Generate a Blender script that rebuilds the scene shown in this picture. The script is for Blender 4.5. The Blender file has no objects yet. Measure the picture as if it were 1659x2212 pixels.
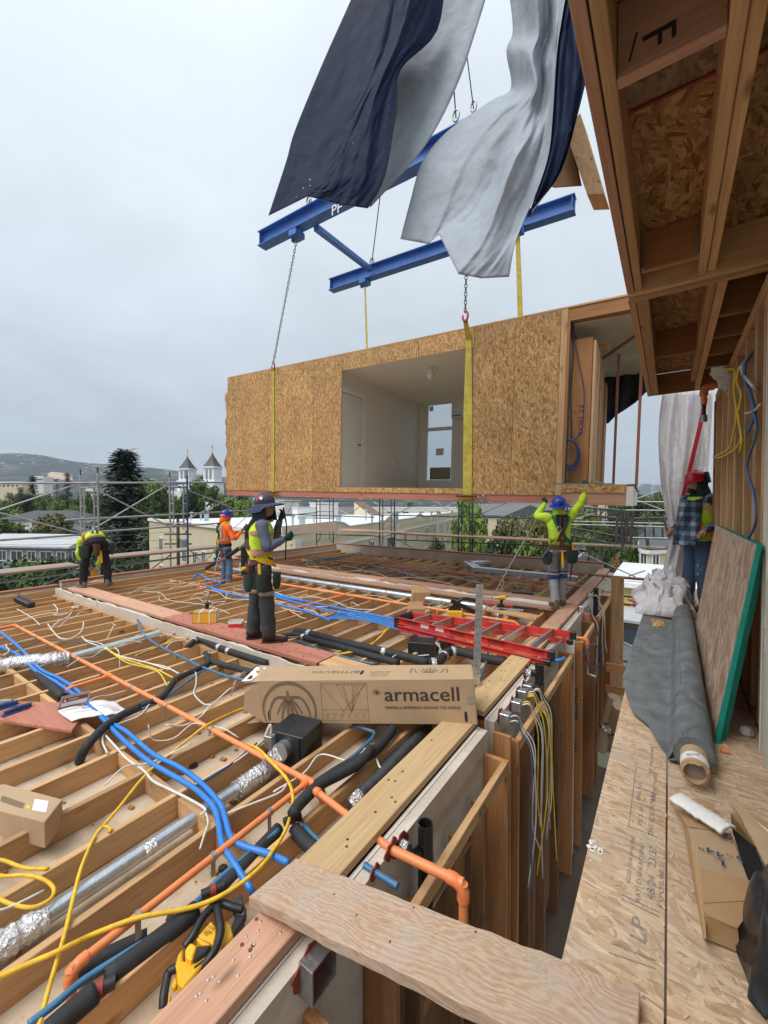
import bpy,bmesh,math,random
from mathutils import Vector,Matrix,noise as mnoise
SC=bpy.context.scene
COL=SC.collection
R=math.radians
F_PX,CX,CY,HZ=892.6,829.5,1106.0,1086.3
YAW,PITCH=R(34.6),-math.atan((CY-HZ)/F_PX)
CAM=Vector((0,0,1.38))
cam_data=bpy.data.cameras.new('camera')
cam_data.sensor_fit='VERTICAL';cam_data.sensor_height=36.0
cam_data.lens=36.0*F_PX/2212.0
cam_data.clip_start=0.05;cam_data.clip_end=9000
cam=bpy.data.objects.new('camera',cam_data);COL.objects.link(cam)
cam.location=CAM;cam.rotation_euler=(R(90)+PITCH,0,YAW)
SC.camera=cam
SUN_EL,SUN_AZ=R(58),R(200)
world=bpy.data.worlds.new('World');SC.world=world;world.use_nodes=True
wn,wl=world.node_tree.nodes,world.node_tree.links
wn.clear()
w_out=wn.new('ShaderNodeOutputWorld');w_bg=wn.new('ShaderNodeBackground')
w_bg.inputs['Strength'].default_value=0.1
w_sky=wn.new('ShaderNodeTexSky');w_sky.sky_type='NISHITA';w_sky.sun_disc=False
w_sky.sun_elevation=SUN_EL;w_sky.sun_rotation=SUN_AZ
w_tc=wn.new('ShaderNodeTexCoord');w_sep=wn.new('ShaderNodeSeparateXYZ')
wl.new(w_tc.outputs['Generated'],w_sep.inputs[0])
def wmath(op,a,b=None,c=None,clamp=False):
 n=wn.new('ShaderNodeMath');n.operation=op;n.use_clamp=clamp
 for i,s in enumerate((a,b,c)):
  if s is None:continue
  if isinstance(s,(int,float)):n.inputs[i].default_value=s
  else:wl.new(s,n.inputs[i])
 return n.outputs[0]
zc=wmath('MAXIMUM',w_sep.outputs[2],0.0)
den=wmath('ADD',zc,0.22)
px=wmath('DIVIDE',w_sep.outputs[0],den);py=wmath('DIVIDE',w_sep.outputs[1],den)
cmb=wn.new('ShaderNodeCombineXYZ');wl.new(px,cmb.inputs[0]);wl.new(py,cmb.inputs[1])
def wnoise(scale,detail,rough,dist):
 n=wn.new('ShaderNodeTexNoise');wl.new(cmb.outputs[0],n.inputs['Vector'])
 n.inputs['Scale'].default_value=scale;n.inputs['Detail'].default_value=detail
 n.inputs['Roughness'].default_value=rough;n.inputs['Distortion'].default_value=dist
 return n.outputs[0]
big,mid=wnoise(0.55,3,.5,.3),wnoise(2.2,5,.55,.4)
cl=wmath('ADD',wmath('MULTIPLY',big,.62),wmath('MULTIPLY',mid,.38))
w_grad=wn.new('ShaderNodeValToRGB')
wl.new(zc,w_grad.inputs[0])
e=w_grad.color_ramp.elements
e[0].position=0.0;e[0].color=(.308,.338,.376,1)
e[1].position=.95;e[1].color=(.81,.87,.92,1)
for p,c in((.12,(.322,.356,.395,1)),(.30,(.40,.44,.48,1)),(.5,(.49,.54,.582,1)),(.7,(.56,.615,.66,1))):
 k=w_grad.color_ramp.elements.new(p);k.color=c
w_cr=wn.new('ShaderNodeMapRange');wl.new(cl,w_cr.inputs[0])
w_cr.inputs[1].default_value=.33;w_cr.inputs[2].default_value=.66
w_cr.inputs[3].default_value=6.5;w_cr.inputs[4].default_value=8.9
w_mul=wn.new('ShaderNodeVectorMath');w_mul.operation='SCALE'
wl.new(w_grad.outputs[0],w_mul.inputs[0]);wl.new(w_cr.outputs[0],w_mul.inputs['Scale'])
w_mix=wn.new('ShaderNodeMix');w_mix.data_type='RGBA';w_mix.inputs[0].default_value=.93
wl.new(w_sky.outputs[0],w_mix.inputs[6]);wl.new(w_mul.outputs[0],w_mix.inputs[7])
wl.new(w_mix.outputs[2],w_bg.inputs[0]);wl.new(w_bg.outputs[0],w_out.inputs[0])
sun_d=bpy.data.lights.new('sun','SUN');sun_d.energy=1.5;sun_d.angle=R(40);sun_d.color=(1,.97,.92)
sun=bpy.data.objects.new('sun',sun_d);COL.objects.link(sun)
sun.rotation_euler=(R(90)-SUN_EL,0,R(180)-SUN_AZ)
SC.view_settings.view_transform='Standard';SC.view_settings.look='None'
SC.view_settings.exposure=1.02;SC.view_settings.gamma=1.0;SC.view_settings.use_curve_mapping=False
SC.cycles.max_bounces=7;SC.cycles.diffuse_bounces=4;SC.cycles.transparent_max_bounces=8
random.seed(7)
_fw=Vector((-math.sin(YAW)*math.cos(PITCH),math.cos(YAW)*math.cos(PITCH),math.sin(PITCH)))
_rt=Vector((math.cos(YAW),math.sin(YAW),0));_up=_rt.cross(_fw)
def ray(u,v):return F_PX*_fw+(u-CX)*_rt-(v-CY)*_up
def Z(u,v,z):d=ray(u,v);return CAM+d*((z-CAM.z)/d.z)
def X(u,v,x):d=ray(u,v);return CAM+d*((x-CAM.x)/d.x)
def Y(u,v,y):d=ray(u,v);return CAM+d*((y-CAM.y)/d.y)
def D(u,v,dep):return CAM+ray(u,v)*(dep/F_PX)
def smooth_path(pts,k=6):
 pts=[Vector(p)for p in pts]
 if len(pts)<3:return pts
 out=[]
 P=[pts[0]*2-pts[1]]+pts+[pts[-1]*2-pts[-2]]
 for i in range(1,len(P)-2):
  a,b,c,d=P[i-1:i+3]
  for j in range(k):
   t=j/k
   out.append(.5*((2*b)+(c-a)*t+(2*a-5*b+4*c-d)*t*t+(3*b-a-3*c+d)*t**3))
 out.append(pts[-1]);return out
class MB:
 def __init__(s):s.v=[];s.f=[];s.m=[]
 def add(s,vs,fs,m=0):
  k=len(s.v);s.v+=[tuple(p)for p in vs]
  s.f+=[tuple(i+k for i in f)for f in fs];s.m+=[m]*len(fs);return s
 BF=[(0,3,2,1),(4,5,6,7),(0,1,5,4),(1,2,6,5),(2,3,7,6),(3,0,4,7)]
 def box(s,x0,y0,z0,x1,y1,z1,m=0):
  x0,x1=sorted((x0,x1));y0,y1=sorted((y0,y1));z0,z1=sorted((z0,z1))
  return s.add([(x0,y0,z0),(x1,y0,z0),(x1,y1,z0),(x0,y1,z0),(x0,y0,z1),(x1,y0,z1),(x1,y1,z1),(x0,y1,z1)],s.BF,m)
 def hexa(s,c8,m=0):return s.add(c8,s.BF,m)
 def obox(s,c,dx,dy,dz,m=0):
  c,dx,dy,dz=map(Vector,(c,dx,dy,dz))
  return s.add([c-dx-dy-dz,c+dx-dy-dz,c+dx+dy-dz,c-dx+dy-dz,c-dx-dy+dz,c+dx-dy+dz,c+dx+dy+dz,c-dx+dy+dz],s.BF,m)
 def beam(s,p,q,w,h,up=(0,0,1),m=0):
  p,q=Vector(p),Vector(q);d=q-p;u=Vector(up)
  a=d.cross(u)
  if a.length<1e-6:a=d.cross(Vector((1,0,0)))
  a.normalize();b=a.cross(d).normalized()
  return s.obox((p+q)/2,d/2,-a*w/2,b*h/2,m)
 def tube(s,pts,r,n=8,caps=True,m=0,closed=False):
  pts=[Vector(p)for p in pts];L=len(pts)
  rr=r if isinstance(r,(list,tuple))else[r]*L
  t0=(pts[1]-pts[0]).normalized()
  a=t0.orthogonal().normalized();vs=[]
  for i,p in enumerate(pts):
   if closed:t=pts[(i+1)%L]-pts[i-1]
   else:t=pts[min(i+1,L-1)]-pts[max(i-1,0)]
   if t.length<1e-9:t=t0
   t.normalize();a=(a-t*a.dot(t))
   if a.length<1e-6:a=t.orthogonal()
   a.normalize();b=t.cross(a)
   for j in range(n):
    w=2*math.pi*j/n;vs.append(p+(a*math.cos(w)+b*math.sin(w))*rr[i])
  fs=[]
  for i in range(L if closed else L-1):
   i2=(i+1)%L
   for j in range(n):
    j2=(j+1)%n;fs.append((i*n+j,i*n+j2,i2*n+j2,i2*n+j))
  if caps and not closed:
   fs+=[tuple(range(n-1,-1,-1)),tuple((L-1)*n+j for j in range(n))]
  return s.add(vs,fs,m)
 def lathe(s,prof,o=(0,0,0),ax=(0,0,1),n=16,m=0,sx=1,sy=1,xd=None):
  ax=Vector(ax).normalized();o=Vector(o)
  a=(Vector(xd)-ax*Vector(xd).dot(ax)).normalized()if xd is not None else ax.orthogonal().normalized()
  b=ax.cross(a);vs=[]
  for r,z in prof:
   for j in range(n):
    w=2*math.pi*j/n;vs.append(o+ax*z+a*(r*sx*math.cos(w))+b*(r*sy*math.sin(w)))
  fs=[]
  for i in range(len(prof)-1):
   for j in range(n):
    j2=(j+1)%n;fs.append((i*n+j,i*n+j2,(i+1)*n+j2,(i+1)*n+j))
  if prof[0][0]>1e-4:fs.append(tuple(range(n-1,-1,-1)))
  if prof[-1][0]>1e-4:fs.append(tuple((len(prof)-1)*n+j for j in range(n)))
  return s.add(vs,fs,m)
 def prism(s,poly,dv,m=0):
  poly=[Vector(p)for p in poly];dv=Vector(dv);n=len(poly)
  fs=[tuple(range(n-1,-1,-1)),tuple(range(n,2*n))]+[(i,(i+1)%n,n+(i+1)%n,n+i)for i in range(n)]
  return s.add(poly+[p+dv for p in poly],fs,m)
 def sheet(s,fn,nu,nv,th=0.002,m=0,m2=None):
  P=[[Vector(fn(i/nu,j/nv))for j in range(nv+1)]for i in range(nu+1)]
  top,bot=[],[]
  for i in range(nu+1):
   for j in range(nv+1):
    du=P[min(i+1,nu)][j]-P[max(i-1,0)][j];dv=P[i][min(j+1,nv)]-P[i][max(j-1,0)]
    nn=du.cross(dv);nn=nn.normalized()if nn.length>1e-9 else Vector((0,0,1))
    top.append(P[i][j]+nn*th/2);bot.append(P[i][j]-nn*th/2)
  w=nv+1;N=len(top);ft,fb=[],[]
  for i in range(nu):
   for j in range(nv):
    a=i*w+j;ft.append((a,a+w,a+w+1,a+1));fb.append((N+a,N+a+1,N+a+w+1,N+a+w))
  rim=[i*w for i in range(nu+1)]+[nu*w+j for j in range(1,w)]+[i*w+nv for i in range(nu-1,-1,-1)]+[j for j in range(nv-1,0,-1)]
  fr=[(rim[k],N+rim[k],N+rim[(k+1)%len(rim)],rim[(k+1)%len(rim)])for k in range(len(rim))]
  k=len(s.v);s.v+=[tuple(p)for p in top+bot]
  for fl,mm in((ft,m),(fb,m if m2 is None else m2),(fr,m)):
   s.f+=[tuple(i+k for i in f)for f in fl];s.m+=[mm]*len(fl)
  return s
 def loft(s,rings,m=0,caps=True):
  n=len(rings[0]);vs=[p for r in rings for p in r];fs=[]
  for i in range(len(rings)-1):
   for j in range(n):
    j2=(j+1)%n;fs.append((i*n+j,i*n+j2,(i+1)*n+j2,(i+1)*n+j))
  if caps:fs+=[tuple(range(n-1,-1,-1)),tuple((len(rings)-1)*n+j for j in range(n))]
  return s.add(vs,fs,m)
 def mesh(s,name,mat,smooth=False,bevel=0,seg=1):
  me=bpy.data.meshes.new(name);me.from_pydata(s.v,[],s.f)
  for mm in(mat if isinstance(mat,(list,tuple))else[mat]):me.materials.append(mm)
  me.polygons.foreach_set('material_index',s.m)
  if bevel:
   bm=bmesh.new();bm.from_mesh(me)
   es=[e for e in bm.edges if len(e.link_faces)==2 and e.calc_face_angle(0)>.5]
   bmesh.ops.bevel(bm,geom=es,offset=bevel,segments=seg,profile=.6,affect='EDGES',clamp_overlap=True)
   bm.to_mesh(me);bm.free()
  if smooth:
   me.polygons.foreach_set('use_smooth',[True]*len(me.polygons))
   if smooth is not True:me.set_sharp_from_angle(angle=R(smooth))
  me.update();return me
 def build(s,name,mat,parent=None,smooth=False,bevel=0,seg=1,label=None,kind=None):
  return link(s.mesh(name,mat,smooth,bevel,seg),name,parent,label,kind)
def link(me,name,parent=None,label=None,kind=None):
 o=bpy.data.objects.new(name,me);COL.objects.link(o);adopt(o,parent)
 if label:o['label']=label
 if kind:o['kind']=kind
 return o
def wmat(o):
 m=o.matrix_basis.copy()
 return wmat(o.parent)@o.matrix_parent_inverse@m if o.parent else m
def adopt(o,parent):
 if parent is not None:
  o.parent=parent;o.matrix_parent_inverse=wmat(parent).inverted()
def thing(name,label,cat,loc=(0,0,0),group=None):
 o=bpy.data.objects.new(name,None);COL.objects.link(o);o.empty_display_size=.1
 o.location=loc;o['label']=label;o['category']=cat
 if group:o['group']=group
 return o
def tag(o,label,cat,group=None):
 o['label']=label;o['category']=cat
 if group:o['group']=group
 return o
def struct(o):o['kind']='structure';return o
def dup(src,M,label=None,group=None):
 def cp(a,par):
  c=a.copy();COL.objects.link(c)
  if par is not None:c.parent=par;c.matrix_parent_inverse=a.matrix_parent_inverse.copy()
  for ch in a.children:cp(ch,c)
  return c
 r=cp(src,None);r.matrix_basis=M@src.matrix_basis
 if label:r['label']=label
 if group:r['group']=group
 return r
up=Vector((0,0,1))
def text_mesh(txt,size,width=None):
 cu=bpy.data.curves.new('lettering','FONT');cu.body=txt;cu.size=size;cu.extrude=0.0;cu.resolution_u=3
 cu.align_x='CENTER';cu.align_y='CENTER'
 ob=bpy.data.objects.new('lettering',cu);COL.objects.link(ob)
 dg=bpy.context.evaluated_depsgraph_get()
 me=bpy.data.meshes.new_from_object(ob.evaluated_get(dg));bpy.data.objects.remove(ob);bpy.data.curves.remove(cu)
 xs=[v.co.x for v in me.vertices];w=max(xs)-min(xs);cx=(max(xs)+min(xs))/2
 if width:
  for v in me.vertices:v.co.x=(v.co.x-cx)*width/w
 return me
def lettering(txt,o,xd,yd,size,mat,parent,width=None,name='lettering',bold=0):
 me=text_mesh(txt,size,width);me.materials.clear();me.materials.append(mat)
 xd=Vector(xd).normalized();yd=Vector(yd);yd=(yd-xd*yd.dot(xd)).normalized();n=xd.cross(yd);o=Vector(o)+n*.0015
 for v in me.vertices:v.co=o+xd*v.co.x+yd*v.co.y
 if bold:
  bm=bmesh.new();bm.from_mesh(me)
  g=bmesh.ops.duplicate(bm,geom=bm.verts[:]+bm.edges[:]+bm.faces[:])
  for q in g['geom']:
   if isinstance(q,bmesh.types.BMVert):q.co+=xd*bold+n*.0003
  bm.to_mesh(me);bm.free()
 return link(me,name,parent)
class G:
 def __init__(s,name):
  s.mat=bpy.data.materials.new(name);s.mat.use_nodes=True
  s.t=s.mat.node_tree;s.b=s.t.nodes['Principled BSDF']
  s.tc=s.t.nodes.new('ShaderNodeTexCoord');s.co=s.tc.outputs['Object']
 def n(s,typ,ins={},out=0,**props):
  nd=s.t.nodes.new('ShaderNode'+typ)
  for k,v in props.items():setattr(nd,k,v)
  for k,v in ins.items():
   if hasattr(v,'is_linked')or isinstance(v,bpy.types.NodeSocket):s.t.links.new(v,nd.inputs[k])
   else:nd.inputs[k].default_value=v
  return nd.outputs[out]
 def rnd(s):return s.n('ObjectInfo',out='Random')
 def shift(s):
  r=s.n('Math',{0:s.rnd(),1:53.0},operation='MULTIPLY')
  s.co=s.n('VectorMath',{0:s.co,1:s.n('CombineXYZ',{0:r,1:r,2:r})},operation='ADD');return s
 def map(s,scale=(1,1,1),rot=(0,0,0),co=None):
  return s.n('Mapping',{'Vector':co or s.co,'Scale':scale,'Rotation':rot})
 def noise(s,scale,detail=3,rough=.55,dist=0,co=None,out=0):
  return s.n('TexNoise',{'Vector':co or s.co,'Scale':scale,'Detail':detail,'Roughness':rough,'Distortion':dist},out)
 def ramp(s,fac,stops):
  nd=s.t.nodes.new('ShaderNodeValToRGB');s.t.links.new(fac,nd.inputs[0]);el=nd.color_ramp.elements
  while len(el)<len(stops):el.new(.5)
  for q,(p,c)in zip(el,stops):q.position=p;q.color=(*c,1)if len(c)==3 else c
  return nd.outputs[0]
 def mix(s,fac,a,b,blend='MIX'):
  nd=s.t.nodes.new('ShaderNodeMix');nd.data_type='RGBA';nd.blend_type=blend
  for i,v in((0,fac),(6,a),(7,b)):
   if isinstance(v,bpy.types.NodeSocket):s.t.links.new(v,nd.inputs[i])
   elif i==0:nd.inputs[0].default_value=v
   else:nd.inputs[i].default_value=(*v,1)
  return nd.outputs[2]
 def ma(s,op,a,b=0.0):return s.n('Math',{0:a,1:b},operation=op)
 def mr(s,v,a,b,c,d):return s.n('MapRange',{0:v,1:a,2:b,3:c,4:d})
 def scale(s,col,k):return s.n('VectorMath',{0:col,'Scale':k},operation='SCALE')
 def set(s,col=None,rough=None,metal=None,bump=None,bs=.2,bd=.01,**kw):
  L=s.t.links
  for k,v in(('Base Color',col),('Roughness',rough),('Metallic',metal)):
   if v is None:continue
   if isinstance(v,bpy.types.NodeSocket):L.new(v,s.b.inputs[k])
   elif k=='Base Color':s.b.inputs[k].default_value=(*v,1)
   else:s.b.inputs[k].default_value=v
  if bump is not None:
   L.new(s.n('Bump',{'Height':bump,'Strength':bs,'Distance':bd}),s.b.inputs['Normal'])
  for k,v in kw.items():s.b.inputs[k.replace('_',' ')].default_value=v
  return s.mat
def plain(name,col,rough=.6,metal=0,var=.18,scale=9,bs=.08,objvar=.08,dirt=0,dcol=(.30,.23,.17),**kw):
 g=G(name).shift()
 n1=g.noise(scale,4);n2=g.noise(scale*7,3)
 k=g.ma('ADD',g.mr(n1,.25,.75,1-var,1+var*.7),g.mr(n2,.3,.7,-var*.35,var*.35))
 if objvar:k=g.ma('MULTIPLY',k,g.mr(g.rnd(),0,1,1-objvar,1+objvar))
 cc_=g.scale(col_of(g,col),k)
 if dirt:cc_=g.mix(g.mr(g.noise(scale*2.6,6,.68),.54,.68,0,dirt),cc_,dcol)
 return g.set(cc_,g.mr(n2,.3,.7,max(rough-.08,.03),min(rough+.1,1)),metal,n2,bs,.004,**kw)
def col_of(g,c):
 if isinstance(c,bpy.types.NodeSocket):return c
 return g.n('CombineXYZ',{0:c[0],1:c[1],2:c[2]})
def wood(name,light,dark,axis='X',rough=.75,knots=True,weather=0.0,sc=1.0):
 g=G(name).shift();i='XYZ'.index(axis)
 a=[11*sc]*3;a[i]=.9*sc;f=[90*sc]*3;f[i]=2.5*sc;kk=[7*sc]*3;kk[i]=2.2*sc
 n1=g.noise(1,5,.6,1.2,g.map(a));n2=g.noise(1,3,.6,.2,g.map(f))
 col=g.ramp(n1,[(.3,dark),(.5,[(x*.45+y*.55)for x,y in zip(dark,light)]),(.68,light)])
 col=g.mix(.30,col,g.ramp(n2,[(.3,[x*.55 for x in dark]),(.62,light)]))
 if knots:
  vo=g.n('TexVoronoi',{'Vector':g.map(kk),'Scale':1.0,'Randomness':1.0})
  kf=g.ramp(vo,[(.05,(1,1,1)),(.16,(0,0,0))])
  col=g.mix(g.ma('MULTIPLY',kf,.75),col,[x*.32 for x in dark])
 if weather:
  wn_=g.noise(3.2,6,.62);wm=g.mr(wn_,.42,.62,0,weather)
  gy=sum(light)/3;col=g.mix(wm,col,(gy*.8,gy*.76,gy*.72))
 col=g.scale(col,g.mr(g.rnd(),0,1,.74,1.16))
 return g.set(col,rough,0,n2,.25,.003)
def osb(name,stops,normal='Z',along='X',big=1.0,val=1.0,dirt=0.0):
 g=G(name).shift();i='XYZ'.index(along);ni='XYZ'.index(normal)
 warp=g.n('VectorMath',{0:g.noise(2.2,2,out=1),1:(-.5,-.5,-.5)},operation='ADD')
 base=g.n('VectorMath',{0:g.co,1:g.scale(warp,.22)},operation='ADD')
 cols,hs=[],[]
 for q,ang in enumerate((4,48,-40,82)):
  rot=[0,0,0];rot[ni]=R(ang);sc=[34/big]*3;sc[i]=8.5/big;sc[ni]=3
  vec=g.n('VectorMath',{0:base,1:(3.1*q,1.7*q,2.3*q)},operation='ADD')
  mp=g.n('Mapping',{'Vector':g.n('Mapping',{'Vector':vec,'Rotation':rot}),'Scale':sc})
  vo=g.t.nodes.new('ShaderNodeTexVoronoi');vo.inputs['Scale'].default_value=1;g.t.links.new(mp,vo.inputs['Vector'])
  r=g.n('SeparateXYZ',{0:vo.outputs['Color']});gs=[5.0]*3;gs[i]=.55;st=g.noise(1,2,.6,.3,g.map(gs,co=mp));r=g.ma('ADD',r,g.mr(st,.25,.75,-.22,.22));cols.append(r);hs.append(vo.outputs['Color'])
 def sel(k,a,b):
  m=g.ramp(g.n('SeparateXYZ',{0:hs[k]},1),[(.5,(0,0,0)),(.55,(1,1,1))])
  return g.mix(m,a,b)
 val_=sel(0,cols[0],sel(1,cols[1],sel(2,cols[2],cols[3])))
 col=g.ramp(val_,stops)
 fn=[130]*3;fn[i]=14
 grain=g.noise(1,3,.6,.3,g.map(fn));col=g.mix(.35,col,g.scale(col,g.mr(grain,.25,.75,.45,1.4)))
 if dirt:
  col=g.mix(g.mr(g.noise(2.6,6,.65),.45,.7,0,dirt),col,(.42,.36,.30))
 col=g.scale(col,g.ma('MULTIPLY',g.mr(g.rnd(),0,1,.93*val,1.06*val),g.mr(g.noise(1.1,4),.3,.7,.84,1.1)))
 return g.set(col,.7,0,val_,.22,.003)
W_L,W_D=(.66,.42,.215),(.44,.235,.10)
M={}
for ax in 'XYZ':
 M['dark'+ax]=wood('dark_lumber_'+ax.lower(),(.26,.125,.05),(.15,.065,.025),ax)
 M['fir'+ax]=wood('fir_lumber_'+ax.lower(),W_L,W_D,ax)
 M['joist'+ax]=wood('joist_lumber_'+ax.lower(),(.64,.395,.19),(.43,.23,.098),ax)
 M['brown'+ax]=wood('brown_lumber_'+ax.lower(),(.42,.20,.075),(.27,.112,.04),ax)
 M['pale'+ax]=wood('pale_plate_'+ax.lower(),(.72,.51,.275),(.58,.37,.17),ax)
 M['red'+ax]=wood('red_treated_'+ax.lower(),(.46,.185,.125),(.33,.115,.075),ax)
 M['pink'+ax]=wood('pink_fir_'+ax.lower(),(.56,.33,.22),(.42,.21,.125),ax)
 M['grey'+ax]=wood('weathered_plank_'+ax.lower(),(.44,.30,.205),(.27,.175,.115),ax,weather=.75)
OS=[(0,(.20,.085,.022)),(.18,(.34,.165,.048)),(.5,(.46,.25,.085)),(.8,(.56,.33,.125)),(1,(.66,.43,.20))]
OSF=[(0,(.40,.245,.14)),(.2,(.495,.33,.20)),(.55,(.57,.405,.26)),(.85,(.635,.47,.315)),(1,(.70,.55,.39))]
M['osb_wall']=osb('osb_wall',OS,'Y','Z',.52)
M['osb_floor']=osb('osb_floor',OSF,'Z','X',.46,1.0,.5)
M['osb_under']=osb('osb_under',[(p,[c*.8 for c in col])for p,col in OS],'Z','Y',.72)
M['osb_grey']=osb('osb_grey',[(0,(.15,.085,.045)),(.5,(.27,.165,.09)),(1,(.37,.25,.15))],'Z','Y',.85)
M['osb_lean']=osb('osb_lean',[(0,(.27,.17,.11)),(.4,(.40,.27,.185)),(.75,(.50,.36,.26)),(1,(.58,.45,.34))],'X','Z',1.3)
M['osb_edge']=osb('osb_edge',OS,'Y','X',.8)
def drywall():
 g=G('drywall').shift()
 n=g.noise(1.6,2);p=g.ramp(g.noise(1.1,0,co=g.map((2,2,5))),[(.5,(.53,.465,.395)),(.53,(.60,.535,.465))])
 col=g.mix(g.mr(n,.4,.6,0,.5),p,(.48,.40,.33))
 return g.set(g.scale(col,g.mr(g.noise(40,4),.3,.7,.93,1.05)),.85,0,g.noise(60,3),.1,.002)
M['drywall']=drywall()
M['paper']=plain('gypsum_white',(.70,.67,.62),.9,var=.12,bs=.3)
M['plaster']=plain('cream_drywall',(.60,.56,.47),.85,var=.06,scale=2)
M['interior']=plain('interior_paint',(.76,.74,.67),.6,var=.02,scale=2,bs=.02)
def lid():
 g=G('ceiling_lid_board').shift();n=g.noise(2.2,6,.65,.5);m=g.noise(9,6,.7);col=g.ramp(n,[(.35,(.36,.26,.17)),(.5,(.50,.39,.275)),(.68,(.57,.46,.35))])
 col=g.mix(g.mr(m,.60,.72,0,.6),col,(.26,.13,.075));col=g.mix(g.mr(g.noise(5,5,.6),.62,.70,0,.5),col,(.62,.57,.5))
 return g.set(col,.9,0,m,.25,.004)
M['lid']=lid()
M['orange']=plain('orange_cpvc',(.82,.25,.085),.42,var=.08,dirt=.4,scale=14)
M['orange2']=plain('orange_cpvc_fitting',(.78,.215,.07),.42,var=.08)
M['blue']=plain('blue_pex',(.025,.20,.60),.42,var=.12,dirt=.3,scale=14)
M['bluepipe']=plain('dark_blue_pipe',(.045,.16,.30),.4,var=.15)
M['yellow']=plain('yellow_rope',(.72,.44,.02),.6,var=.3,scale=25,dirt=.5)
M['ycable']=plain('yellow_cable',(.80,.56,.06),.5)
M['white']=plain('white_cable',(.66,.64,.58),.5)
M['grey_c']=plain('grey_cable',(.30,.27,.23),.6)
M['black_c']=plain('black_cable',(.02,.02,.022),.5)
M['bluec']=plain('blue_cable',(.07,.14,.32),.5)
M['navy_c']=plain('navy_cable',(.02,.045,.14),.45)
M['green_c']=plain('green_cable',(.02,.12,.13),.5)
M['foam']=plain('black_pipe_foam',(.022,.023,.025),.72,var=.35,scale=14,bs=.3)
M['abs']=plain('black_abs_pipe',(.012,.012,.013),.28,var=.3)
M['iron']=plain('cast_iron_pipe',(.055,.06,.065),.6,var=.5,scale=18,bs=.2)
M['galv']=plain('galvanised_steel',(.56,.61,.66),.34,.85,var=.2,scale=14)
M['steel']=plain('grey_steel',(.38,.38,.38),.42,.8,var=.25)
M['alu']=plain('aluminium',(.62,.62,.62),.38,.9,var=.12)
M['rust']=plain('rusty_steel',(.16,.075,.045),.7,.3,var=.4)
M['scaff']=plain('galvanised_tube',(.42,.42,.42),.45,.7,var=.25,scale=6)
M['scaffd']=plain('dark_tube',(.11,.10,.10),.55,.4,var=.35,scale=6)
M['scaffb']=plain('blue_tube',(.045,.09,.19),.5,.2,var=.3)
def foil():
 g=G('aluminium_foil').shift();n=g.noise(38,4,.7,.6)
 return g.set((.74,.74,.76),.22,.95,n,1.0,.02)
M['foil']=foil()
def cardboard(name,c):
 g=G(name).shift();f=[3]*3
 n=g.noise(3,4);st=g.noise(1,2,co=g.map((160,160,3)))
 col=g.scale(col_of(g,c),g.ma('ADD',g.mr(n,.3,.7,.9,1.06),g.mr(st,.3,.7,-.03,.03)))
 return g.set(col,.82,0,g.noise(7,3),.25,.01)
M['card']=cardboard('cardboard',(.44,.30,.18))
M['card2']=cardboard('brown_cardboard',(.40,.24,.115))
M['kraft']=plain('kraft_paper',(.33,.24,.155),.6,var=.1)
M['ink']=plain('black_print',(.045,.035,.03),.7,var=.1)
M['inkb']=plain('brown_print',(.20,.135,.075),.8,var=.1)
M['inkg']=plain('worn_grey_print',(.27,.225,.19),.8,var=.5,scale=60)
M['marker']=plain('black_marker',(.02,.017,.02),.7)
M['red_gf']=plain('red_fibreglass',(.60,.035,.028),.45,var=.18,dirt=.35)
M['red_tape']=plain('red_tape',(.60,.03,.05),.4)
M['red_caulk']=plain('firestop_red',(.26,.035,.025),.6,var=.3,scale=20)
M['blackp']=plain('black_plastic',(.018,.018,.02),.45,var=.2)
M['duct_black']=plain('black_sheet_metal',(.028,.03,.033),.45,.3,var=.35,scale=5)
M['tool_y']=plain('yellow_tool_plastic',(.80,.43,.015),.4,var=.06)
M['whitep']=plain('white_plastic',(.78,.77,.74),.45,var=.04)
M['paperw']=plain('white_paper',(.72,.70,.70),.7,var=.06)
M['rib_blue']=plain('beam_blue_paint',(.05,.175,.54),.5,var=.28,scale=3,dirt=.75,dcol=(.09,.06,.05))
M['sling']=plain('yellow_sling',(.50,.39,.06),.8,var=.3,scale=10,dirt=.6,dcol=(.22,.19,.11))
M['chain']=plain('chain_steel',(.10,.085,.08),.5,.6)
M['hook']=plain('red_hook',(.50,.06,.05),.5)
def tarp(name,c,bs=.6):
 g=G(name);n=g.noise(5.5,5,.62,1.2);m=g.noise(26,3);w=g.n('VectorMath',{0:g.co,1:g.scale(g.noise(4,3,out=1),.25)},operation='ADD')
 v=g.n('TexVoronoi',{'Vector':w,'Scale':4.5});v2=g.n('TexVoronoi',{'Vector':w,'Scale':13})
 h=g.ma('ADD',g.ma('ADD',g.ma('MULTIPLY',v,1.1),g.ma('MULTIPLY',v2,.12)),g.ma('MULTIPLY',n,.6))
 return g.set(g.scale(col_of(g,c),g.mr(n,.3,.7,.9,1.08)),.62,0,h,bs,.05)
M['tarp_k']=tarp('tarp_black',(.008,.016,.046),.14);M['tarp_w']=tarp('tarp_white',(.31,.345,.39),.2)
for k in 'kw':M['tarp_'+k].node_tree.nodes['Principled BSDF'].inputs['Specular IOR Level'].default_value={'k':.07,'w':.25}[k]
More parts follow.
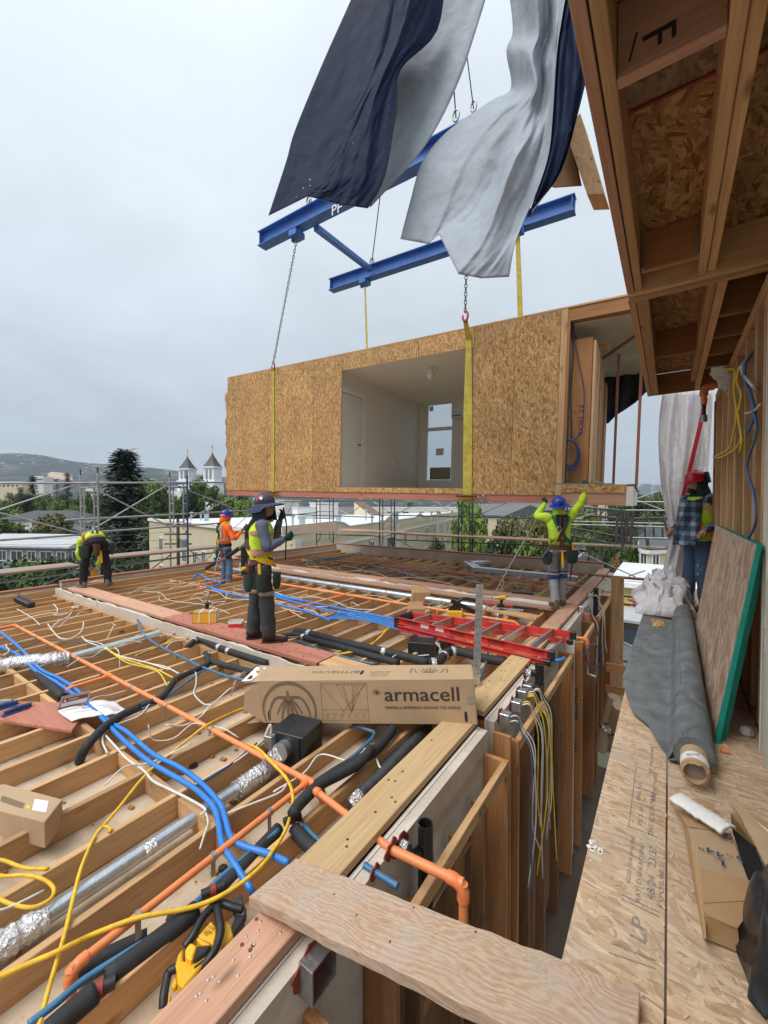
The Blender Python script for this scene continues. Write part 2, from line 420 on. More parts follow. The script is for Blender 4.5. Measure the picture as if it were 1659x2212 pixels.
def film():
 g=G('plastic_film');co=g.map((1,1,.35));n=g.noise(9,5,.62,1.4,co)
 grid=g.n('TexBrick',{'Vector':g.map((1,1,1),(R(90),0,0)),'Scale':34,'Mortar Size':.06,'Color1':(1,1,1,1),'Color2':(.95,.95,.95,1),'Mortar':(.82,.82,.82,1)})
 g.set(g.scale(col_of(g,(.80,.775,.785)),g.mr(n,.3,.7,.9,1.08)),.25,0,n,.7,.05)
 g.b.inputs['Transmission Weight'].default_value=.3;g.b.inputs['IOR'].default_value=1.1
 return g.mat
M['film']=film()
M['film_pink']=plain('pink_plastic_film',(.72,.36,.38),.35,bs=.5)
def fabric(name,c,sc=28,bs=.35,var=.2):
 g=G(name);n=g.noise(sc,4,.6);w=g.noise(7,4,.55,.8)
 return g.set(g.scale(col_of(g,c),g.ma('ADD',g.mr(w,.3,.7,1-var,1+var),g.mr(n,.3,.7,-.06,.06))),.85,0,w,bs,.02)
M['geotex']=fabric('grey_membrane',(.135,.145,.15),120,.9,.28)
for k,c in dict(hv_y=(.50,.70,.035),hv_o=(.95,.16,.025),navy=(.035,.038,.085),slate=(.095,.11,.16),charcoal=(.045,.045,.05),black=(.010,.010,.013),denim=(.10,.155,.24),denim2=(.065,.11,.185),grey=(.26,.265,.28),green=(.012,.045,.035),bootb=(.13,.09,.062),bootg=(.17,.15,.135),bootd=(.04,.022,.018),leather=(.105,.038,.025),refl=(.36,.34,.32),tan=(.34,.28,.215),pouch=(.022,.04,.034),strap=(.05,.028,.022),ystrap=(.72,.48,.02),gstrap=(.01,.13,.075),purple=(.03,.035,.10),knee=(.03,.05,.2)).items():
 M[k]=fabric('cloth_'+k,c)
M['skin']=plain('skin',(.42,.235,.15),.5,var=.08,scale=14)
M['hair']=plain('dark_hair',(.012,.010,.009),.6)
M['hat_blue']=plain('blue_hard_hat',(.015,.045,.36),.22,var=.05)
M['hat_red']=plain('red_hard_hat',(.50,.01,.02),.2,var=.05)
M['hat_dark']=plain('dark_hat',(.05,.04,.06),.4,var=.2)
def plaid():
 g=G('blue_plaid')
 def st(ax,f,ph):
  s=g.n('SeparateXYZ',{0:g.co},ax);return g.ma('GREATER_THAN',g.ma('SINE',g.ma('ADD',g.ma('MULTIPLY',s,f),ph)),.25)
 a=g.ma('ADD',st(0,55,.4),g.ma('ADD',st(2,52,0),st(1,55,1)))
 col=g.ramp(g.ma('DIVIDE',a,3.0),[(0,(.012,.018,.035)),(.4,(.045,.07,.12)),(.75,(.13,.18,.25)),(1,(.33,.38,.44))])
 return g.set(col,.9,0,g.noise(8,4,.55,.8),.4,.02)
M['plaid']=plaid()
M['teal']=plain('teal_edge_seal',(.0,.26,.205),.6,var=.2)
M['concrete']=plain('grey_concrete',(.125,.09,.065),.9,var=.25,scale=3)
M['asphalt']=plain('asphalt',(.06,.06,.065),.9,var=.2,scale=.4)
M['line']=plain('road_paint',(.55,.55,.52),.8)
def glass(name,c=(.055,.07,.085),rough=.08):return plain(name,c,rough,var=.3,scale=.6,bs=0,Specular_IOR_Level=.8)
M['glass']=glass('window_glass');M['glass2']=glass('bright_window_glass',(.45,.5,.53),.15)
M['stucco']=plain('cream_stucco',(.62,.53,.36),.9,var=.07,scale=.5)
M['stuccow']=plain('white_stucco',(.68,.66,.62),.85,var=.06,scale=.5)
M['flatroof']=plain('white_flat_roof',(.56,.58,.60),.8,var=.12,scale=.3)
M['shingle']=plain('grey_shingle',(.13,.135,.14),.9,var=.2,scale=1.4)
M['shingled']=plain('dark_shingle',(.075,.08,.09),.9,var=.2,scale=1.4)
M['shinglel']=plain('pale_shingle',(.40,.41,.42),.9,var=.14,scale=1.4)
M['browntile']=plain('brown_tile',(.20,.125,.09),.9,var=.25,scale=2)
M['greywall']=plain('grey_house_wall',(.22,.245,.27),.85,var=.08)
M['yellowwall']=plain('yellow_siding',(.74,.58,.20),.75,var=.05)
M['creamy']=plain('cream_bay',(.66,.58,.36),.75,var=.05)
M['church']=plain('white_church',(.72,.74,.76),.7,var=.04)
M['spire']=plain('bronze_spire',(.075,.068,.06),.6,var=.2)
M['gold']=plain('gilt_cross',(.62,.30,.06),.4,.5)
M['bark']=plain('bark',(.075,.055,.04),.95,var=.4)
def leaf(name,c1,c2):
 g=G(name);ge=g.n('NewGeometry',out='Random Per Island')
 col=g.mix(ge,c1,c2);col=g.scale(col,g.mr(g.rnd(),0,1,.8,1.2))
 m=g.set(col,.65)
 g.b.inputs['Specular IOR Level'].default_value=.25
 return m
M['leaf_a']=leaf('leaf_mid_green',(0.038,0.08,0.016),(0.11,0.169,0.033))
M['leaf_b']=leaf('leaf_light_green',(0.084,0.149,0.018),(0.195,0.272,0.047))
M['leaf_c']=leaf('leaf_dark_green',(0.021,0.044,0.016),(0.05,0.08,0.028))
M['leaf_d']=leaf('leaf_olive',(0.065,0.071,0.024),(0.149,0.136,0.047))
M['leaf_e']=leaf('leaf_russet',(0.13,0.08,0.033),(0.221,0.149,0.065))
M['needle']=leaf('redwood_needles',(0.016,0.036,0.021),(0.048,0.077,0.039))
# ================================================================ lower modules (the deck)
ZP,ZJ,ZL=-0.30,-0.44,-0.585
XL,XR=-10.1,-1.42
rnd=random.Random(3)
def board(name,p,q,w,h,mat,parent,up=(0,0,1),label=None,bevel=.003):
 return MB().beam(p,q,w,h,up).build(name,mat,parent,bevel=bevel,label=label)
def axbox(name,a,b,mat,parent,bevel=.003,label=None):
 return MB().box(*a,*b).build(name,mat,parent,bevel=bevel,label=label)
MODS=[(-1.25,3.02,),(3.16,7.30),(7.46,11.72)]
mods=[]
mlab=['open-topped timber module nearest the camera, under the cardboard tube box','open-topped timber module in the middle, under the red ladder','open-topped timber module at the far end with silver duct bend']
bay_joists=[]
for mi,(y0,y1)in enumerate(MODS):
 t=thing('timber_module',mlab[mi],'building module',(-5.7,(y0+y1)/2,-3.4),'open lower modules of the building');mods.append(t)
 MB().box(XL,y0,ZL-.025,XR+.2,y1,ZL).build('ceiling_lid',M['lid'],t)
 ja,jb=y0+.045,y1-.045
 jm=MB().box(-.02,ja,ZL,.02,jb,ZJ).mesh('joist',M['joistY'],bevel=.003)
 xs=[]
 x=-1.70
 while x>XL+.12:xs.append(x);x-=.4064
 for k,x in enumerate(xs):
  o=link(jm,'joist',t);o.location=(x+rnd.uniform(-.008,.008),rnd.uniform(-.003,.003),rnd.uniform(-.004,.004));o.rotation_euler=(0,0,rnd.uniform(-.0015,.0015))
 bm_=MB().box(-.1812,-.02,ZL+.01,.1812,.02,ZJ-.006).mesh('blocking',M['joistX'],bevel=.003)
 rows={0:[(1.37,0,22),(-.1,4,7)],1:[(5.2,0,22)],2:[(9.5,0,22)]}[mi]
 for yb,a,b in rows:
  for k in range(a,min(b,len(xs)-1)):
   o=link(bm_,'blocking',t);o.location=(xs[k]-.2032,yb+rnd.uniform(-.006,.006),rnd.uniform(-.01,.0))
 for yy in(y0+.0225,y1-.0225):
  axbox('rim_board',(XL+.045,yy-.0215,ZL-.3),(XR+.02,yy+.0215,ZJ-.004),M['joistX'],t)
 axbox('end_board',(XL,y0+.0,ZL-.3),(XL+.043,y1,ZP-.045),M['joistY'],t)
 axbox('end_board',(XR+.022,y0+.0,ZL-.3),(XR+.065,y1,ZP-.043),M['brownY'],t)
 MB().box(XR+.22,y0,-3.35,XR+.24,y1,ZP-.055).build('paper_edge',M['paper'],t)
 MB().box(XR+.242,y0,-1.02,XR+.30,y1,ZP-.03-.03).build('wall_board',M['drywall'],t)
 MB().box(XR+.242,y0,-3.35,XR+.299,y1,-1.025).build('lower_panel',M['darkZ'],t)
 MB().box(XR+.07,y0,-3.35,XR+.218,y1,ZP-.09).build('wall_core',M['brownZ'],t)
 MB().box(XL-.14,y0,-3.4,XL-.003,y1,ZP-.3).build('outer_wall',M['stuccow'],t)
 MB().box(XL-.12,y0,-3.4,XR,y0+.1-.1005+.0,-.75).build('wall_board',M['drywall'],t)if False else None
m1,m2,m3=mods
def ragged(y,zt,zb,th,x0,x1,seed,parent,mat='paper',amp=.022):
 r=random.Random(seed);mb=MB();x=x0;pr=zt
 while x<x1-1e-6:
  w=min(r.uniform(.05,.16),x1-x);h=max(zt-amp,min(zt+amp*.6,pr+r.uniform(-amp,amp)))
  mb.hexa([(x,y,zb),(x+w,y,zb),(x+w,y+th,zb),(x,y+th,zb),(x,y,pr),(x+w,y,h),(x+w,y+th,h),(x,y+th,pr)]);pr=h;x+=w
 return mb.build('gypsum_strip',M[mat],parent)
ragged(3.025,ZP-.018,ZJ-.24,.022,XL+.05,XR,1,m1,'drywall',.012);ragged(3.06,ZP-.03,ZJ-.2,.02,XL+.05,XR,2,m1)
ragged(7.31,ZP-.03,ZJ-.24,.022,XL+.05,XR,3,m2,'drywall',.025);ragged(7.345,ZP-.02,ZJ-.2,.02,XL+.05,XR,4,m2)
axbox('top_plate',(-9.75,3.13,ZP-.043),(-6.08,3.44,ZP),M['pinkX'],m2,label='tan top plate')
axbox('top_plate',(-6.07,3.13,ZP-.040),(-3.02,3.44,ZP+.005),M['redX'],m2,label='red treated plate')
axbox('top_plate',(-3.01,3.16,ZP-.043),(XR,3.42,ZP-.002),M['firX'],m2)
axbox('top_plate',(-9.75,7.40,ZP-.043),(-5.2,7.68,ZP),M['pinkX'],m3);axbox('top_plate',(-5.19,7.40,ZP-.043),(XR-.01,7.68,ZP),M['pinkX'],m3)
axbox('top_plate',(-9.75,7.10,ZP-.09),(XR-.01,7.28,ZP-.05),M['pinkX'],m2)
def dots(pts,r,h,mat,parent,name='bolt_head'):
 mb=MB()
 for p in pts:mb.lathe([(r,0),(r,h*.7),(r*.7,h)],p,n=7)
 return mb.build(name,mat,parent,kind='stuff')
dots([(-5.9+.24*k+.06*(j%2),3.18+.055*j*1.1,ZP+.005)for k in range(12)for j in(0,2,4)],.011,.004,M['rust'],m2)
axbox('top_plate',(XR+.055,-1.25,ZP-.045),(XR+.235,1.30,ZP),M['pinkY'],m1,label='pinkish plate with nail heads')
axbox('top_plate',(XR,1.305,ZP-.045),(XR+.215,3.02,ZP),M['paleY'],m1)
axbox('top_plate',(XR,3.17,ZP-.045),(XR+.215,5.9,ZP),M['paleY'],m2);axbox('top_plate',(XR,5.905,ZP-.045),(XR+.215,7.38,ZP),M['pinkY'],m2)
axbox('top_plate',(XR-.005,7.385,ZP-.045),(XR+.2,11.85,ZP+.01),M['pinkY'],m3)
dots([(XR+rnd.uniform(.08,.21),rnd.uniform(-.1,1.2),ZP)for _ in range(34)],.005,.003,M['galv'],m1,'nail_head')
dots([(XR+rnd.uniform(.03,.18),rnd.uniform(-.1,2.9),ZP)for _ in range(22)],.008,.002,M['rust'],m1,'nail_head')
dots([(XR+rnd.uniform(.03,.18),rnd.uniform(3.3,7.2),ZP)for _ in range(40)],.008,.002,M['rust'],m2,'nail_head')
def parapet(parent,a,b,zt,th,out):
 a,b,out=Vector(a),Vector(b),Vector(out)
 p=lambda v,z:Vector((v.x,v.y,z))
 MB().beam(p(a,(zt+ZL)/2-.02)+out*th/2,p(b,(zt+ZL)/2-.02)+out*th/2,th,zt-.045-ZL).build('parapet_board',M['drywall'],parent)
 MB().beam(p(a,zt-.02)+out*(th/2+.02),p(b,zt-.02)+out*(th/2+.02),th+.05,.04).build('parapet_cap',M['redX']if abs(a.x-b.x)>1 else M['redY'],parent,bevel=.004)
parapet(m3,(XL-.2,11.74,0),(-1.36,11.74,0),-.13,.1,(0,1,0))
parapet(m3,(-10.3,7.45,0),(-10.3,11.735,0),-.16,.1,(-1,0,0))
parapet(m2,(-10.2,3.18,0),(-10.2,7.44,0),-.22,.1,(-1,0,0))
parapet(m1,(-10.12,-1.2,0),(-10.12,3.12,0),-.27,.1,(-1,0,0))
def chase(par,y0,y1,xo,zt,depth_w=.20,studs=(),board0=True,board1=True,inner=True):
 zb=-3.3;xi=XR+.302
 if board0:axbox('chase_stud',(xi,y0,zb),(xo,y0+.04,zt),M['brownZ'],par)
 if board1:axbox('chase_stud',(xi,y1-.04,zb),(xo,y1,zt),M['brownZ'],par)
 axbox('chase_plate',(xo-.042,y0+.042,zt-.085),(xo,y1-.042,zt-.002),M['firY'],par)
 if inner:
  for k,z in enumerate((zt-.35,zt-.9,zt-1.7)):
   axbox('chase_plate',(xi,y0+.042,z-.09),(xi+.03,y1-.042,z),M['brownY'],par)
 for y in studs:
  axbox('chase_stud',(xi+.04,y,zb),(xi+.13,y+.04,zt-.13),M['darkZ'],par)
chase(m1,1.45,2.97,-.94,-.50,studs=(1.75,2.25,2.6))
chase(m1,-.6,1.12,-.97,-.56,studs=(.2,.75))
axbox('chase_block',(-1.09,.86,-.80),(-.985,1.0,-.64),M['firX'],m1)
chase(m2,3.24,5.55,-.95,-.50,studs=(3.7,4.3,4.9))
chase(m2,6.05,7.2,-.93,-.50,studs=(6.4,))
chase(m3,7.6,9.4,-.93,-.50,studs=(8.1,8.6))
axbox('end_stud',(-.92,9.2,-3.3),(-.70,9.24,-.05),M['firZ'],m3,label='yellow-stamped end stud')
axbox('partition_edge',(XR+.302,3.13,-3.3),(-.98,3.16,-.42),M['brownZ'],m2)
axbox('partition_edge',(XR+.302,5.86,-3.3),(-1.0,5.90,-.42),M['drywall'],m2,label='white gypsum partition edge')
axbox('corner_post',(XR+.302,7.24,-3.3),(-1.02,7.36,-.40),M['redZ'],m2)
lettering('B22HDI',(-1.02,6.048,-1.35),(0,0,1),(-1,0,0),.11,M['marker'],m2,width=.42,name='marker_writing')
lettering('N9',(-1.02,6.048,-1.95),(0,0,1),(-1,0,0),.10,M['marker'],m2,name='marker_writing')
lettering('59',(-1.05,2.21,-.80),(0,0,1),(-1,0,0),.07,M['marker'],m1,name='marker_writing')
lettering('BUVL',(-.938,2.45,-.545),(0,1,0),(0,0,1),.05,M['marker'],m1,name='marker_writing')
def collar(y,z,r,par,sx=1.0):
 r*=.78;mb=MB();rr=random.Random(int(y*100));n=18
 poly=[(XR+.3005,y+r*1.5*sx*(1+.22*rr.uniform(-1,1))*math.cos(2*math.pi*k/n),z+r*1.25*(1+.28*rr.uniform(-1,1))*math.sin(2*math.pi*k/n))for k in range(n)]
 return mb.prism(poly,(.006,0,0)).build('firestop_collar',M['red_caulk'],par)
# ================================================================ corridor below, ground floor slabs
s_=struct(MB().box(-1.15,-2,-3.45,1.2,8.2,-3.33).build('corridor_floor',M['concrete']))
# ================================================================ standing side: floor of the upper corridor
fl=thing('corridor_deck','speckled strand-board walkway floor with printed stamp and joint line','floor',(0,3,-.3));fl['kind']='structure'
XF=-.25
FP=[(XF,-1.2,.006,3.62),(.012,-1.2,.9,3.1),(XF,3.626,.006,6.75),(.012,3.106,.9,6.75)]
for a in FP:MB().box(a[0],a[1],-.022,a[2],a[3],0).build('floor_panel',M['osb_floor'],fl,bevel=.0015)
axbox('floor_joist',(XF+.02,-1.2,-.3),(XF+.06,7.2,-.024),M['brownY'],fl)
MB().box(XF-.03,6.76,-.022,.9,8.3,-.003).build('floor_panel',M['lid'],fl)
for k in range(8):axbox('floor_joist',(XF+.07,-1+k*1.15,-.3),(.9,-.96+k*1.15,-.024),M['brownX'],fl)
def stamp(txt,u,v,size,w,bold=.0):lettering(txt,Z(u,v,0),(0,-1,0)if False else(-.02,-1,0),(1,0,0),size,M['inkg'],fl,width=w,name='floor_stamp',bold=bold)
for i,(t_,y,x,sz,w)in enumerate([('LP',1.545,-.062,.062,.085),('RATED SHEATHING',1.80,-.072,.022,.30),('48/24   23/32',1.82,-.035,.034,.27),('SIZED FOR SPACING',1.84,-.105,.017,.26),('EXPOSURE 1',1.77,-.005,.02,.2),('THIS SIDE DOWN',2.16,-.045,.028,.30),('PS 2-10',2.12,-.085,.022,.13),('MILL 426',2.3,-.10,.018,.15),('STRENGTH AXIS',2.38,-.04,.022,.25),('TOP  SPACE 1/8 INCH',2.62,-.06,.02,.3)]):
 lettering(t_,(x,y,0),(0,1,0),(-1,0,0),sz,M['inkg'],fl,width=w,name='floor_stamp')
mb=MB()
for(x0,y0_,x1,y1_)in[(-.125,2.02,-.125,2.5),(-.02,2.02,-.125,2.02),(-.02,2.5,-.125,2.5),(-.02,2.2,-.12,2.2),(-.02,2.32,-.12,2.32),(-.015,1.44,-.135,1.41),(-.015,1.465,-.135,1.445),(-.01,1.63,-.12,1.63),(-.01,1.648,-.12,1.648)]:
 mb.beam((x0,y0_,.0012),(x1,y1_,.0012),.004,.0006)
mb.build('stamp_lines',M['inkg'],fl)
# ================================================================ wall on the standing side
wl_=thing('framed_wall','open stud wall with cables, cream drywall end and dark doorway','wall',(.6,4,0));wl_['kind']='structure'
MB().box(.435,-.6,0,.50,3.06,2.74).build('wall_board',M['plaster'],wl_)
MB().box(.43,3.062,.0,.505,3.075,2.74).build('corner_bead',M['paper'],wl_)
mbp=MB();rr=random.Random(5)
for k in range(9):
 yy=rr.uniform(2.8,3.02);zz=rr.uniform(.1,1.5);r0=rr.uniform(.01,.03)
 mbp.prism([(.4345,yy+r0*math.cos(a)*rr.uniform(.6,1.2),zz+2.2*r0*math.sin(a)*rr.uniform(.6,1.2))for a in[i*.7 for i in range(9)]],(-.0008,0,0))
mbp.build('spackle_patch',M['paper'],wl_)
def wstud(y,x0=.46,w=.045,d=.14,z0=0,z1=2.62,m='firZ'):axbox('stud',(x0,y,z0),(x0+d,y+w,z1),M[m],wl_)
for y in(3.34,3.62,3.68,4.1,4.62,4.68,5.2,5.75):wstud(y)
wstud(6.4,.46,.05,.14);
axbox('stud',(.44,6.46,0),(.80,6.50,2.62),M['brownZ'],wl_,label='wide header board with marker writing')
lettering('BRO1',(.56,6.459,1.52),(0,0,1),(-1,0,0),.16,M['marker'],wl_,width=.52,name='marker_writing')
lettering('19',(.56,6.459,2.08),(0,0,1),(-1,0,0),.14,M['marker'],wl_,name='marker_writing')
axbox('top_plate',(.45,3.08,2.62),(.60,6.5,2.70),M['firY'],wl_);axbox('sole_plate',(.46,3.08,.0),(.60,6.5,.04),M['firY'],wl_)
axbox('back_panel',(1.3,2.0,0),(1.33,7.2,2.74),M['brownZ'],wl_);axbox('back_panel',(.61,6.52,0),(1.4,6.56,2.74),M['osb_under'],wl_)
axbox('back_panel',(.62,3.0,0),(1.3,3.04,2.74),M['brownZ'],wl_)
# ================================================================ overhang above
ov=thing('upper_overhang','overhanging timber floor frame above the walkway seen from below','overhang',(.3,3,2.8));ov['kind']='structure'
ZB,ZT=2.78,3.03
xe=X(1355,635,-.25)
XO=Z(1355,638,ZB).x
ym=Z(1355,638,ZB).y;ye=Z(1412,852,ZB).y
axbox('rim_joist',(XO,-1.5,ZB),(XO+.040,ym-.02,ZT),M['pinkY'],ov);axbox('rim_joist',(XO+.046,-1.5,ZB+.003),(XO+.088,ym-.02,ZT),M['firY'],ov)
axbox('cross_beam',(XO,ym-.018,ZB-.012),(1.6,ym+.022,ZT),M['firX'],ov);axbox('cross_beam',(XO,ym+.03,ZB-.03),(1.6,ym+.075,ZT),M['firX'],ov)
xj=Z(1508,585,ZB).x
axbox('joist',(xj,-1.5,ZB),(xj+.043,ym-.02,ZT),M['firY'],ov);axbox('joist',(xj+.046,-1.5,ZB+.012),(xj+.088,ym-.02,ZT),M['firY'],ov)
axbox('joist',(xj+.75,-1.5,ZB),(xj+.79,ym-.02,ZT),M['firY'],ov)
yF=Z(1440,120,ZB).y
axbox('blocking',(XO+.09,yF,ZB+.0),(xj-.002,yF+.042,ZT),M['pinkX'],ov,label='block marked F');axbox('blocking',(XO+.09,3.0,ZB+.015),(xj-.002,3.04,ZT),M['brownX'],ov)
axbox('blocking',(xj+.09,yF-.02,ZB),(xj+.745,yF+.02,ZT),M['brownX'],ov)
lettering('F',(XO+.20,yF-.0005,ZB+.075),(0,0,-1),(1,0,0),.13,M['marker'],ov,name='marker_writing',bold=.004)
MB().beam((XO+.125,yF-.002,ZB+.04),(XO+.145,yF-.002,ZB+.12),.006,.001,(0,1,0)).build('marker_writing',M['marker'],ov)
MB().box(XO,-1.5,ZT+.002,1.6,2.05,ZT+.022).build('deck_panel',M['osb_grey'],ov)
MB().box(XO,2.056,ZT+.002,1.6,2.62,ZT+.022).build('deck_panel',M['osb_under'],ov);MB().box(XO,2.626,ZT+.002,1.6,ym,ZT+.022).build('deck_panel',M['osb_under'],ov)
MB().box(XO-.01,2.046,ZT-.008,1.6,2.060,ZT+.0015).build('red_sealant',M['red_caulk'],ov)
for k,xx in enumerate((XO+.092,xj-.014)):MB().box(xx,2.975,ZB+.02,xx+.012,2.998,ZT-.01).build('joist_hanger',M['steel'],ov)
axbox('rim_joist',(XO+.0,ym+.078,ZB-.01),(XO+.042,ye,ZT),M['firY'],ov);axbox('ledger',(XO+.05,ym+.078,ZB-.03),(XO+.12,ye-.06,ZB+.03),M['firY'],ov)
axbox('joist',(.24,ym+.078,ZB-.02),(.285,ye-.05,ZT),M['firY'],ov);axbox('joist',(.19,ym+.078,ZB+.03),(.236,ye-.3,ZT),M['firY'],ov)
for k,y in enumerate((ym+.75,ym+1.25,ym+1.75,ym+2.2)):
 axbox('blocking',(.29,y,ZB+.0),(1.6,y+.043,ZT),M['brownX'],ov)
axbox('blocking',(XO+.125,ym+1.55,ZB),(.185,ym+1.59,ZT),M['brownX'],ov)
axbox('rim_joist',(XO,ye,ZB-.01),(1.6,ye+.043,ZT),M['brownX'],ov)
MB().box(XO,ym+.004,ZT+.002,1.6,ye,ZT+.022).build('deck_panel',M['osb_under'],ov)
upf=thing('upper_side_frame','small brown frame with wrapped panel edge beside the hanging tarp','wall panel',(-.6,4.4,4.2),None);upf['kind']='structure'
pa,pb,pc,pd=(D(u,v,4.6)for u,v in((1222,285),(1240,270),(1300,420),(1268,420)))
MB().prism([pa,pd,pc+Vector((.02,0,.0)),pb+Vector((.06,0,.1))],(.02,.35,.02)).build('frame_board',M['firY'],upf)
pa,pb,pc,pd=(D(u,v,4.75)for u,v in((1228,285),(1252,400),(1192,404),(1206,310)))
MB().prism([pa,pb,pc,pd],(.02,.03,0)).build('wrap_sheet',M['card2'],upf)
for k,y,s_ in((6,2.75,'P2'),(8,2.72,'P1'),(10,2.78,'Pd'),(11,2.8,'10'),(12,2.76,'P8'),(13,2.8,'P2'),(4,2.6,'PL'),(3,1.2,'12')):lettering(s_,(-1.70-.4064*k+.0215,y,-.51),(0,1,0),(0,0,1),.07,M['marker'],m1,name='marker_writing')
# ================================================================ module hanging from the crane
bl,br=Y(490,1068,6.86),Y(1198,1085,7.22)
ex=(br-bl).normalized();LEN=(br-bl).length
ey=Vector((-ex.y,ex.x,0)).normalized();ez=ex.cross(ey).normalized();ey=ez.cross(ex)
MT=Matrix(((ex.x,ey.x,ez.x,br.x),(ex.y,ey.y,ez.y,br.y),(ex.z,ey.z,ez.z,br.z),(0,0,0,1)))
fm=thing('hoisted_module','strand-board clad room module hanging in slings with open doorway side','building module',br)
fm.matrix_basis=MT
MI=MT.inverted()
def L(p):return MI@Vector(p)
def lp(u,v,ly=0.0):
 d=MI.to_3x3()@ray(u,v);c=MI@CAM
 return c+d*((ly-c.y)/d.y)
def fpart(mb,name,mat,parent=None,**k):
 o=mb.build(name,mat,None,**k);o.parent=parent or fm;return o
HT=(lp(1198,673).z+lp(483,820).z)/2;DP=4.25
xo0,xo1=lp(737,950).x,lp(1020,900).x
zo0,zo1=lp(900,1054).z,(lp(737,802).z+lp(1020,750).z)/2
seams=[-LEN,lp(580,900).x,lp(677,900).x,xo0]
def pan(x0,x1,z0,z1,y=0,k=0):return fpart(MB().box(x0+.004,y-.012,z0,x1-.004,y,z1),'osb_panel',M['osb_wall'])
for a,b in zip(seams,seams[1:]):pan(a,b,.115,HT)
xs2=lp(1108,900).x
xh=lp(905,760).x
pan(xo0,xh,zo1,HT);pan(xh,xo1,zo1,HT);pan(xo0,xo1,.115,zo0)
pan(xo1,xs2,.115,HT);pan(xs2,0,.115,HT)
fpart(MB().box(-LEN-.01,.001,-.02,0,.05,.113),'sill_beam',M['redX'],bevel=.004)
fpart(MB().box(-LEN,-.012,HT+.002,1.13,.10,HT+.035),'top_plate',M['firX'],bevel=.004)
fpart(MB().box(-LEN,.002,.115,-LEN+.1,DP,HT),'end_wall',M['osb_wall'])
fpart(MB().box(-LEN,.06,-.02,.0,DP,.112),'floor_frame',M['brownX'])
fpart(MB().box(-LEN+.1,.002,HT-.2,1.1,DP,HT),'roof_frame',M['brownX'])
zf,zc_=zo0-.03,HT-.30
xw=xo0-.10;xr=xo1+1.4
YB=None
cc=MI@CAM;dd=MI.to_3x3()@ray(905,950);YB=cc.y+dd.y*((xw-cc.x)/dd.x)
fpart(MB().box(xw-.12,.02,.115,xw,YB+.1,HT-.2),'interior_wall',M['interior'])
fpart(MB().box(xw,.01,.2,xr,YB+.1,zf),'room_floor',M['lid'])
fpart(MB().box(xw,.01,zc_,xr,YB+.1,HT-.2),'ceiling',M['interior'])
fpart(MB().box(xr,.02,.115,xr+.1,YB+.1,HT-.2),'interior_wall',M['interior'])
wx0,wx1=lp(918,950,YB).x,lp(980,950,YB).x;wz1=lp(950,868,YB).z;wz0=lp(950,1042,YB).z
fpart(MB().box(xw,YB,zf,wx0,YB+.1,zc_).box(wx1,YB,zf,xr,YB+.1,zc_).box(wx0,YB,wz1,wx1,YB+.1,zc_).box(wx0,YB,zf,wx1,YB+.1,wz0),'interior_wall',M['interior'])
wf=fpart(MB(),'window',M['whitep'])if False else None
zt_=lp(950,926,YB).z;fw=.07
mb=MB()
for a in((wx0,wz0,wx0+fw,wz1),(wx1-fw,wz0,wx1,wz1),(wx0+fw,wz1-fw,wx1-fw,wz1),(wx0+fw,wz0,wx1-fw,wz0+fw),(wx0+fw,zt_-.05,wx1-fw,zt_+.05)):
 mb.box(a[0],YB+.02,a[1],a[2],YB+.07,a[3])
wf=fpart(mb,'window',M['whitep'])
def clear_glass():
 g=G('clear_glass');t=g.t.nodes.new('ShaderNodeBsdfTransparent');t.inputs[0].default_value=(.9,.93,.94,1)
 gl=g.t.nodes.new('ShaderNodeBsdfGlossy');gl.inputs['Roughness'].default_value=.03
 m=g.t.nodes.new('ShaderNodeMixShader');m.inputs[0].default_value=.12
 g.t.links.new(t.outputs[0],m.inputs[1]);g.t.links.new(gl.outputs[0],m.inputs[2])
 g.t.links.new(m.outputs[0],g.t.nodes['Material Output'].inputs[0]);return g.mat
M['clear']=clear_glass()
for z0,z1 in((wz0+fw,zt_-.05),(zt_+.05,wz1-fw)):
 fpart(MB().box(wx0+fw,YB+.04,z0,wx1-fw,YB+.046,z1),'pane',M['clear'],wf)
def onback(u,v):return lp(u,v,YB+.035)
for(u0,v0,u1,v1)in((928,878,936,888),(942,969,958,983)):
 a,b=onback(u0,v0),onback(u1,v1)
 fpart(MB().box(a.x,YB+.030,b.z,b.x,YB+.035,a.z),'paper_notice',M['paperw'],wf)
a,b=onback(928,1010),onback(972,1036)
fpart(MB().box(a.x,YB+.060,b.z,b.x,YB+.064,a.z),'protective_board',M['card2'],wf)
def onleft(u,v,xx=None):
 xx=xw if xx is None else xx
 d=MI.to_3x3()@ray(u,v);return cc+d*((xx-cc.x)/d.x)
dt,dk=onleft(781,862),onleft(775,962)
ydoor1=dt.y
dr=fpart(MB().box(xw+.002,.10,zf,xw+.03,ydoor1-.01,dt.z-.02),'door',M['interior'],bevel=.003)
fpart(MB().box(xw+.001,ydoor1,zf,xw+.04,ydoor1+.16,dt.z+.12).box(xw+.001,.1,dt.z,xw+.038,ydoor1-.002,dt.z+.12),'door_frame',M['whitep'])
fpart(MB().tube([(xw+.03,ydoor1-.1,dk.z),(xw+.08,ydoor1-.1,dk.z),(xw+.085,ydoor1-.22,dk.z)],.012,7),'handle',M['blackp'],dr)
fpart(MB().box(xw+.001,ydoor1+.17,zf,xw+.018,YB-.001,zf+.11).box(xw+.02,YB-.016,zf,wx0-.01,YB-.001,zf+.11),'baseboard',M['whitep'])
for u,v,s in((851,958,.05),(796,953,.045),(849,1000,.04)):
 p=onleft(u,v);fpart(MB().box(xw+.001,p.y-s,p.z-s*1.5,xw+.014,p.y+s,p.z+s*1.5),'wall_switch',M['whitep'],bevel=.003)
def onceil(u,v):
 d=MI.to_3x3()@ray(u,v);return cc+d*((zc_-cc.z)/d.z)
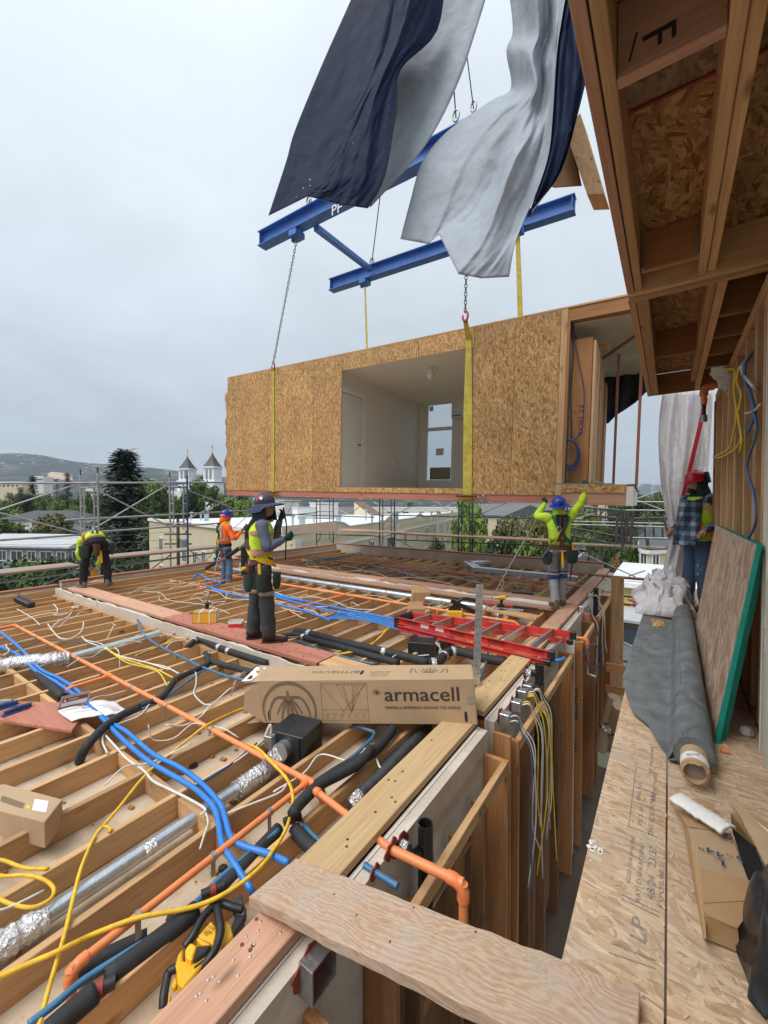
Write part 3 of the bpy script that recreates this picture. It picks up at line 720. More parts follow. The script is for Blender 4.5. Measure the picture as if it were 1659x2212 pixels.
p=onceil(931,793);lamp=fpart(MB().lathe([(.02,0),(.02,-.06),(.06,-.065),(.085,-.13),(.085,-.19),(.05,-.25),(.0,-.265)],(p.x,p.y,zc_),n=14),'ceiling_light',M['whitep'],smooth=40)
for u,v in((848,824),(893,848),(936,852),(921,802)):
 p=onceil(u,v);fpart(MB().lathe([(.07,-.001),(.07,-.012),(.05,-.014)],(p.x,p.y,zc_),n=12),'ceiling_disc',M['whitep'])
a,b=lp(982,862,YB),lp(1010,905,YB)
ac=fpart(MB().box(a.x,YB-.22,b.z,a.x+.85,YB-.003,a.z),'wall_heater',M['whitep'],bevel=.02)
fpart(MB().box(a.x+.05,YB-.223,b.z+.06,a.x+.3,YB-.2205,b.z+.10),'blue_strip',M['blue'],ac)
zs=.30
fpart(MB().box(.0,-.01,.115,.10,.12,HT),'corner_post',M['firZ'],bevel=.004);fpart(MB().box(-.02,-.006,.30,-.0,.02,HT),'red_strip',M['red_caulk'])
fpart(MB().box(.102,.0,.28,.135,.12,HT-.1),'corner_post',M['brownZ'])
xe_=lp(1372,1075).x
fpart(MB().box(.0,.0,-.03,xe_-.12,.06,.30-.005),'end_beam',M['pinkX'],bevel=.004)
fpart(MB().box(.105,-.014,.165,xe_-.14,-.002,.295),'osb_strip',M['osb_edge'])
fpart(MB().box(.0,.062,.27,xe_,DP,zs),'corridor_floor',M['concrete'],bevel=.002)
fpart(MB().box(xe_-.118,.0,-.03,xe_-.02,DP,.268),'end_beam',M['paper'])
fpart(MB().box(.0,-.012,.299,xe_-.3,-.0005,.315),'green_gasket',M['teal'])
fpart(MB().box(.14,.14,HT-.225,1.35,DP,HT-.203),'ceiling_board',M['drywall'])
fpart(MB().box(.0,.12,.31,.012,DP,HT-.21),'wall_board',M['drywall'])
for k,(x0,y0,x1,y1,m)in enumerate(((.16,.18,.46,.22,'brownZ'),(.47,.18,.51,.9,'firZ'),(.16,.95,.50,.99,'brownZ'),(.30,1.3,.50,1.34,'firZ'),(.2,1.8,.48,1.84,'brownZ'),(.46,1.35,.50,1.79,'brownZ'),(.2,2.4,.46,2.44,'firZ'),(.42,2.9,.46,3.4,'brownZ'))):
 fpart(MB().box(x0,y0,zs,x1,y1,HT-.45-.06*(k%3)),'riser_stud',M[m],bevel=.003)
fpart(MB().box(.40,.24,zs,.56,3.6,zs+.09),'sole_plate',M['paleY'],bevel=.003)
lettering('TOH 22',(.33,.1785,1.35),(0,0,1),(-1,0,0),.09,M['marker'],fm,width=.5,name='marker_writing').matrix_parent_inverse.identity()
q1,q2=lp(1331,900,2.0),lp(1381,900,.9)
for q,y in((q1,2.0),(q2,.9)):fpart(MB().beam((q.x,y,zs),(q.x,y,HT-.17),.045,.045,(0,1,0)),'end_post',M['redZ'])
fpart(MB().beam((q1.x-.5,2.3,zs+.02),(q2.x,.9,zs+.02),.05,.04),'sole_plate',M['redX'])
fpart(MB().beam((q1.x-.9,3.2,HT-.22),(q2.x,.9,HT-.22),.05,.06),'top_rail',M['brownX'])
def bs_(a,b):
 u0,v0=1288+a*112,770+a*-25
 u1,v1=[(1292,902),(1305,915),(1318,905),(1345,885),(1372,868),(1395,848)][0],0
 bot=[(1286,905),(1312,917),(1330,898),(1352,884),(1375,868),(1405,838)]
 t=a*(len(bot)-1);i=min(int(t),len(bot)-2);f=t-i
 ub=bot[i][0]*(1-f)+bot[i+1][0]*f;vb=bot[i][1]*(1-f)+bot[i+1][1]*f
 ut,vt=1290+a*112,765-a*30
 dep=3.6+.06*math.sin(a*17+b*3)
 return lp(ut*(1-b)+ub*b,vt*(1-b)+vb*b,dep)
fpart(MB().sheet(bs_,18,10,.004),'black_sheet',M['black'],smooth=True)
def ell(cu,cv,ru,rv,ly,n=26,jit=1.5,seed=0):
 r=random.Random(seed);return[lp(cu+ru*math.cos(2*math.pi*k/n)+r.uniform(-jit,jit)*.4,cv+rv*math.sin(2*math.pi*k/n)+r.uniform(-jit,jit)*.6,ly)for k in range(n)]
mb=MB()
for k in range(6):mb.tube(ell(1229+(k%3)-1,977+1.5*k,20+(k%3)*1.3,29+k*.9,.12-.008*k,seed=k),.009,6,closed=True)
fpart(mb,'cable_coil',M['navy_c'],smooth=True)
for k,pts in enumerate([[(1231,700),(1238,760),(1233,850),(1235,950)],[(1235,705),(1250,780),(1262,850),(1256,930),(1240,950)],[(1283,770),(1288,850),(1277,930),(1272,1010)],[(1279,745),(1290,800),(1284,880),(1279,905)]]):
 fpart(MB().tube(smooth_path([lp(u,v,.15 if k<2 else .5)for u,v in pts]),.008,6),'loose_cable',M['navy_c' if k%2 else 'black_c'],smooth=True)
p=lp(1232,706,.12);fpart(MB().box(p.x-.04,.10,p.z-.09,p.x+.05,.2,p.z+.07),'junction_box',M['duct_black'],bevel=.004)
p,q=lp(1285,742,.8),lp(1312,744,.8)
fpart(MB().tube([p,q,lp(1313,758,.8)],.028,9),'sprinkler_drop',M['orange'],smooth=40)
def wrap(a,b):
 r=mnoise.noise((b*7,a*2,3))
 return(-LEN-.01-a*(.05+.09*max(0,r+.3)),.02+.1*a*mnoise.noise((b*9,0,1)),HT*(1-b)+.15*b-.35*(1-b))
fpart(MB().sheet(wrap,3,40,.004),'torn_wrap',M['card2'],smooth=True)
def hump(a,b):return(lp(790,760).x+a*1.5,.5+b*2.5,HT+.03+.13*math.sin(math.pi*a)*math.sin(math.pi*b)+.03*mnoise.noise((a*6,b*6,0)))
fpart(MB().sheet(hump,12,10,.004),'roof_sheeting',M['tarp_w'],smooth=True)
# ================================================================ lifting frame
lf=thing('spreader_rig','blue riveted steel spreader beams hanging above the strand-board module','lifting beam',(-5,8,7.6))
def ibeam(name,p,q,w,h,mat,par,rivets=True):
 p,q=Vector(p),Vector(q);d=(q-p).normalized();s=d.cross(Vector((0,0,1))).normalized();u=s.cross(d)
 mb=MB();c=(p+q)/2;hl=(q-p)/2
 mb.obox(c+u*(h/2-.012),hl,s*w/2,u*.012);mb.obox(c-u*(h/2-.012),hl,s*w/2,u*.012);mb.obox(c,hl,s*.012,u*(h/2-.026))
 for k in(-1,1):mb.obox(c+hl*k*.985,d*.008,s*(w/2-.015),u*(h/2-.03))
 o=mb.build(name,mat,par,bevel=.003)
 if rivets:
  n=int((q-p).length/.2);rv=MB()
  for k in range(1,n):
   x=p+(q-p)*(k/n)
   rv.lathe([(.016,0),(.012,.010),(0,.013)],x+s*.016*1-u*(h/2-.055),s,n=6)
  link(rv.mesh('rivets',M['galv']),'rivets',o,kind='stuff')
 return o
ibeam('spreader_beam',Y(565,521,6.96),Y(565,521,6.96)+Vector((7.4,.0,-.13)),.26,.36,M['rib_blue'],lf,False)
fb0,fb1=Y(715,618,9.95),Y(1243,441,10.1)
fbm=ibeam('spreader_beam',fb0,fb1,.26,.36,M['rib_blue'],lf)
MB().beam(Y(683,492,7.1),Y(800,582,9.85),.14,.12).build('cross_tie',M['rib_blue'],lf,bevel=.003)
lettering('PF',Y(727,452,6.80),ex,(0,0,1),.30,M['whitep'],lf)
def clamp(u,v,y):
 c=Y(u,v,y);mb=MB()
 mb.box(c.x-.12,c.y-.15,c.z-.07,c.x+.12,c.y+.15,c.z+.07);mb.box(c.x-.15,c.y-.05,c.z-.12,c.x-.09,c.y+.05,c.z+.1);mb.box(c.x+.09,c.y-.05,c.z-.12,c.x+.15,c.y+.05,c.z+.1)
 mb.build('beam_clamp',M['rib_blue'],lf,bevel=.008);return c-Vector((0,0,.1))
hA=clamp(641,508,6.96);hB=clamp(788,610,9.95);hC=clamp(1118,498,9.95)
hD=Vector((lp(1005,700).x*0+Y(1012,470,6.96).x,6.96,hA.z-.08))
clamp(1012,462,6.96)
def chainlinks(p,q,r,parent,name='chain'):
 p,q=Vector(p),Vector(q);d=q-p;n=int(d.length/(r*3.4));d.normalize();a=d.orthogonal().normalized();b=d.cross(a);mb=MB()
 for k in range(n):
  c=p+d*((k+.5)*(Vector(q)-p).length/n);s=a if k%2 else b
  pts=[c+d*(r*2.2*math.sin(w))+s*(r*1.15*math.cos(w))for w in[2*math.pi*j/8 for j in range(8)]]
  mb.tube(pts,r*.38,5,closed=True)
 return mb.build(name,M['chain'],parent)
def sling(nm,label,top,hookuv,y,ubot,w_top,w_bot,side):
 t=thing('lifting_sling',label,'sling',top,'slings carrying the hoisted module');hk=Y(hookuv[0],hookuv[1],y)
 chainlinks(top,hk+Vector((0,0,.12)),.021,t)
 pts=[hk+Vector((math.sin(a)*.05,0,.06+math.cos(a)*.09))for a in[i*.55 for i in range(10)]]
 MB().tube(pts,.02,7).build('hook',M['hook'],t,smooth=True)
 topf=MT@Vector((L(hk).x,-.02,HT+.02));
 xb=lp(ubot,1060).x;seq=[]
 for f,z in((0,None),(.12,HT-.2),(.5,HT*.5),(1,.02)):
  x=L(hk).x*(1-f)+xb*f
  seq.append((hk,w_top)if z is None else(MT@Vector((x,-.024,z)),w_top+(w_bot-w_top)*min(1,f*2.2)))
 seq.append((MT@Vector((xb,.12,-.045)),w_bot));seq.append((MT@Vector((xb,DP*.5,-.05)),w_bot))
 rings=[]
 for i,(c,w)in enumerate(seq):
  th=ex.cross(ey)*0
  nrm=(ey if i<4 else ez)*.006
  rings.append([c-ex*w/2-nrm,c+ex*w/2-nrm,c+ex*w/2+nrm,c-ex*w/2+nrm])
 MB().loft(rings).build('strap',M['sling'],t,bevel=0)
 bar=MT@Vector((xb,-.06,.06+.02))
 MB().tube([bar-ex*.17*side[0],bar+ex*.22*side[1]],.022,8).build('edge_bar',M['rust'],t,smooth=40)
 return t
sling('a','yellow webbing sling on chain at the torn west end of the hoisted module',hA,(590,797),6.92,591,.075,.11,(1,1))
sB=sling('b','wide yellow webbing sling with red hook beside the open doorway of the module',hD,(1005,690),6.96,1011,.08,.17,(1.2,1.2))
pts=[MT@Vector((lp(1040,1078).x,-.07,.05)),MT@Vector((lp(1048,1070).x,-.07,.1)),MT@Vector((lp(1045,1092).x,-.07,-.03)),MT@Vector((lp(1035,1075).x,-.07,.08))]
MB().tube(smooth_path(pts),.014,6).build('snap_hook',M['steel'],sB,smooth=True)
t=thing('lifting_sling','thin yellow strap from the riveted beam to the module roof','sling',hB,'slings carrying the hoisted module')
e_=MT@Vector((lp(797,752,2.7).x,2.7,HT+.03))
MB().loft([[c-ex*w/2,c+ex*w/2,c+ex*w/2+ey*.012,c-ex*w/2+ey*.012]for c,w in((hB,.03),(hB*.8+e_*.2,.06),(e_,.065))]).build('strap',M['sling'],t)
t=thing('lifting_sling','broad yellow strap dropping behind the pale tarp tip to the module roof','sling',hC,'slings carrying the hoisted module')
e_=MT@Vector((lp(1131,690,2.7).x,2.7,HT+.03))
MB().loft([[c-ex*w/2,c+ex*w/2,c+ex*w/2+ey*.012,c-ex*w/2+ey*.012]for c,w in((hC,.10),(hC*.5+e_*.5,.12),(e_,.13))]).build('strap',M['sling'],t)
CR=Vector((-4.4,8.2,17.0))
rp=thing('hoist_rope','thin steel wire ropes rising from the blue beams to the crane','wire rope',CR)
for p in(Y(667,440,6.96),Y(803,570,9.95),Y(985,255,8.0),Y(1023,235,9.0)):
 top={0:CR}.get(1,None)
 q=CR
 if p.z>8.6:q=p+Vector((-.25,-.1,3.0))if False else p+(CR-p)*.9
 MB().tube([p,q],.014,6).build('wire_rope',M['scaffd'],rp,smooth=True)
 pts=[p+Vector((.07*math.cos(a),0,.05+.12*math.sin(a)))for a in[2*math.pi*k/10 for k in range(10)]]
 MB().tube(pts,.02,6,closed=True).build('shackle',M['steel'],rp,smooth=True)
# ================================================================ loose tarps flapping from the floor above
def lerp_line(pts,t):
 t=t*(len(pts)-1);i=min(int(t),len(pts)-2);f=t-i
 return[a*(1-f)+b*f for a,b in zip(pts[i],pts[i+1])]
def strip3(cols,name,lab,m_front,m_back,nu,nv,amp,seed,holes=()):
 sp=[[Vector(q)for q in smooth_path([Vector((u,v,d))for u,v,d in c],5)]for c in cols]
 def fn(a,b):
  t=a*(len(sp)-1);i=min(int(t),len(sp)-2);f=t-i
  qa,qb=lerp_line(sp[i],b),lerp_line(sp[i+1],b)
  u,v,d=(x*(1-f)+y*f for x,y in zip(qa,qb))
  edge=min(1,6*min(a,1-a))
  w=mnoise.noise((a*4+seed,b*2.2,seed*.7))*amp+mnoise.noise((a*11+seed,b*7,2))*amp*.35+mnoise.noise((a*23+b*9,b*19,seed))*amp*.13
  return D(u,v,d+w*edge)
 mb=MB().sheet(fn,nu,nv,.004,1,0)
 for k in sorted((q for a,b in holes for q in(int(a*nu)*nv+int(b*nv),nu*nv+int(a*nu)*nv+int(b*nv))),reverse=True):del mb.f[k],mb.m[k]
 o=mb.build(name,[m_front,m_back],smooth=True)
 return tag(o,lab,'tarp','loose tarps on the upper floor')
strip3([[(1075,-90,4.6),(1030,60,4.7),(985,190,4.8),(915,320,4.9),(800,448,5.0)],[(960,-90,4.95),(935,80,5.05),(862,160,5.1),(850,260,5.15),(795,440,5.2)],[(840,-90,5.2),(800,90,5.3),(770,200,5.35),(760,330,5.35),(740,430,5.3)]],'tarp','pale inner fold of the big black tarp, hanging free in the wind',M['tarp_k'],M['tarp_w'],30,50,.06,5.2)
strip3([[(795,-90,5.0),(758,0,5.0),(700,130,5.0),(638,280,5.0),(618,350,4.95),(580,466,4.9)],[(850,-90,4.75),(815,100,4.75),(770,230,4.75),(720,330,4.75),(690,400,4.7),(665,424,4.75)],[(905,-90,4.6),(870,60,4.6),(820,180,4.6),(790,280,4.6),(770,380,4.6),(735,442,4.65)],[(965,-90,4.7),(945,65,4.7),(866,150,4.65),(856,240,4.6),(832,380,4.55),(795,450,4.6)]],'tarp','big glossy black tarp hanging over the blue beam, dotted with small holes',M['tarp_k'],M['tarp_w'],110,110,.055,1.3,[(.24,.80),(.27,.84),(.20,.95),(.5,.90),(.62,.905),(.66,.30),(.55,.62),(.22,.88)])
strip3([[(1090,-80,4.4),(1108,60,4.45),(1094,110,4.5),(1104,190,4.6),(1060,218,4.7),(965,285,4.9),(912,350,4.95),(885,440,4.95),(865,516,4.9)],[(1120,-80,4.3),(1140,60,4.3),(1128,110,4.25),(1140,190,4.2),(1090,240,4.35),(1030,310,4.5),(990,380,4.55),(960,460,4.6),(925,527,4.65)],[(1150,-80,4.1),(1165,60,4.1),(1150,120,4.05),(1160,190,4.0),(1120,260,4.2),(1085,330,4.35),(1060,400,4.45),(1010,470,4.5),(948,505,4.5)],[(1180,-80,4.2),(1190,60,4.25),(1172,130,4.2),(1172,200,4.2),(1150,280,4.05),(1110,350,4.0),(1085,420,4.0),(1045,520,4.05),(990,592,4.1)],[(1205,-80,4.0),(1200,60,4.0),(1198,130,4.0),(1192,210,4.0),(1172,300,4.1),(1150,380,4.15),(1122,450,4.15),(1085,540,4.1),(1040,601,4.1)],[(1235,-80,3.9),(1214,40,3.9),(1203,120,3.9),(1194,255,3.9),(1186,330,3.95),(1165,400,4.0),(1135,470,4.05),(1112,530,4.0),(1100,598,4.05)]],'tarp','crumpled pale grey tarp hanging in front of the spreader beams',M['tarp_w'],M['tarp_k'],90,84,.085,8.1)
strip3([[(1235,-80,3.95),(1214,40,3.95),(1203,120,3.95),(1194,255,3.95),(1180,350,4.0),(1140,470,4.1)],[(1270,-80,3.7),(1240,40,3.8),(1245,120,3.8),(1232,255,3.85),(1200,380,3.95),(1146,465,4.05)],[(1300,-80,3.6),(1285,40,3.7),(1275,130,3.75),(1250,240,3.8),(1212,370,3.95),(1150,455,4.0)]],'tarp','narrow black tarp edge between the grey tarp and the timber rim',M['tarp_k'],M['tarp_w'],20,44,.08,3.3)
p0,p1,p2=D(1112,500,4.02),D(1121,530,4.05),D(1119,560,4.05)
# ================================================================ the town behind: ground, street, hills
GZ=-12.0
fh=Vector((-math.sin(YAW),math.cos(YAW),0))
def P(u,dep,z=GZ):
 q=fh*dep+_rt*((u-CX)/F_PX*dep);return Vector((q.x,q.y,z))
def zv(v,dep):return CAM.z-(v-HZ)/F_PX*dep
def ground_mat():
 g=G('ground_cover');n=g.noise(.02,5);col=g.ramp(n,[(.35,(.05,.06,.03)),(.5,(.11,.11,.08)),(.62,(.17,.16,.145))])
 return g.set(col,.95)
gm=MB();gm.add([(-4200,-300,GZ),(4200,-300,GZ),(4200,5200,GZ),(-4200,5200,GZ)],[(0,1,2,3)])
struct(gm.build('ground',ground_mat()))
r0,r1=P(1240,95),P(1330,240)
rd=(r1-r0).normalized();rs=Vector((rd.y,-rd.x,0))
a,b=r0-rd*70,r0+rd*420
struct(MB().add([a-rs*5.5+Vector((0,0,.02)),a+rs*5.5+Vector((0,0,.02)),b+rs*5.5+Vector((0,0,.02)),b-rs*5.5+Vector((0,0,.02))],[(0,1,2,3)]).build('street',M['asphalt']))
struct(MB().add([a-rs*.15+Vector((0,0,.03)),a+rs*.15+Vector((0,0,.03)),b+rs*.15+Vector((0,0,.03)),b-rs*.15+Vector((0,0,.03))],[(0,1,2,3)]).build('street_line',M['line']))
struct(MB().beam(a+rs*7+Vector((0,0,.06)),b+rs*7+Vector((0,0,.06)),2.6,.12).build('pavement',M['concrete']))
def hillmat():
 g=G('wooded_hillside');n=g.noise(.012,6,.65);m=g.noise(.0035,3)
 col=g.ramp(n,[(.40,(.002,.004,.004)),(.50,(.007,.013,.010)),(.60,(.034,.038,.030))])
 col=g.mix(g.mr(m,.52,.62,0,.35),col,(.16,.15,.11))
 v=g.n('TexVoronoi',{'Vector':g.co,'Scale':.014},voronoi_dimensions='2D');col=g.mix(g.ma('MULTIPLY',g.ramp(v,[(.13,(1,1,1)),(.16,(0,0,0))]),g.mr(g.noise(.004,2),.48,.6,0,.8)),col,(.5,.5,.48))
 return g.set(col,.95,0,n,1,12)
RIDGE=[(-420,990),(-200,980),(-60,982),(50,981),(110,986),(165,998),(240,1003),(300,1009),(360,1013),(420,1024),(500,1032),(600,1040),(720,1050),(900,1062),(1200,1068),(1700,1070)]
def hill(a,b):
 u=-420+2120*a;i=0
 while i<len(RIDGE)-2 and RIDGE[i+1][0]<u:i+=1
 f=(u-RIDGE[i][0])/(RIDGE[i+1][0]-RIDGE[i][0]);f=max(0,min(1,f));v=RIDGE[i][1]*(1-f)+RIDGE[i+1][1]*f
 dep=1300+1400*b;top=zv(v,2700)
 z=GZ-4+(top-GZ+4)*(b**1.25)
 p=P(u,dep,0);n=mnoise.noise((p.x*.0022,p.y*.0022,1))*34+mnoise.noise((p.x*.008,p.y*.008,4))*12+mnoise.noise((p.x*.035,p.y*.035,7))*4.5
 return(p.x,p.y,z+n*(b*(1-.55*b)))
struct(MB().sheet(hill,190,46,1.0).build('hills',hillmat(),smooth=True))
q=[P(u,2050,0)for u in(104,118,140,150,158,140,122,110)]
def hz_(u,v,dep):return P(u,dep,zv(v,dep))
def patch(a,b):
 b_=.47+.14*b;u=100+62*a
 h=Vector(hill((u+420)/2120,b_));e_=min(a,1-a,b,1-b)*4;h.z+=22*min(1,e_)-6+3*mnoise.noise((a*5,b*4,1));return h
struct(MB().sheet(patch,14,10,1.0).build('hillside_quarry',plain('bare_earth',(.42,.30,.20),.95,var=.3,scale=.02),smooth=True))
# ================================================================ trees
def leaves_blob(mb,r,c,rad,n,s,squash=.75):
 for _ in range(n):
  d=Vector((r.gauss(0,1),r.gauss(0,1),r.gauss(0,1))).normalized();k=rad*(r.random()**.33)*(.75+.35*r.random())
  p=c+Vector((d.x*k,d.y*k,d.z*k*squash));nn=(d+Vector((r.uniform(-.7,.7),r.uniform(-.7,.7),r.uniform(-.2,.9)))).normalized()
  a=nn.orthogonal().normalized();w=r.uniform(0,6.28);b=nn.cross(a);a,b=a*math.cos(w)+b*math.sin(w),b*math.cos(w)-a*math.sin(w)
  q=s*r.uniform(.6,1.35)
  mb.add([p-a*q*.6,p+b*q*.32+a*q*.05,p+a*q*.6,p-b*q*.32+a*q*.05],[(0,1,2,3)])
def crown_mesh(name,seed,h,w,nb,nl,s,mat,lo=.35):
 r=random.Random(seed);mb=MB()
 for k in range(nb):
  t=(k+.5)/nb;zc=lo+(1-lo)*t;pr=math.sqrt(max(.03,1-((zc-.62)/.46)**2))if zc>.3 else .6
  a=r.uniform(0,6.28);rr=w/2*pr*r.uniform(.2,.8)
  rad=w*r.uniform(.13,.23)
  leaves_blob(mb,r,Vector((rr*math.cos(a),rr*math.sin(a),h*zc-rad*.3)),rad,nl,s)
 return mb.mesh(name,mat)
def trunk_mesh(name,seed,h,r0):
 r=random.Random(seed);mb=MB();pts=[Vector((r.uniform(-.2,.2)*k*.3,r.uniform(-.2,.2)*k*.3,h*.75*k/4))for k in range(5)]
 mb.tube(pts,[r0*(1-.17*k)for k in range(5)],7)
 for k in range(6):
  b=pts[1+k%3];a=r.uniform(0,6.28);L_=h*r.uniform(.2,.34)
  mb.tube([b,b+Vector((math.cos(a),math.sin(a),.9))*L_*.5,b+Vector((math.cos(a)*1.1,math.sin(a)*1.1,1.5))*L_],[r0*.45,r0*.3,r0*.1],5)
 return mb.mesh(name,M['bark'],smooth=True)
CR_={}
def tree(u,vtop,dep,wpx,kind,seed,label,group='town trees',name='tree',base=GZ):
 top=zv(vtop,dep);H=max(2.5,top-base);W=wpx/F_PX*dep;key=(kind,seed%3)
 if key not in CR_:
  CR_[key]=(crown_mesh('crown',seed%3+ord(kind)*3,1.0,1.0,30,62,.075,M['leaf_'+kind]),trunk_mesh('trunk',seed%3,1.0,.035))
 t=thing(name,label,'tree',P(u,dep,base),group)
 r=random.Random(seed*7+1)
 for me,nm in zip(CR_[key],('crown','trunk')):
  o=bpy.data.objects.new(nm,me);COL.objects.link(o);o.parent=t
  o.scale=(W,W,H);o.rotation_euler=(0,0,r.uniform(0,6.28))
 return t
T=tree
T(110,1110,104,105,'d',1,'brownish round tree before the dark hipped roof');T(12,1124,100,120,'a',2,'bushy tree at the frame edge under the scaffold brace')
T(50,1096,150,60,'b',3,'light green tree just left of the dark shingled roof ridge'.replace('left of','beyond'));T(88,1083,165,50,'a',4,'round green tree above the dark hipped roof')
T(128,1083,150,46,'b',5,'bright green tree behind the scaffold braces');T(160,1092,140,40,'b',6,'yellow green tree close to the first scaffold frame')
T(318,1034,120,75,'b',7,'light tree peeping out behind the tall redwood');T(345,1046,105,70,'a',8,'leafy tree between redwood and church')
T(440,1040,112,80,'a',9,'dark rounded tree below the church towers');T(408,1062,100,70,'c',10,'dense tree over the cream building roof edge');T(385,1078,96,60,'a',11,'low tree beside the second scaffold frame')
T(500,1076,118,60,'b',12,'yellow green tree behind the worker in orange');T(528,1082,108,55,'b',13,'light tree behind the man with the flap hat')
T(330,1150,60,70,'c',14,'dark tree at the corner of the cream building');T(225,1180,48,90,'c',15,'dark shrubby tree under the redwood');T(275,1205,42,90,'c',16,'dark tree behind the white plank walkway')
for k,(u,v,d,w)in enumerate([(20,1220,40,110),(75,1212,38,120),(135,1206,39,120),(175,1222,36,90),(60,1245,30,130),(130,1248,29,130),(5,1262,27,120),(200,1250,31,90),(255,1240,33,80)]):
 T(u,v,d,w,'ca'[k%3==1],20+k,'%s tree top in the belt below the scaffold walkway, %s'%(('dark','mid green','dark')[k%3],('at the frame edge','under the first plank','under the middle of the plank','beside the bending man','low in front','low under the brace','cut by the frame edge','by the plank end','beyond the bending man')[k]),'tree belt under the west scaffold')
T(890,1088,150,50,'a',31,'small round tree beyond the curved parapets');T(1003,1076,72,66,'b',32,'tall bright green tree behind the blue scaffold frame');T(1030,1096,66,60,'b',33,'second bright tree touching the blue scaffold frame')
T(944,1168,46,60,'c',34,'dark bush against the cream wall windows');T(792,1178,44,40,'c',35,'little dark bush over the far parapet')
T(1110,1122,52,100,'d',36,'big olive tree behind the pole of the tag line');T(1160,1112,60,80,'d',37,'olive tree behind the worker in lime');T(1085,1160,44,90,'c',38,'dark tree above the far red rim')
T(1140,1165,40,90,'a',39,'green tree beside the lime worker hip');T(1272,1102,95,70,'b',40,'yellow green tree behind the lattice girders');T(1235,1108,110,50,'a',41,'tree behind the lime sleeve')
T(1340,1204,42,46,'e',42,'round russet tree above the yellow house');T(1330,1178,52,66,'c',43,'dark tree between street and bay window house');T(1365,1170,50,50,'a',44,'green tree in front of the slate turret')
T(1300,1120,86,50,'a',45,'street tree by the utility pole');T(1325,1100,100,60,'c',46,'dark street tree behind the girder upright');T(1352,1082,120,60,'a',47,'mid green tree under the corridor slab corner');T(1392,1074,118,70,'c',48,'dark tree beside the plastic curtain');T(1420,1068,130,60,'a',49,'tree behind the plastic curtain edge')
T(1400,1110,90,60,'a',50,'green tree above the slate turret');T(1410,1135,76,60,'b',51,'lighter tree under the scaffold rail by the curtain');T(1310,1345,24,30,'a',52,'shrub at the foot of the yellow house');T(1365,1058,190,40,'c',53,'far dark tree on the skyline by the curtain')
T(1212,1130,75,60,'a',54,'tree behind the blue hard hat')
for k in range(16):
 u=1130+k*19+(k*37%11);T(u,1070+(k*7%9),240+(k*53%160),40,'cad'[k%3],60+k,'distant dark tree on the low eastern skyline','skyline trees')
for k in range(30):
 u=-20+k*19+(k*31%13);T(u,1066+(k*13%26),135+(k*47%150),34+(k*17%22),'abdab'[k%5],90+k,'round tree standing among the town roofs','trees among the roofs')
def conifer_mesh(seed,h,w,n,s,mat,droop=.18,nl=15):
 r=random.Random(seed);mb=MB()
 for k in range(n):
  t=(k+.4)/n;z=h*(.10+.90*t);a=k*2.4+r.uniform(-.4,.4);Rr=w/2*((1-t)**.72)*r.uniform(.72,1.12)*(1 if t<.93 else .7)+.02*w
  if t>.8:Rr=max(Rr,w*.11*r.uniform(.6,1.3))
  for j in range(nl):
   q=(j+.6)/nl;p=Vector((math.cos(a)*Rr*q,math.sin(a)*Rr*q,z-droop*Rr*q*q+r.uniform(-.3,.3)*s))
   for _ in range(2):
    d=Vector((math.cos(a+r.uniform(-1,1)),math.sin(a+r.uniform(-1,1)),r.uniform(-.5,.15)));b=d.cross(Vector((0,0,1))).normalized();L_=s*r.uniform(.7,1.4);o_=Vector((r.uniform(-1,1),r.uniform(-1,1),r.uniform(-.6,.6)))*s*.6
    mb.add([p+o_-b*L_*.16,p+o_+d*L_*.5-b*L_*.3,p+o_+d*L_,p+o_+d*L_*.5+b*L_*.3],[(0,1,2,3)])
 return mb.mesh('crown',mat)
def conifer(u,vtop,dep,wpx,seed,label,n=150,mat='needle',name='conifer',base=GZ,s=None):
 top=zv(vtop,dep);H=top-base;W=wpx/F_PX*dep
 t=thing(name,label,'tree',P(u,dep,base),'conifers of the town')
 me=conifer_mesh(seed,H,W,n,s or W*.085,M[mat]);o=link(me,'crown',None);o.parent=t
 o=link(MB().tube([(0,0,0),(0,0,H*.5),(0,0,H*.97)],[W*.05,W*.03,.04],8).mesh('trunk',M['bark'],True),'trunk');o.parent=t
conifer(270,974,78,175,3,'tall dark redwood with a flat storm-worn top',300,name='redwood_tree',s=1.0)
conifer(72,1028,190,44,4,'dark conifer standing among houses below the hills');conifer(147,1022,190,36,5,'pointed dark conifer by the first scaffold frame');conifer(124,1034,260,26,6,'small slim conifer in the far town',70);conifer(45,1052,170,40,7,'squat conifer near the grey hipped roof',90);conifer(60,1068,150,60,9,'broad dark conifer above the shingled roof',110)
conifer(1290,1052,300,16,8,'tiny dark conifer on the far skyline',50)
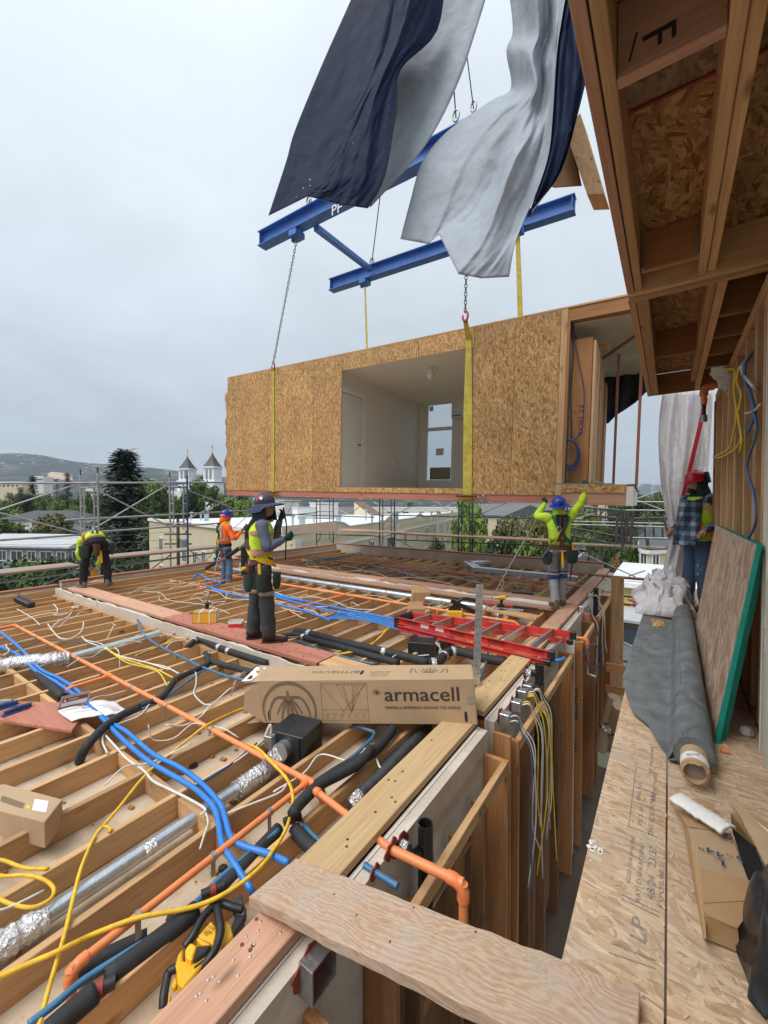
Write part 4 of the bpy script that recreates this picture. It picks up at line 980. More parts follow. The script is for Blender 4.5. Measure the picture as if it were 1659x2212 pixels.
# ================================================================ houses
def hbox(t,name,mat,c,ax,L_,W_,z0,z1):
 ay=Vector((-ax.y,ax.x,0));c=Vector((c.x,c.y,(z0+z1)/2))
 return MB().obox(c,ax*L_/2,ay*W_/2,Vector((0,0,(z1-z0)/2))).build(name,mat,t)
def window(t,p,ax,nrm,w,h,fr='stuccow',gl='glass',cross=True):
 up_=Vector((0,0,1));f=MB()
 for s in(-1,1):f.obox(p+ax*s*(w/2+.05)+nrm*.03,ax*.06,nrm*.05,up_*(h/2+.1));f.obox(p+up_*s*(h/2+.05)+nrm*.03,ax*(w/2-.01),nrm*.05,up_*.06)
 if cross:f.obox(p+nrm*.03,ax*.035,nrm*.04,up_*(h/2-.01))
 o=f.build('window',M[fr],t);MB().obox(p+nrm*.015,ax*w/2,nrm*.012,up_*h/2).build('pane',M[gl],o);return o
def roof_gable(t,c,ax,L_,W_,z,rise,mat,ov_=.5,hip=0.0):
 ay=Vector((-ax.y,ax.x,0));c=Vector((c.x,c.y,z));l,w=L_/2+ov_,W_/2+ov_
 A=[c-ax*l-ay*w,c+ax*l-ay*w,c+ax*l+ay*w,c-ax*l+ay*w];r_=Vector((0,0,rise));k=l-hip
 top=[c-ax*k+r_,c+ax*k+r_];dn=Vector((0,0,-.25))
 mb=MB().add(A+top+[p+dn for p in A],[(0,1,5,4),(2,3,4,5),(1,2,5),(3,0,4),(6,9,8,7),(0,6,7,1),(1,7,8,2),(2,8,9,3),(3,9,6,0)])
 return mb.build('roof',mat,t)
def house(name,label,u,dep,rot,L_,W_,zt,wall,roofm,rise=1.6,hip=0.0,nwin=4,rows=1,cat='house',group=None,flat=False,gl='glass',wz=None):
 c=P(u,dep);ax=Vector((math.cos(rot),math.sin(rot),0));ay=Vector((-ax.y,ax.x,0))
 t=thing(name,label,cat,c,group)
 hbox(t,'wall',M[wall],c,ax,L_,W_,GZ,zt)
 if flat:
  hbox(t,'roof',M[roofm],c,ax,L_-.5,W_-.5,zt,zt+.12)
  for sgn in(-1,1):
   q=c+ay*sgn*(W_/2-.12);hbox(t,'parapet',M[wall],q,ax,L_+.02,.26,zt+.001,zt+.45)
   q=c+ax*sgn*(L_/2-.12);hbox(t,'parapet',M[wall],q,ay,W_-.56,.26,zt+.002,zt+.44)
 else:roof_gable(t,c,ax,L_,W_,zt,rise,M[roofm],hip=hip)
 for r_ in range(rows):
  z=zt-1.5-2.9*r_
  for k in range(nwin):
   x=(k+.5)/nwin*L_-L_/2
   window(t,Vector((c.x,c.y,z))+ax*x-ay*W_/2,ax,-ay,1.3 if k%2 else 1.9,1.35,gl=gl)
  for k in range(max(1,nwin//2)):
   y=(k+.5)/max(1,nwin//2)*W_-W_/2
   window(t,Vector((c.x,c.y,z))+ax*L_/2+ay*y,ay,ax,1.3,1.35,gl=gl)
 return t
AX=R(0)
house('grey_house','low grey house with pale flat-pitched roof and white window trims',100,64,R(26),15,7,zv(1180,60),'greywall','shinglel',1.5,0,6,2)
house('grey_house','grey building with dark hipped shingle roof and vent pipes',120,128,R(24),26,13,zv(1122,124),'stuccow','shingled',2.6,6,5,2)
house('tan_house','tan gabled cottage roof above the pale grey house',168,112,R(-50),8,7,zv(1150,110),'stucco','shingle',1.6,0,2,1)
house('grey_house','pale house with teal-grey wall between hipped roof and redwood',195,118,R(26),10,8,zv(1128,116),'stuccow','shingle',1.0,0,3,1)
r=random.Random(11)
for k in range(46):
 u=r.uniform(-60,520)if k<32 else r.uniform(1060,1420);dep=r.uniform(230,760)
 vt=HZ-12+5200/dep*.9+r.uniform(0,6)
 c=P(u,dep);ax=Vector((math.cos(k),math.sin(k),0));t=thing('town_house','small distant house among trees on the town flat','house',c,'distant town houses')
 w_=('stuccow','stucco','greywall','flatroof')[k%4];zt=zv(vt,dep)
 zt=max(zt,GZ+4);hbox(t,'wall',M[w_],c,ax,r.uniform(9,20),r.uniform(8,12),GZ,zt)
 roof_gable(t,c,ax,12,9,zt+.01,r.uniform(.8,2.4),M[('shinglel','shingle','browntile','flatroof')[(k//2)%4]],hip=2)
for u,v,dep,w_,lab in((28,1043,520,66,'long cream block on the town horizon below the hills'),(92,1031,640,26,'pale stepped block on the horizon near the conifers'),(212,1056,420,30,'white block glimpsed between scaffold posts'),(405,1052,330,30,'white hall at the foot of the church towers')):
 c=P(u,dep);t=thing('town_block',lab,'building',c);z=zv(v,dep);hbox(t,'wall',M['stucco' if u<50 else 'stuccow'],c,_rt,w_/F_PX*dep,18,GZ,z);hbox(t,'roof',M['flatroof'],c,_rt,w_/F_PX*dep-2,16,z,z+1.2)
 for k in range(6):window(t,Vector((c.x,c.y,z-4))+_rt*((k-2.5)*w_/F_PX*dep/7)-fh*9,_rt,-fh,3.2,2.6)
ch=thing('church','white church with two bronze spires topped by gilt crosses','church',P(430,165))
def tower(u,dep,vcross,vspire,vbase,vbel,vbot,w1,w2):
 w1,w2=w1*.8/F_PX*dep,w2*.82/F_PX*dep;c=P(u,dep);ax=Vector((math.cos(R(20)),math.sin(R(20)),0));ay=Vector((-ax.y,ax.x,0))
 zs,zb,zl,z0=zv(vspire,dep),zv(vbase,dep),zv(vbel,dep),GZ
 b=hbox(ch,'belfry',M['church'],c,ax,w1,w1,zl,zb);hbox(ch,'cornice',M['church'],c,ax,w1*1.14,w1*1.14,zb-.35,zb+.25);hbox(ch,'cornice',M['church'],c,ax,w2*1.05,w2*1.05,zl-.3,zl+.3)
 hbox(ch,'tower',M['church'],c,ax,w2,w2,z0,zl-.31)
 for s in(-1,1):
  for n_,a_ in((-ay,ax),(-ax,ay)):
   p=Vector((c.x,c.y,(zb+zl)/2+.1))+a_*s*w1*.18+n_*w1*.5
   MB().obox(p,a_*w1*.085,n_*.06,Vector((0,0,(zb-zl)*.32))).build('louvre',M['greywall'],b)
 for n_,a_ in((-ay,ax),(-ax,ay)):
  for s in(-1,1):MB().obox(Vector((c.x,c.y,zl-3.4))+a_*s*w2*.17+n_*w2*.5,a_*w2*.06,n_*.06,Vector((0,0,1.5))).build('louvre',M['greywall'],ch)
 k=w1*.5;A=[Vector((c.x,c.y,zb+.26))+ax*sx*k*1.06+ay*sy*k*1.06 for sx,sy in((-1,-1),(1,-1),(1,1),(-1,1))];tp=Vector((c.x,c.y,zs))
 mid=[a.lerp(Vector((c.x,c.y,a.z)),.42)+Vector((0,0,(zs-zb)*.36))for a in A];top=[tp+(a-Vector((c.x,c.y,a.z)))*.06 for a in A]
 MB().loft([A,mid,top]).build('spire',M['spire'],ch)
 zc=zv(vcross,dep);q=Vector((c.x,c.y,0))
 MB().lathe([(.0,0),(.35,.1),(.35,.5),(.16,.7),(.12,1.2),(.0,1.25)],(c.x,c.y,zs-.1),n=10).beam((c.x,c.y,zs+.9),(c.x,c.y,zc),.14,.14,(0,1,0)).obox((c.x,c.y,zs+(zc-zs)*.68),_rt*.62,fh*.07,Vector((0,0,.07))).build('cross',M['gold'],ch)
tower(406,178,970,988,1014,1040,1080,31,36);tower(460,158,960,981,1010,1042,1080,33,39)
hbox(ch,'nave',M['church'],P(418,186),Vector((math.cos(R(20)),math.sin(R(20)),0)),9,26,GZ,zv(1062,186));roof_gable(ch,P(490,176),Vector((math.cos(R(110)),math.sin(R(110)),0)),20,12,zv(1072,176),6,M['shingled'])
cb_=thing('cream_building','long cream stucco building with white flat roof and scalloped parapets','building',P(640,40));zr=-1.0
fa,fb_=Z(322,1124,zr),Z(632,1158,zr)
fa,fb_=Vector((fa.x,fa.y,0)),Vector((fb_.x,fb_.y,0))
fx=(fb_-fa).normalized();fy=Vector((-fx.y,fx.x,0));FL=(fb_-fa).length
wa,wb=fb_,Vector((Z(990,1107,zr).x,Z(990,1107,zr).y,0));wx=(wb-wa).normalized();wn_=Vector((wx.y,-wx.x,0));WL=min((wb-wa).length,75)
MB().prism([fa+Vector((0,0,GZ)),fb_+Vector((0,0,GZ)),wa+wx*WL+Vector((0,0,GZ)),fa+fy*60+Vector((0,0,GZ))],(0,0,zr-GZ-.02)).build('wall',M['stucco'],cb_)
MB().prism([fa+fx*.3+fy*.3+Vector((0,0,zr-.015)),fb_-fx*.3+fy*.3+Vector((0,0,zr-.015)),wa+wx*(WL-1)-wn_*.4+Vector((0,0,zr-.015)),fa+fy*59+fx*.3+Vector((0,0,zr-.015))],(0,0,.1)).build('roof',M['flatroof'],cb_)
def wallwin(a,ax_,nrm,s,z,w,h,fr='stuccow'):window(cb_,Vector((a.x,a.y,z))+ax_*s+nrm*.02,ax_,nrm,w,h,fr)
up_=Vector((0,0,1))
MB().obox(fa+fx*FL/2+up_*(zr+.12),fx*FL/2,fy*.2,up_*.17).build('coping',M['stuccow'],cb_)
for s,z,w,h in((5.5,-4.2,1.3,2.2),(14.2,-4.2,1.3,2.0),(17.5,-4.6,1.0,1.5),(20,-4.3,1.0,1.4),(5.5,-7.6,1.3,2),(12,-7.6,1.3,1.8),(23.5,-4.7,1.8,1.7),(29,-4.4,1.8,1.8),(23.5,-7.8,1.8,1.6)):
 if s<FL-1:wallwin(fa,fx,-fy,s,z,w,h)
prof=[];n=60
for k in range(n+1):
 s=WL*k/n;z=zr+.12;ph=(s/WL*5.0)%1
 if .38<ph<.62:z+=.25+.3*math.sin((ph-.38)/.24*math.pi)
 prof.append((s,z))
poly=[wa+wx*s+up_*z for s,z in prof]+[wa+wx*WL+up_*(zr-.6),wa+up_*(zr-.6)]
MB().prism([p+wn_*.02 for p in poly],-wn_*.35).build('scalloped_parapet',M['stucco'],cb_)
MB().tube([wa+wx*s+up_*(z+.05)+wn_*.0 for s,z in prof],.11,6).build('coping',M['stuccow'],cb_)
for k in range(5):MB().lathe([(.42,0),(.42,.06),(.3,.1),(0,.1)],wa+wx*(WL*(k+.5)/5)+up_*(zr-.15)+wn_*.02,wn_,n=12).build('medallion',M['stuccow'],cb_)
MB().obox(wa+wx*WL/2+up_*(zr-1.35)+wn_*.05,wx*WL/2,wn_*.08,up_*.12).build('string_course',M['stuccow'],cb_)
for row in range(2):
 for k in range(11):
  s=3+k*WL/11*.96;w=(3.0,1.2,1.2)[k%3]
  if s<WL-2:wallwin(wa,wx,wn_,s,zr-2.7-3.3*row,w,1.7)
for s in(0.5,WL*.34,WL*.68):MB().obox(wa+wx*s+up_*((zr+GZ)/2)+wn_*.06,wx*.45,wn_*.1,up_*((zr-GZ)/2-.3)).build('quoin',M['stuccow'],cb_)
rc=random.Random(4)
for k in range(16):
 s,d_=rc.uniform(2,FL-2),rc.uniform(1.5,26);p=fa+fx*s+fy*d_;h=rc.uniform(.6,1.3)
 if k%3==0:MB().obox(p+up_*(zr+.1+h/2),fx*.22,fy*.22,up_*h/2).obox(p+up_*(zr+.1+h+.08),fx*.3,fy*.3,up_*.08).build('roof_vent',M['galv'],cb_)
 else:MB().lathe([(.1,0),(.1,h),(.22,h+.02),(.22,h+.2),(0,h+.25)],p+up_*(zr+.1),n=9).build('roof_vent',M['galv'],cb_)
for k,(u,v,dep,w_,h_,mt)in enumerate([(700,1088,62,34,50,'paper'),(660,1098,60,22,30,'stuccow'),(618,1082,85,46,30,'stuccow')]):
 c=P(u,dep);z=zv(v,dep);hbox(cb_,'stair_tower',M[mt],c,fx,w_/F_PX*dep,3.5,zr-.2,z)
 hbox(cb_,'roof',M['flatroof'],c,fx,w_/F_PX*dep*1.05,3.7,z,z+.2)
c=P(790,78);zq=zv(1112,78);mb=MB();a1,a2,a3,a4=P(765,80,zv(1082,80)),P(812,74,zv(1118,74)),P(826,86,zv(1112,86)),P(782,92,zv(1080,92))
mb.prism([a1,a2,a3,a4],(0,0,-.25)).build('tiled_pitch',M['browntile'],cb_)
MB().prism([a1+up_*-.27,a2+up_*-.27,P(812,74,-2.2),P(765,80,-2.2)],fh*1.5).build('gable_wall',M['stucco'],cb_)
house('cream_block','further cream block with parapet beyond the scalloped building',905,135,R(35),34,16,zv(1099,130),'stuccow','flatroof',nwin=7,rows=2,cat='building',flat=True)
house('green_house','olive gabled house behind the bright green trees',1085,105,R(-30),18,14,zv(1112,100),'stucco','shingle',2.4,0,4,2);house('grey_house','long grey shingled roof above the olive tree',1140,130,R(60),30,16,zv(1102,125),'greywall','shingle',3.0,4,5,1)
house('grey_house','grey roofed house behind the blue hat and lime sleeve',1215,170,R(70),24,14,zv(1096,165),'stuccow','shingle',2.6,3,4,1)
bh=thing('bay_house','cream house with white bay windows below the slate roof','house',P(1425,43));c=P(1428,44);zt=zv(1192,42)
pl=[P(1382,43),P(1388,41),P(1405,40),P(1440,40.5),P(1490,41),P(1490,50),P(1382,50)]
MB().prism(pl,(0,0,zt-GZ)).build('wall',M['creamy'],bh);MB().prism([p.lerp(c,-.05)+up_*(zt-GZ+.0)for p in pl],(0,0,.35)).build('cornice',M['paperw'],bh)
MB().prism([p.lerp(c,-.02)+up_*(zt-GZ+.351)for p in pl],(0,0,.3)).build('roof',M['shingled'],bh)
for u,dep,ax_ in((1393,40.7,(pl[2]-pl[1]).normalized()),(1417,40.2,(pl[3]-pl[2]).normalized())):
 n_=Vector((ax_.y,-ax_.x,0));n_=n_ if n_.dot(fh)<0 else-n_
 d=P(u,dep);base=pl[1]if u<1400 else pl[2];s_=(d-base).dot(ax_);window(bh,base+ax_*s_+up_*(zv(1213,41)-GZ),ax_,n_,.72,1.5,'paperw')
tu=thing('slate_turret','dark slate pyramid turret roof among the trees','house',P(1404,62));c=P(1404,62);zb,zt=zv(1178,62),zv(1141,62)
hbox(tu,'wall',M['greywall'],c,_rt,3.4,3.4,GZ,zb);A=[Vector((c.x,c.y,zb))+_rt*sx*2+fh*sy*2 for sx,sy in((-1,-1),(1,-1),(1,1),(-1,1))]
MB().loft([A,[Vector((c.x,c.y,zt))+(a-Vector((c.x,c.y,zb)))*.04 for a in A]]).build('roof',M['shingled'],tu);hbox(tu,'wing',M['greywall'],P(1436,66),_rt,6,5,GZ,zv(1166,66));roof_gable(tu,P(1436,66),_rt,6,5,zv(1166,66),2,M['shingled'])
yh=thing('yellow_house','yellow clapboard house with white roof edge next to the gap','house',P(1375,29));zt=zv(1263,28)
ya=P(1331,28);yb_=ya+Vector((8,0,0));yx=(yb_-ya).normalized();yn=Vector((yx.y,-yx.x,0));yL=(yb_-ya).length
MB().obox((ya+yb_)/2-yn*5+up_*((zt+GZ)/2-GZ),yx*yL/2,yn*5,up_*(zt-GZ)/2).build('wall',M['yellowwall'],yh)
cm=MB().obox((0,0,0),yx*yL/2,yn*.02,up_*.075).mesh('clapboard',M['yellowwall'])
for k in range(14):
 o=link(cm,'clapboard',yh);o.location=(ya+yb_)/2+yn*.02+up_*(zt-GZ-.12-.19*k)
MB().obox((ya+yb_)/2-yn*4.8+up_*(zt-GZ+.12),yx*(yL/2+.35),yn*5.4,up_*.16).build('eaves',M['paperw'],yh)
roof_gable(yh,(ya+yb_)/2-yn*5,yx,yL,9,zt+.3,.5,M['flatroof'],.3,3)
MB().obox(ya+yx*1.0+yn*.1+up_*(zt-GZ-1.3),yx*.05,yn*.05,up_*1.3).build('downpipe',M['paperw'],yh)
window(yh,ya+yx*2.3+yn*.05+up_*(zv(1276,28.5)-GZ),yx,yn,1.0,.5,'paperw')
window(yh,ya+yx*1.75+yn*.05+up_*(zv(1333,28.3)-GZ),yx,yn,.6,.8,'paperw')
lo=thing('low_annex','low annex with pale roof and dark shopfront beside the yellow house','building',P(1360,25));c=P(1372,25)
z=zv(1338,24);hbox(lo,'roof',M['shinglel'],c,yx,4.6,3.4,z-.15,z);hbox(lo,'wall',M['greywall'],c,yx,4.0,2.6,GZ,z-.4);MB().obox(Vector((c.x,c.y,z-1.0))+yn*1.32,yx*1.5,yn*.03,up_*.5).build('shopfront',M['glass'],lo);hbox(lo,'fascia',M['inkb'],c,yx,4.2,2.9,z-.4,z-.151)
def car(c,d,colr,label):
 t=thing('parked_car',label,'car',c,'cars on the street');s=Vector((d.y,-d.x,0))
 pr=[(-2.1,.3),(-2.15,.75),(-1.9,.95),(-1.2,1.0),(-.7,1.45),(.8,1.47),(1.35,1.02),(2.0,.9),(2.2,.65),(2.15,.3)]
 MB().prism([c+d*x+up_*z-s*.85 for x,z in pr],s*1.7).build('body',plain('car_paint_'+str(len(bpy.data.materials)),colr,.25,.3),t,bevel=.06)
 MB().prism([c+d*x+up_*z-s*.86 for x,z in((-1.1,1.02),(-.66,1.38),(.74,1.40),(1.2,1.02))],s*1.72).build('window',M['glass'],t)
 for k in(-1.35,1.35):
  for q in(-.86,.66):o=MB().lathe([(.32,0),(.32,.2)],c+d*k+s*q+up_*.33,s,n=12).build('wheel',M['blackp'],t)
 for q in(-.6,.6):MB().obox(c-d*2.16+s*q+up_*.72,d*.03,s*.16,up_*.08).build('headlight',M['whitep'],t)
e_=P(1262,114);car(e_,-rd,(.05,.055,.065),'dark grey car at the head of the parked row');car(e_+rd*10+rs*.2,-rd,(.25,.26,.28),'silver car second in the parked row');car(e_+rd*21+rs*.2,-rd,(.06,.06,.07),'dark car last in the parked row')
def pole(u,dep,vtop,label,arm=1):
 t=thing('utility_pole',label,'utility pole',P(u,dep),'utility poles');c=P(u,dep);z=zv(vtop,dep)
 MB().tube([c,Vector((c.x,c.y,z))],[.17,.12],8).build('pole',M['bark'],t)
 for k in range(3):MB().beam(Vector((c.x,c.y,z-.5-k*.8))-_rt*1.1,Vector((c.x,c.y,z-.5-k*.8))+_rt*1.1,.1,.12).build('crossarm',M['bark'],t)
 for k in(-1,-.4,.5,1):MB().lathe([(.05,0),(.09,.1),(.04,.22),(0,.22)],Vector((c.x,c.y,z-.44))+_rt*k,n=7).build('insulator',M['paper'],t)
 if arm:MB().lathe([(.28,0),(.3,.1),(.3,.8),(.2,.9),(0,.9)],Vector((c.x,c.y,z-2.6))+_rt*.45,n=12).build('transformer',M['greywall'],t)
 return Vector((c.x,c.y,z-.5))
pA=pole(384,34,1120,'utility pole with transformer in front of the cream building');pB=pole(1297,62,1096,'grey utility pole beyond the lattice girders')
pC=pole(1308,150,1082,'small far utility pole by the street',0)
w_=thing('overhead_wire','sagging overhead wires strung between utility poles','wire',pB)
for k in range(4):
 a_,b_=pB+_rt*(-1+.6*k)-up_*(.8*(k%2)),pA+_rt*(-1+.6*k)-up_*(.6*k)
 for q0,q1 in((a_,P(1700,40,a_.z-.4)),(a_,pC+_rt*(-1+.6*k)),(b_,P(-260,60,b_.z-1)),(b_,P(620,24,b_.z-3))):
  MB().tube([q0.lerp(q1,s)-up_*1.2*math.sin(math.pi*s)for s in[i/10 for i in range(11)]],.022,4).build('wire',M['scaffd'],w_)
for u,v,w,dep in((1394,1046,21,3000),(1418,1048,13,3100),(1382,1051,8,2900)):
 c=P(u,dep);t=thing('skyscraper','pale office tower faint in haze on the horizon','tower',c,'far city towers');hbox(t,'wall',M['greywall'],c,_rt,w/F_PX*dep,30,GZ,zv(v,dep));hbox(t,'roof',M['flatroof'],c,_rt,w/F_PX*dep*.8,24,zv(v,dep),zv(v,dep)+6)
# ================================================================ haze
def haze():
 m=bpy.data.materials.new('haze_air');m.use_nodes=True;n=m.node_tree.nodes;n.clear()
 o=n.new('ShaderNodeOutputMaterial');v=n.new('ShaderNodeVolumePrincipled');v.inputs['Color'].default_value=(.72,.86,1,1);v.inputs['Density'].default_value=.00011;v.inputs['Anisotropy'].default_value=.2
 m.node_tree.links.new(v.outputs[0],o.inputs['Volume']);return m
MB().box(-4300,-400,GZ-2,4300,5300,420).build('haze',haze(),kind='stuff')
# ================================================================ scaffolding round the deck
def c8(x,y):return(1042.4+x*.26455,1179.5+y*.26455)
def cG(x,y):return(x*.2976,960+y*.2976)
def cF(x,y):return(603.5+x*.3307,1042+y*.3307)
def cR(x,y):return(1179.5+.1819*x,1015+.1819*y)
def tubes(t,pl,crop,segs,r,mat,name):
 for p,q in segs:MB().tube([pl(*crop(*p)),pl(*crop(*q))],r,8).build(name,M[mat],t,smooth=60)
sw_=thing('scaffolding','grey and blue tube scaffolding along the west edge, plank walkway and X braces','scaffold',(-11.2,4,-12),'scaffolding round the building')
PX=lambda u,v:X(u,v,-11.25);PX2=lambda u,v:X(u,v,-10.85)
tubes(sw_,PX,cG,[((-300,284),(1900,274)),((0,695),(610,655)),((640,640),(1600,572)),((-200,1030),(600,922)),((800,887),(1620,778))],.024,'scaff','guard_rail')
tubes(sw_,PX2,cG,[((470,550),(1900,476))],.024,'scaff','guard_rail')
tubes(sw_,PX,cG,[((-300,572),(570,285)),((-300,420),(620,655)),((620,290),(1225,592)),((635,640),(1225,288)),((1268,292),(1900,548)),((1250,592),(1900,290)),((215,1068),(590,892)),((1065,930),(1240,800)),((800,880),(1040,1000))],.017,'scaff','cross_brace')
def wframe(ui,uo,v0,v1,mi,mo):
 yf=PX2(ui,1100).y
 a,b=Y(ui,v0,yf),Y(uo,v0+4,yf);zb=-12
 MB().tube([a,Vector((a.x,yf,zb))],.026,8).build('scaffold_post',M[mi],sw_,smooth=60);MB().tube([b,Vector((b.x,yf,zb))],.026,8).build('scaffold_post',M[mo],sw_,smooth=60)
 d=b-a;d.z=0;z0=a.z-.22
 for s_ in(.22,.80):
  p=Vector((a.x,yf,0))+d*s_;MB().tube([Vector((p.x,yf,z0)),Vector((p.x,yf,z0-1.25))],.02,7).build('frame_upright',M[mo],sw_,smooth=60)
 for z in(z0,z0-.06-.04):MB().tube([Vector((a.x,yf,z)),Vector((b.x,yf,z))],.02,7).build('frame_rung',M[mi],sw_,smooth=60)
 for s0,s1 in((0,.22),(.80,1)):
  for k in range(5):z=z0-.28-.27*k;p,q=Vector((a.x,yf,z))+d*s0,Vector((a.x,yf,z))+d*s1;MB().tube([p,q],.014,6).build('frame_rung',M[mo],sw_,smooth=60)
 for z in(a.z+.02,b.z+.0):pass
 MB().tube([a,a+up*.14],.018,7).build('post_pin',M['rust'],sw_,smooth=60);MB().tube([b,b+up*.14],.018,7).build('post_pin',M['rust'],sw_,smooth=60)
 for v in(1150,1245):q=Y(ui,v,yf);MB().tube([q-up*.05,q+up*.05],.04,8).build('clamp',M['rust'],sw_,smooth=60)
wframe(211,174,1022,0,'scaff','scaff');wframe(404,366.5,1027,0,'scaffb','scaff')
def plank(t,a,b,w,out,mat='greyY',nm='walk_board'):
 a,b,out=Vector(a),Vector(b),Vector(out);return MB().hexa([a-up*.045,b-up*.045,b+out*w-up*.045,a+out*w-up*.045,a,b,b+out*w,a+out*w]).build(nm,M[mat],t,bevel=.004)
for k in range(3):
 a,b=PX2(*cG(-160,962)),PX2(*cG(590,868));b.z=a.z=(a.z+b.z)/2;plank(sw_,a+Vector((-.24*k,0,0)),b+Vector((-.24*k,0,.0)),.23,(-1,0,0))
 a,b=PX2(*cG(870,818)),PX2(*cG(1640,735));a.z=b.z=(a.z+b.z)/2;plank(sw_,a+Vector((-.24*k,-.2,0)),b+Vector((-.24*k,0,.0)),.23,(-1,0,0));
sf=thing('scaffolding','dark tube scaffolding behind the far red rim with wooden walkway boards','scaffold',(-6,13.2,-12),'scaffolding round the building')
PY=lambda u,v:Y(u,v,13.2);PY2=lambda u,v:Y(u,v,12.7)
tubes(sf,PY,cF,[((0,128),(660,118)),((40,208),(620,228)),((620,212),(1900,240)),((240,338),(660,352)),((760,375),(1900,420)),((60,350),(360,312)),((0,222),(250,196))],.02,'scaffd','guard_rail')
tubes(sf,PY,cF,[((455,205),(600,110)),((595,112),(752,216)),((752,216),(930,118)),((1005,120),(1172,216)),((1262,230),(1490,130)),((750,366),(880,432)),((1095,448),(1245,392)),((1262,394),(1420,466)),((60,190),(110,90)),((455,210),(240,110))],.016,'scaff','cross_brace')
for i,(x0,x1,mt)in enumerate(((242,352,'scaffd'),(655,752,'scaffd'),(1172,1262,'scaffb'))):
 for x in(x0,x1):a=PY(*cF(x,95));MB().tube([a,Vector((a.x,a.y,-12))],.025,8).build('scaffold_post',M[mt],sf,smooth=60)
 a,b=PY(*cF(x0,100)),PY(*cF(x1,100));d=b-a
 for s_ in(.22,.78):
  p=a+d*s_;MB().tube([p,p-up*1.75,p-up*1.9-d*(.12 if s_<.5 else-.12),p-up*1.9-d*(.22 if s_<.5 else-.22)],.018,7).build('frame_upright',M[mt],sf,smooth=60)
 for k in range(4):z=-.3*k;MB().tube([a+up*z,b+up*z],.013,6).build('frame_rung',M[mt],sf,smooth=60)
 for z0 in(-2.35,-2.9):MB().tube([a+up*z0,b+up*z0],.018,7).build('frame_rung',M['rust' if i else mt],sf,smooth=60)
for(x0,y0,x1,y1)in((360,312,795,324),(735,338,1295,350),(1245,358,1800,378)):
 for k in range(3):a,b=PY2(*cF(x0,y0)),PY2(*cF(x1,y1));b.z=a.z=(a.z+b.z)/2;plank(sf,a+Vector((0,.24*k,0)),b+Vector((0,.24*k,0)),.23,(0,1,0),'pinkX')
a,b=PY2(*cF(20,318)),PY2(*cF(378,285));MB().beam(a,b,.04,.42).build('toe_board',M['greyX'],sf)
se=thing('lattice_girder','brown lattice scaffold girders and uprights past the lime worker','scaffold',(0,14.6,-12),'scaffolding round the building')
PE=lambda u,v:Y(u,v,14.6);PE2=lambda u,v:Y(u,v,14.2)
def lattice(p0,p1,q0,q1,n,mat='rust'):
 a0,a1,b0,b1=(PE(*cR(*p))for p in(p0,p1,q0,q1))
 MB().tube([a0,a1],.035,8).build('chord',M[mat],se,smooth=60);MB().tube([b0,b1],.035,8).build('chord',M[mat],se,smooth=60)
 for k in range(n):f=(k+.5)/n;MB().beam(a0.lerp(a1,f),b0.lerp(b1,f),.05,.05,(0,1,0)).build('web',M[mat],se)
lattice((200,425),(1000,490),(200,510),(890,575),7,'scaffd');lattice((180,665),(885,795),(200,760),(925,905),7,'scaffd');lattice((925,580),(1430,570),(930,805),(1440,815),5,'scaffd')
tubes(se,PE2,cR,[((300,612),(1480,640)),((300,648),(1480,680)),((950,480),(1480,482)),((940,805),(1480,815)),((1040,380),(1480,382)),((0,575),(420,580))],.022,'scaff','guard_rail')
tubes(se,PE2,cR,[((890,470),(912,905)),((1035,490),(1000,890)),((930,500),(960,880)),((985,500),(945,880)),((850,560),(830,880)),((1190,480),(1210,580)),((1395,560),(1450,740)),((1200,810),(1210,900))],.045,'scaffd','upright')
tubes(se,PE2,cR,[((1060,350),(1340,250)),((1060,355),(1370,470)),((330,590),(560,520)),((320,940),(1060,1270)),((980,1262),(1180,1195))],.018,'scaff','cross_brace')
for k in range(2):a,b=PE2(*cR(300,875)),PE2(*cR(1420,925));plank(se,a+Vector((0,.25*k,0)),b+Vector((0,.25*k,0)),.24,(0,1,0),'greyX')
sg=thing('scaffolding','white tubed scaffold bracing down in the gap by the yellow house','scaffold',(0,11,-12),'scaffolding round the building')
PG=lambda u,v:Y(u,v,10.5)
tubes(sg,PG,c8,[((1035,735),(1230,825)),((1030,860),(1230,820)),((1045,890),(1120,1100)),((1040,900),(1030,1080)),((1110,1010),(1170,1100))],.024,'whitep','cross_brace');tubes(sg,PG,c8,[((1030,935),(1400,955)),((1085,405),(1500,440)),((1085,470),(1500,505))],.02,'scaffd','guard_rail')
# ================================================================ things lying on the deck
def cA(x,y):return(x*.42989,1261.8+y*.42989)
def c5(x,y):return(493.7+x*.49605,1261.8+y*.49605)
def c2(x,y):return(493.7+x*.49605,1042.4+y*.49605)
def c6(x,y):return(548.6+x*.42989,1645.8+y*.42989)
def c8(x,y):return(1042.4+x*.26455,1179.5+y*.26455)
def path(crop,pts,z):
 out=[]
 for p in pts:out.append(Z(*crop(p[0],p[1]),p[2]if len(p)>2 else z))
 return out
def hose(name,label,cat,pts,r,mat,group=None,k=6,n=8):
 o=MB().tube(smooth_path(pts,k),r,n).build(name,M[mat],smooth=True);return tag(o,label,cat,group)
def run(t,name,pts,r,mat,n=10,k=0):
 return MB().tube(smooth_path(pts,k)if k else pts,r,n).build(name,M[mat],t,smooth=60)
def elbow(t,p,a,b,r,mat='orange2',name='elbow',L_=.055):
 a,b,p=Vector(a),Vector(b),Vector(p);d1,d2=(a-p).normalized(),(b-p).normalized()
 pts=[p+d1*L_,p+d1*L_*.55,p+(d1+d2)*L_*.16,p+d2*L_*.55,p+d2*L_]
 MB().tube(pts,[r*1.32]*5,10).build(name,M[mat],t,smooth=60)
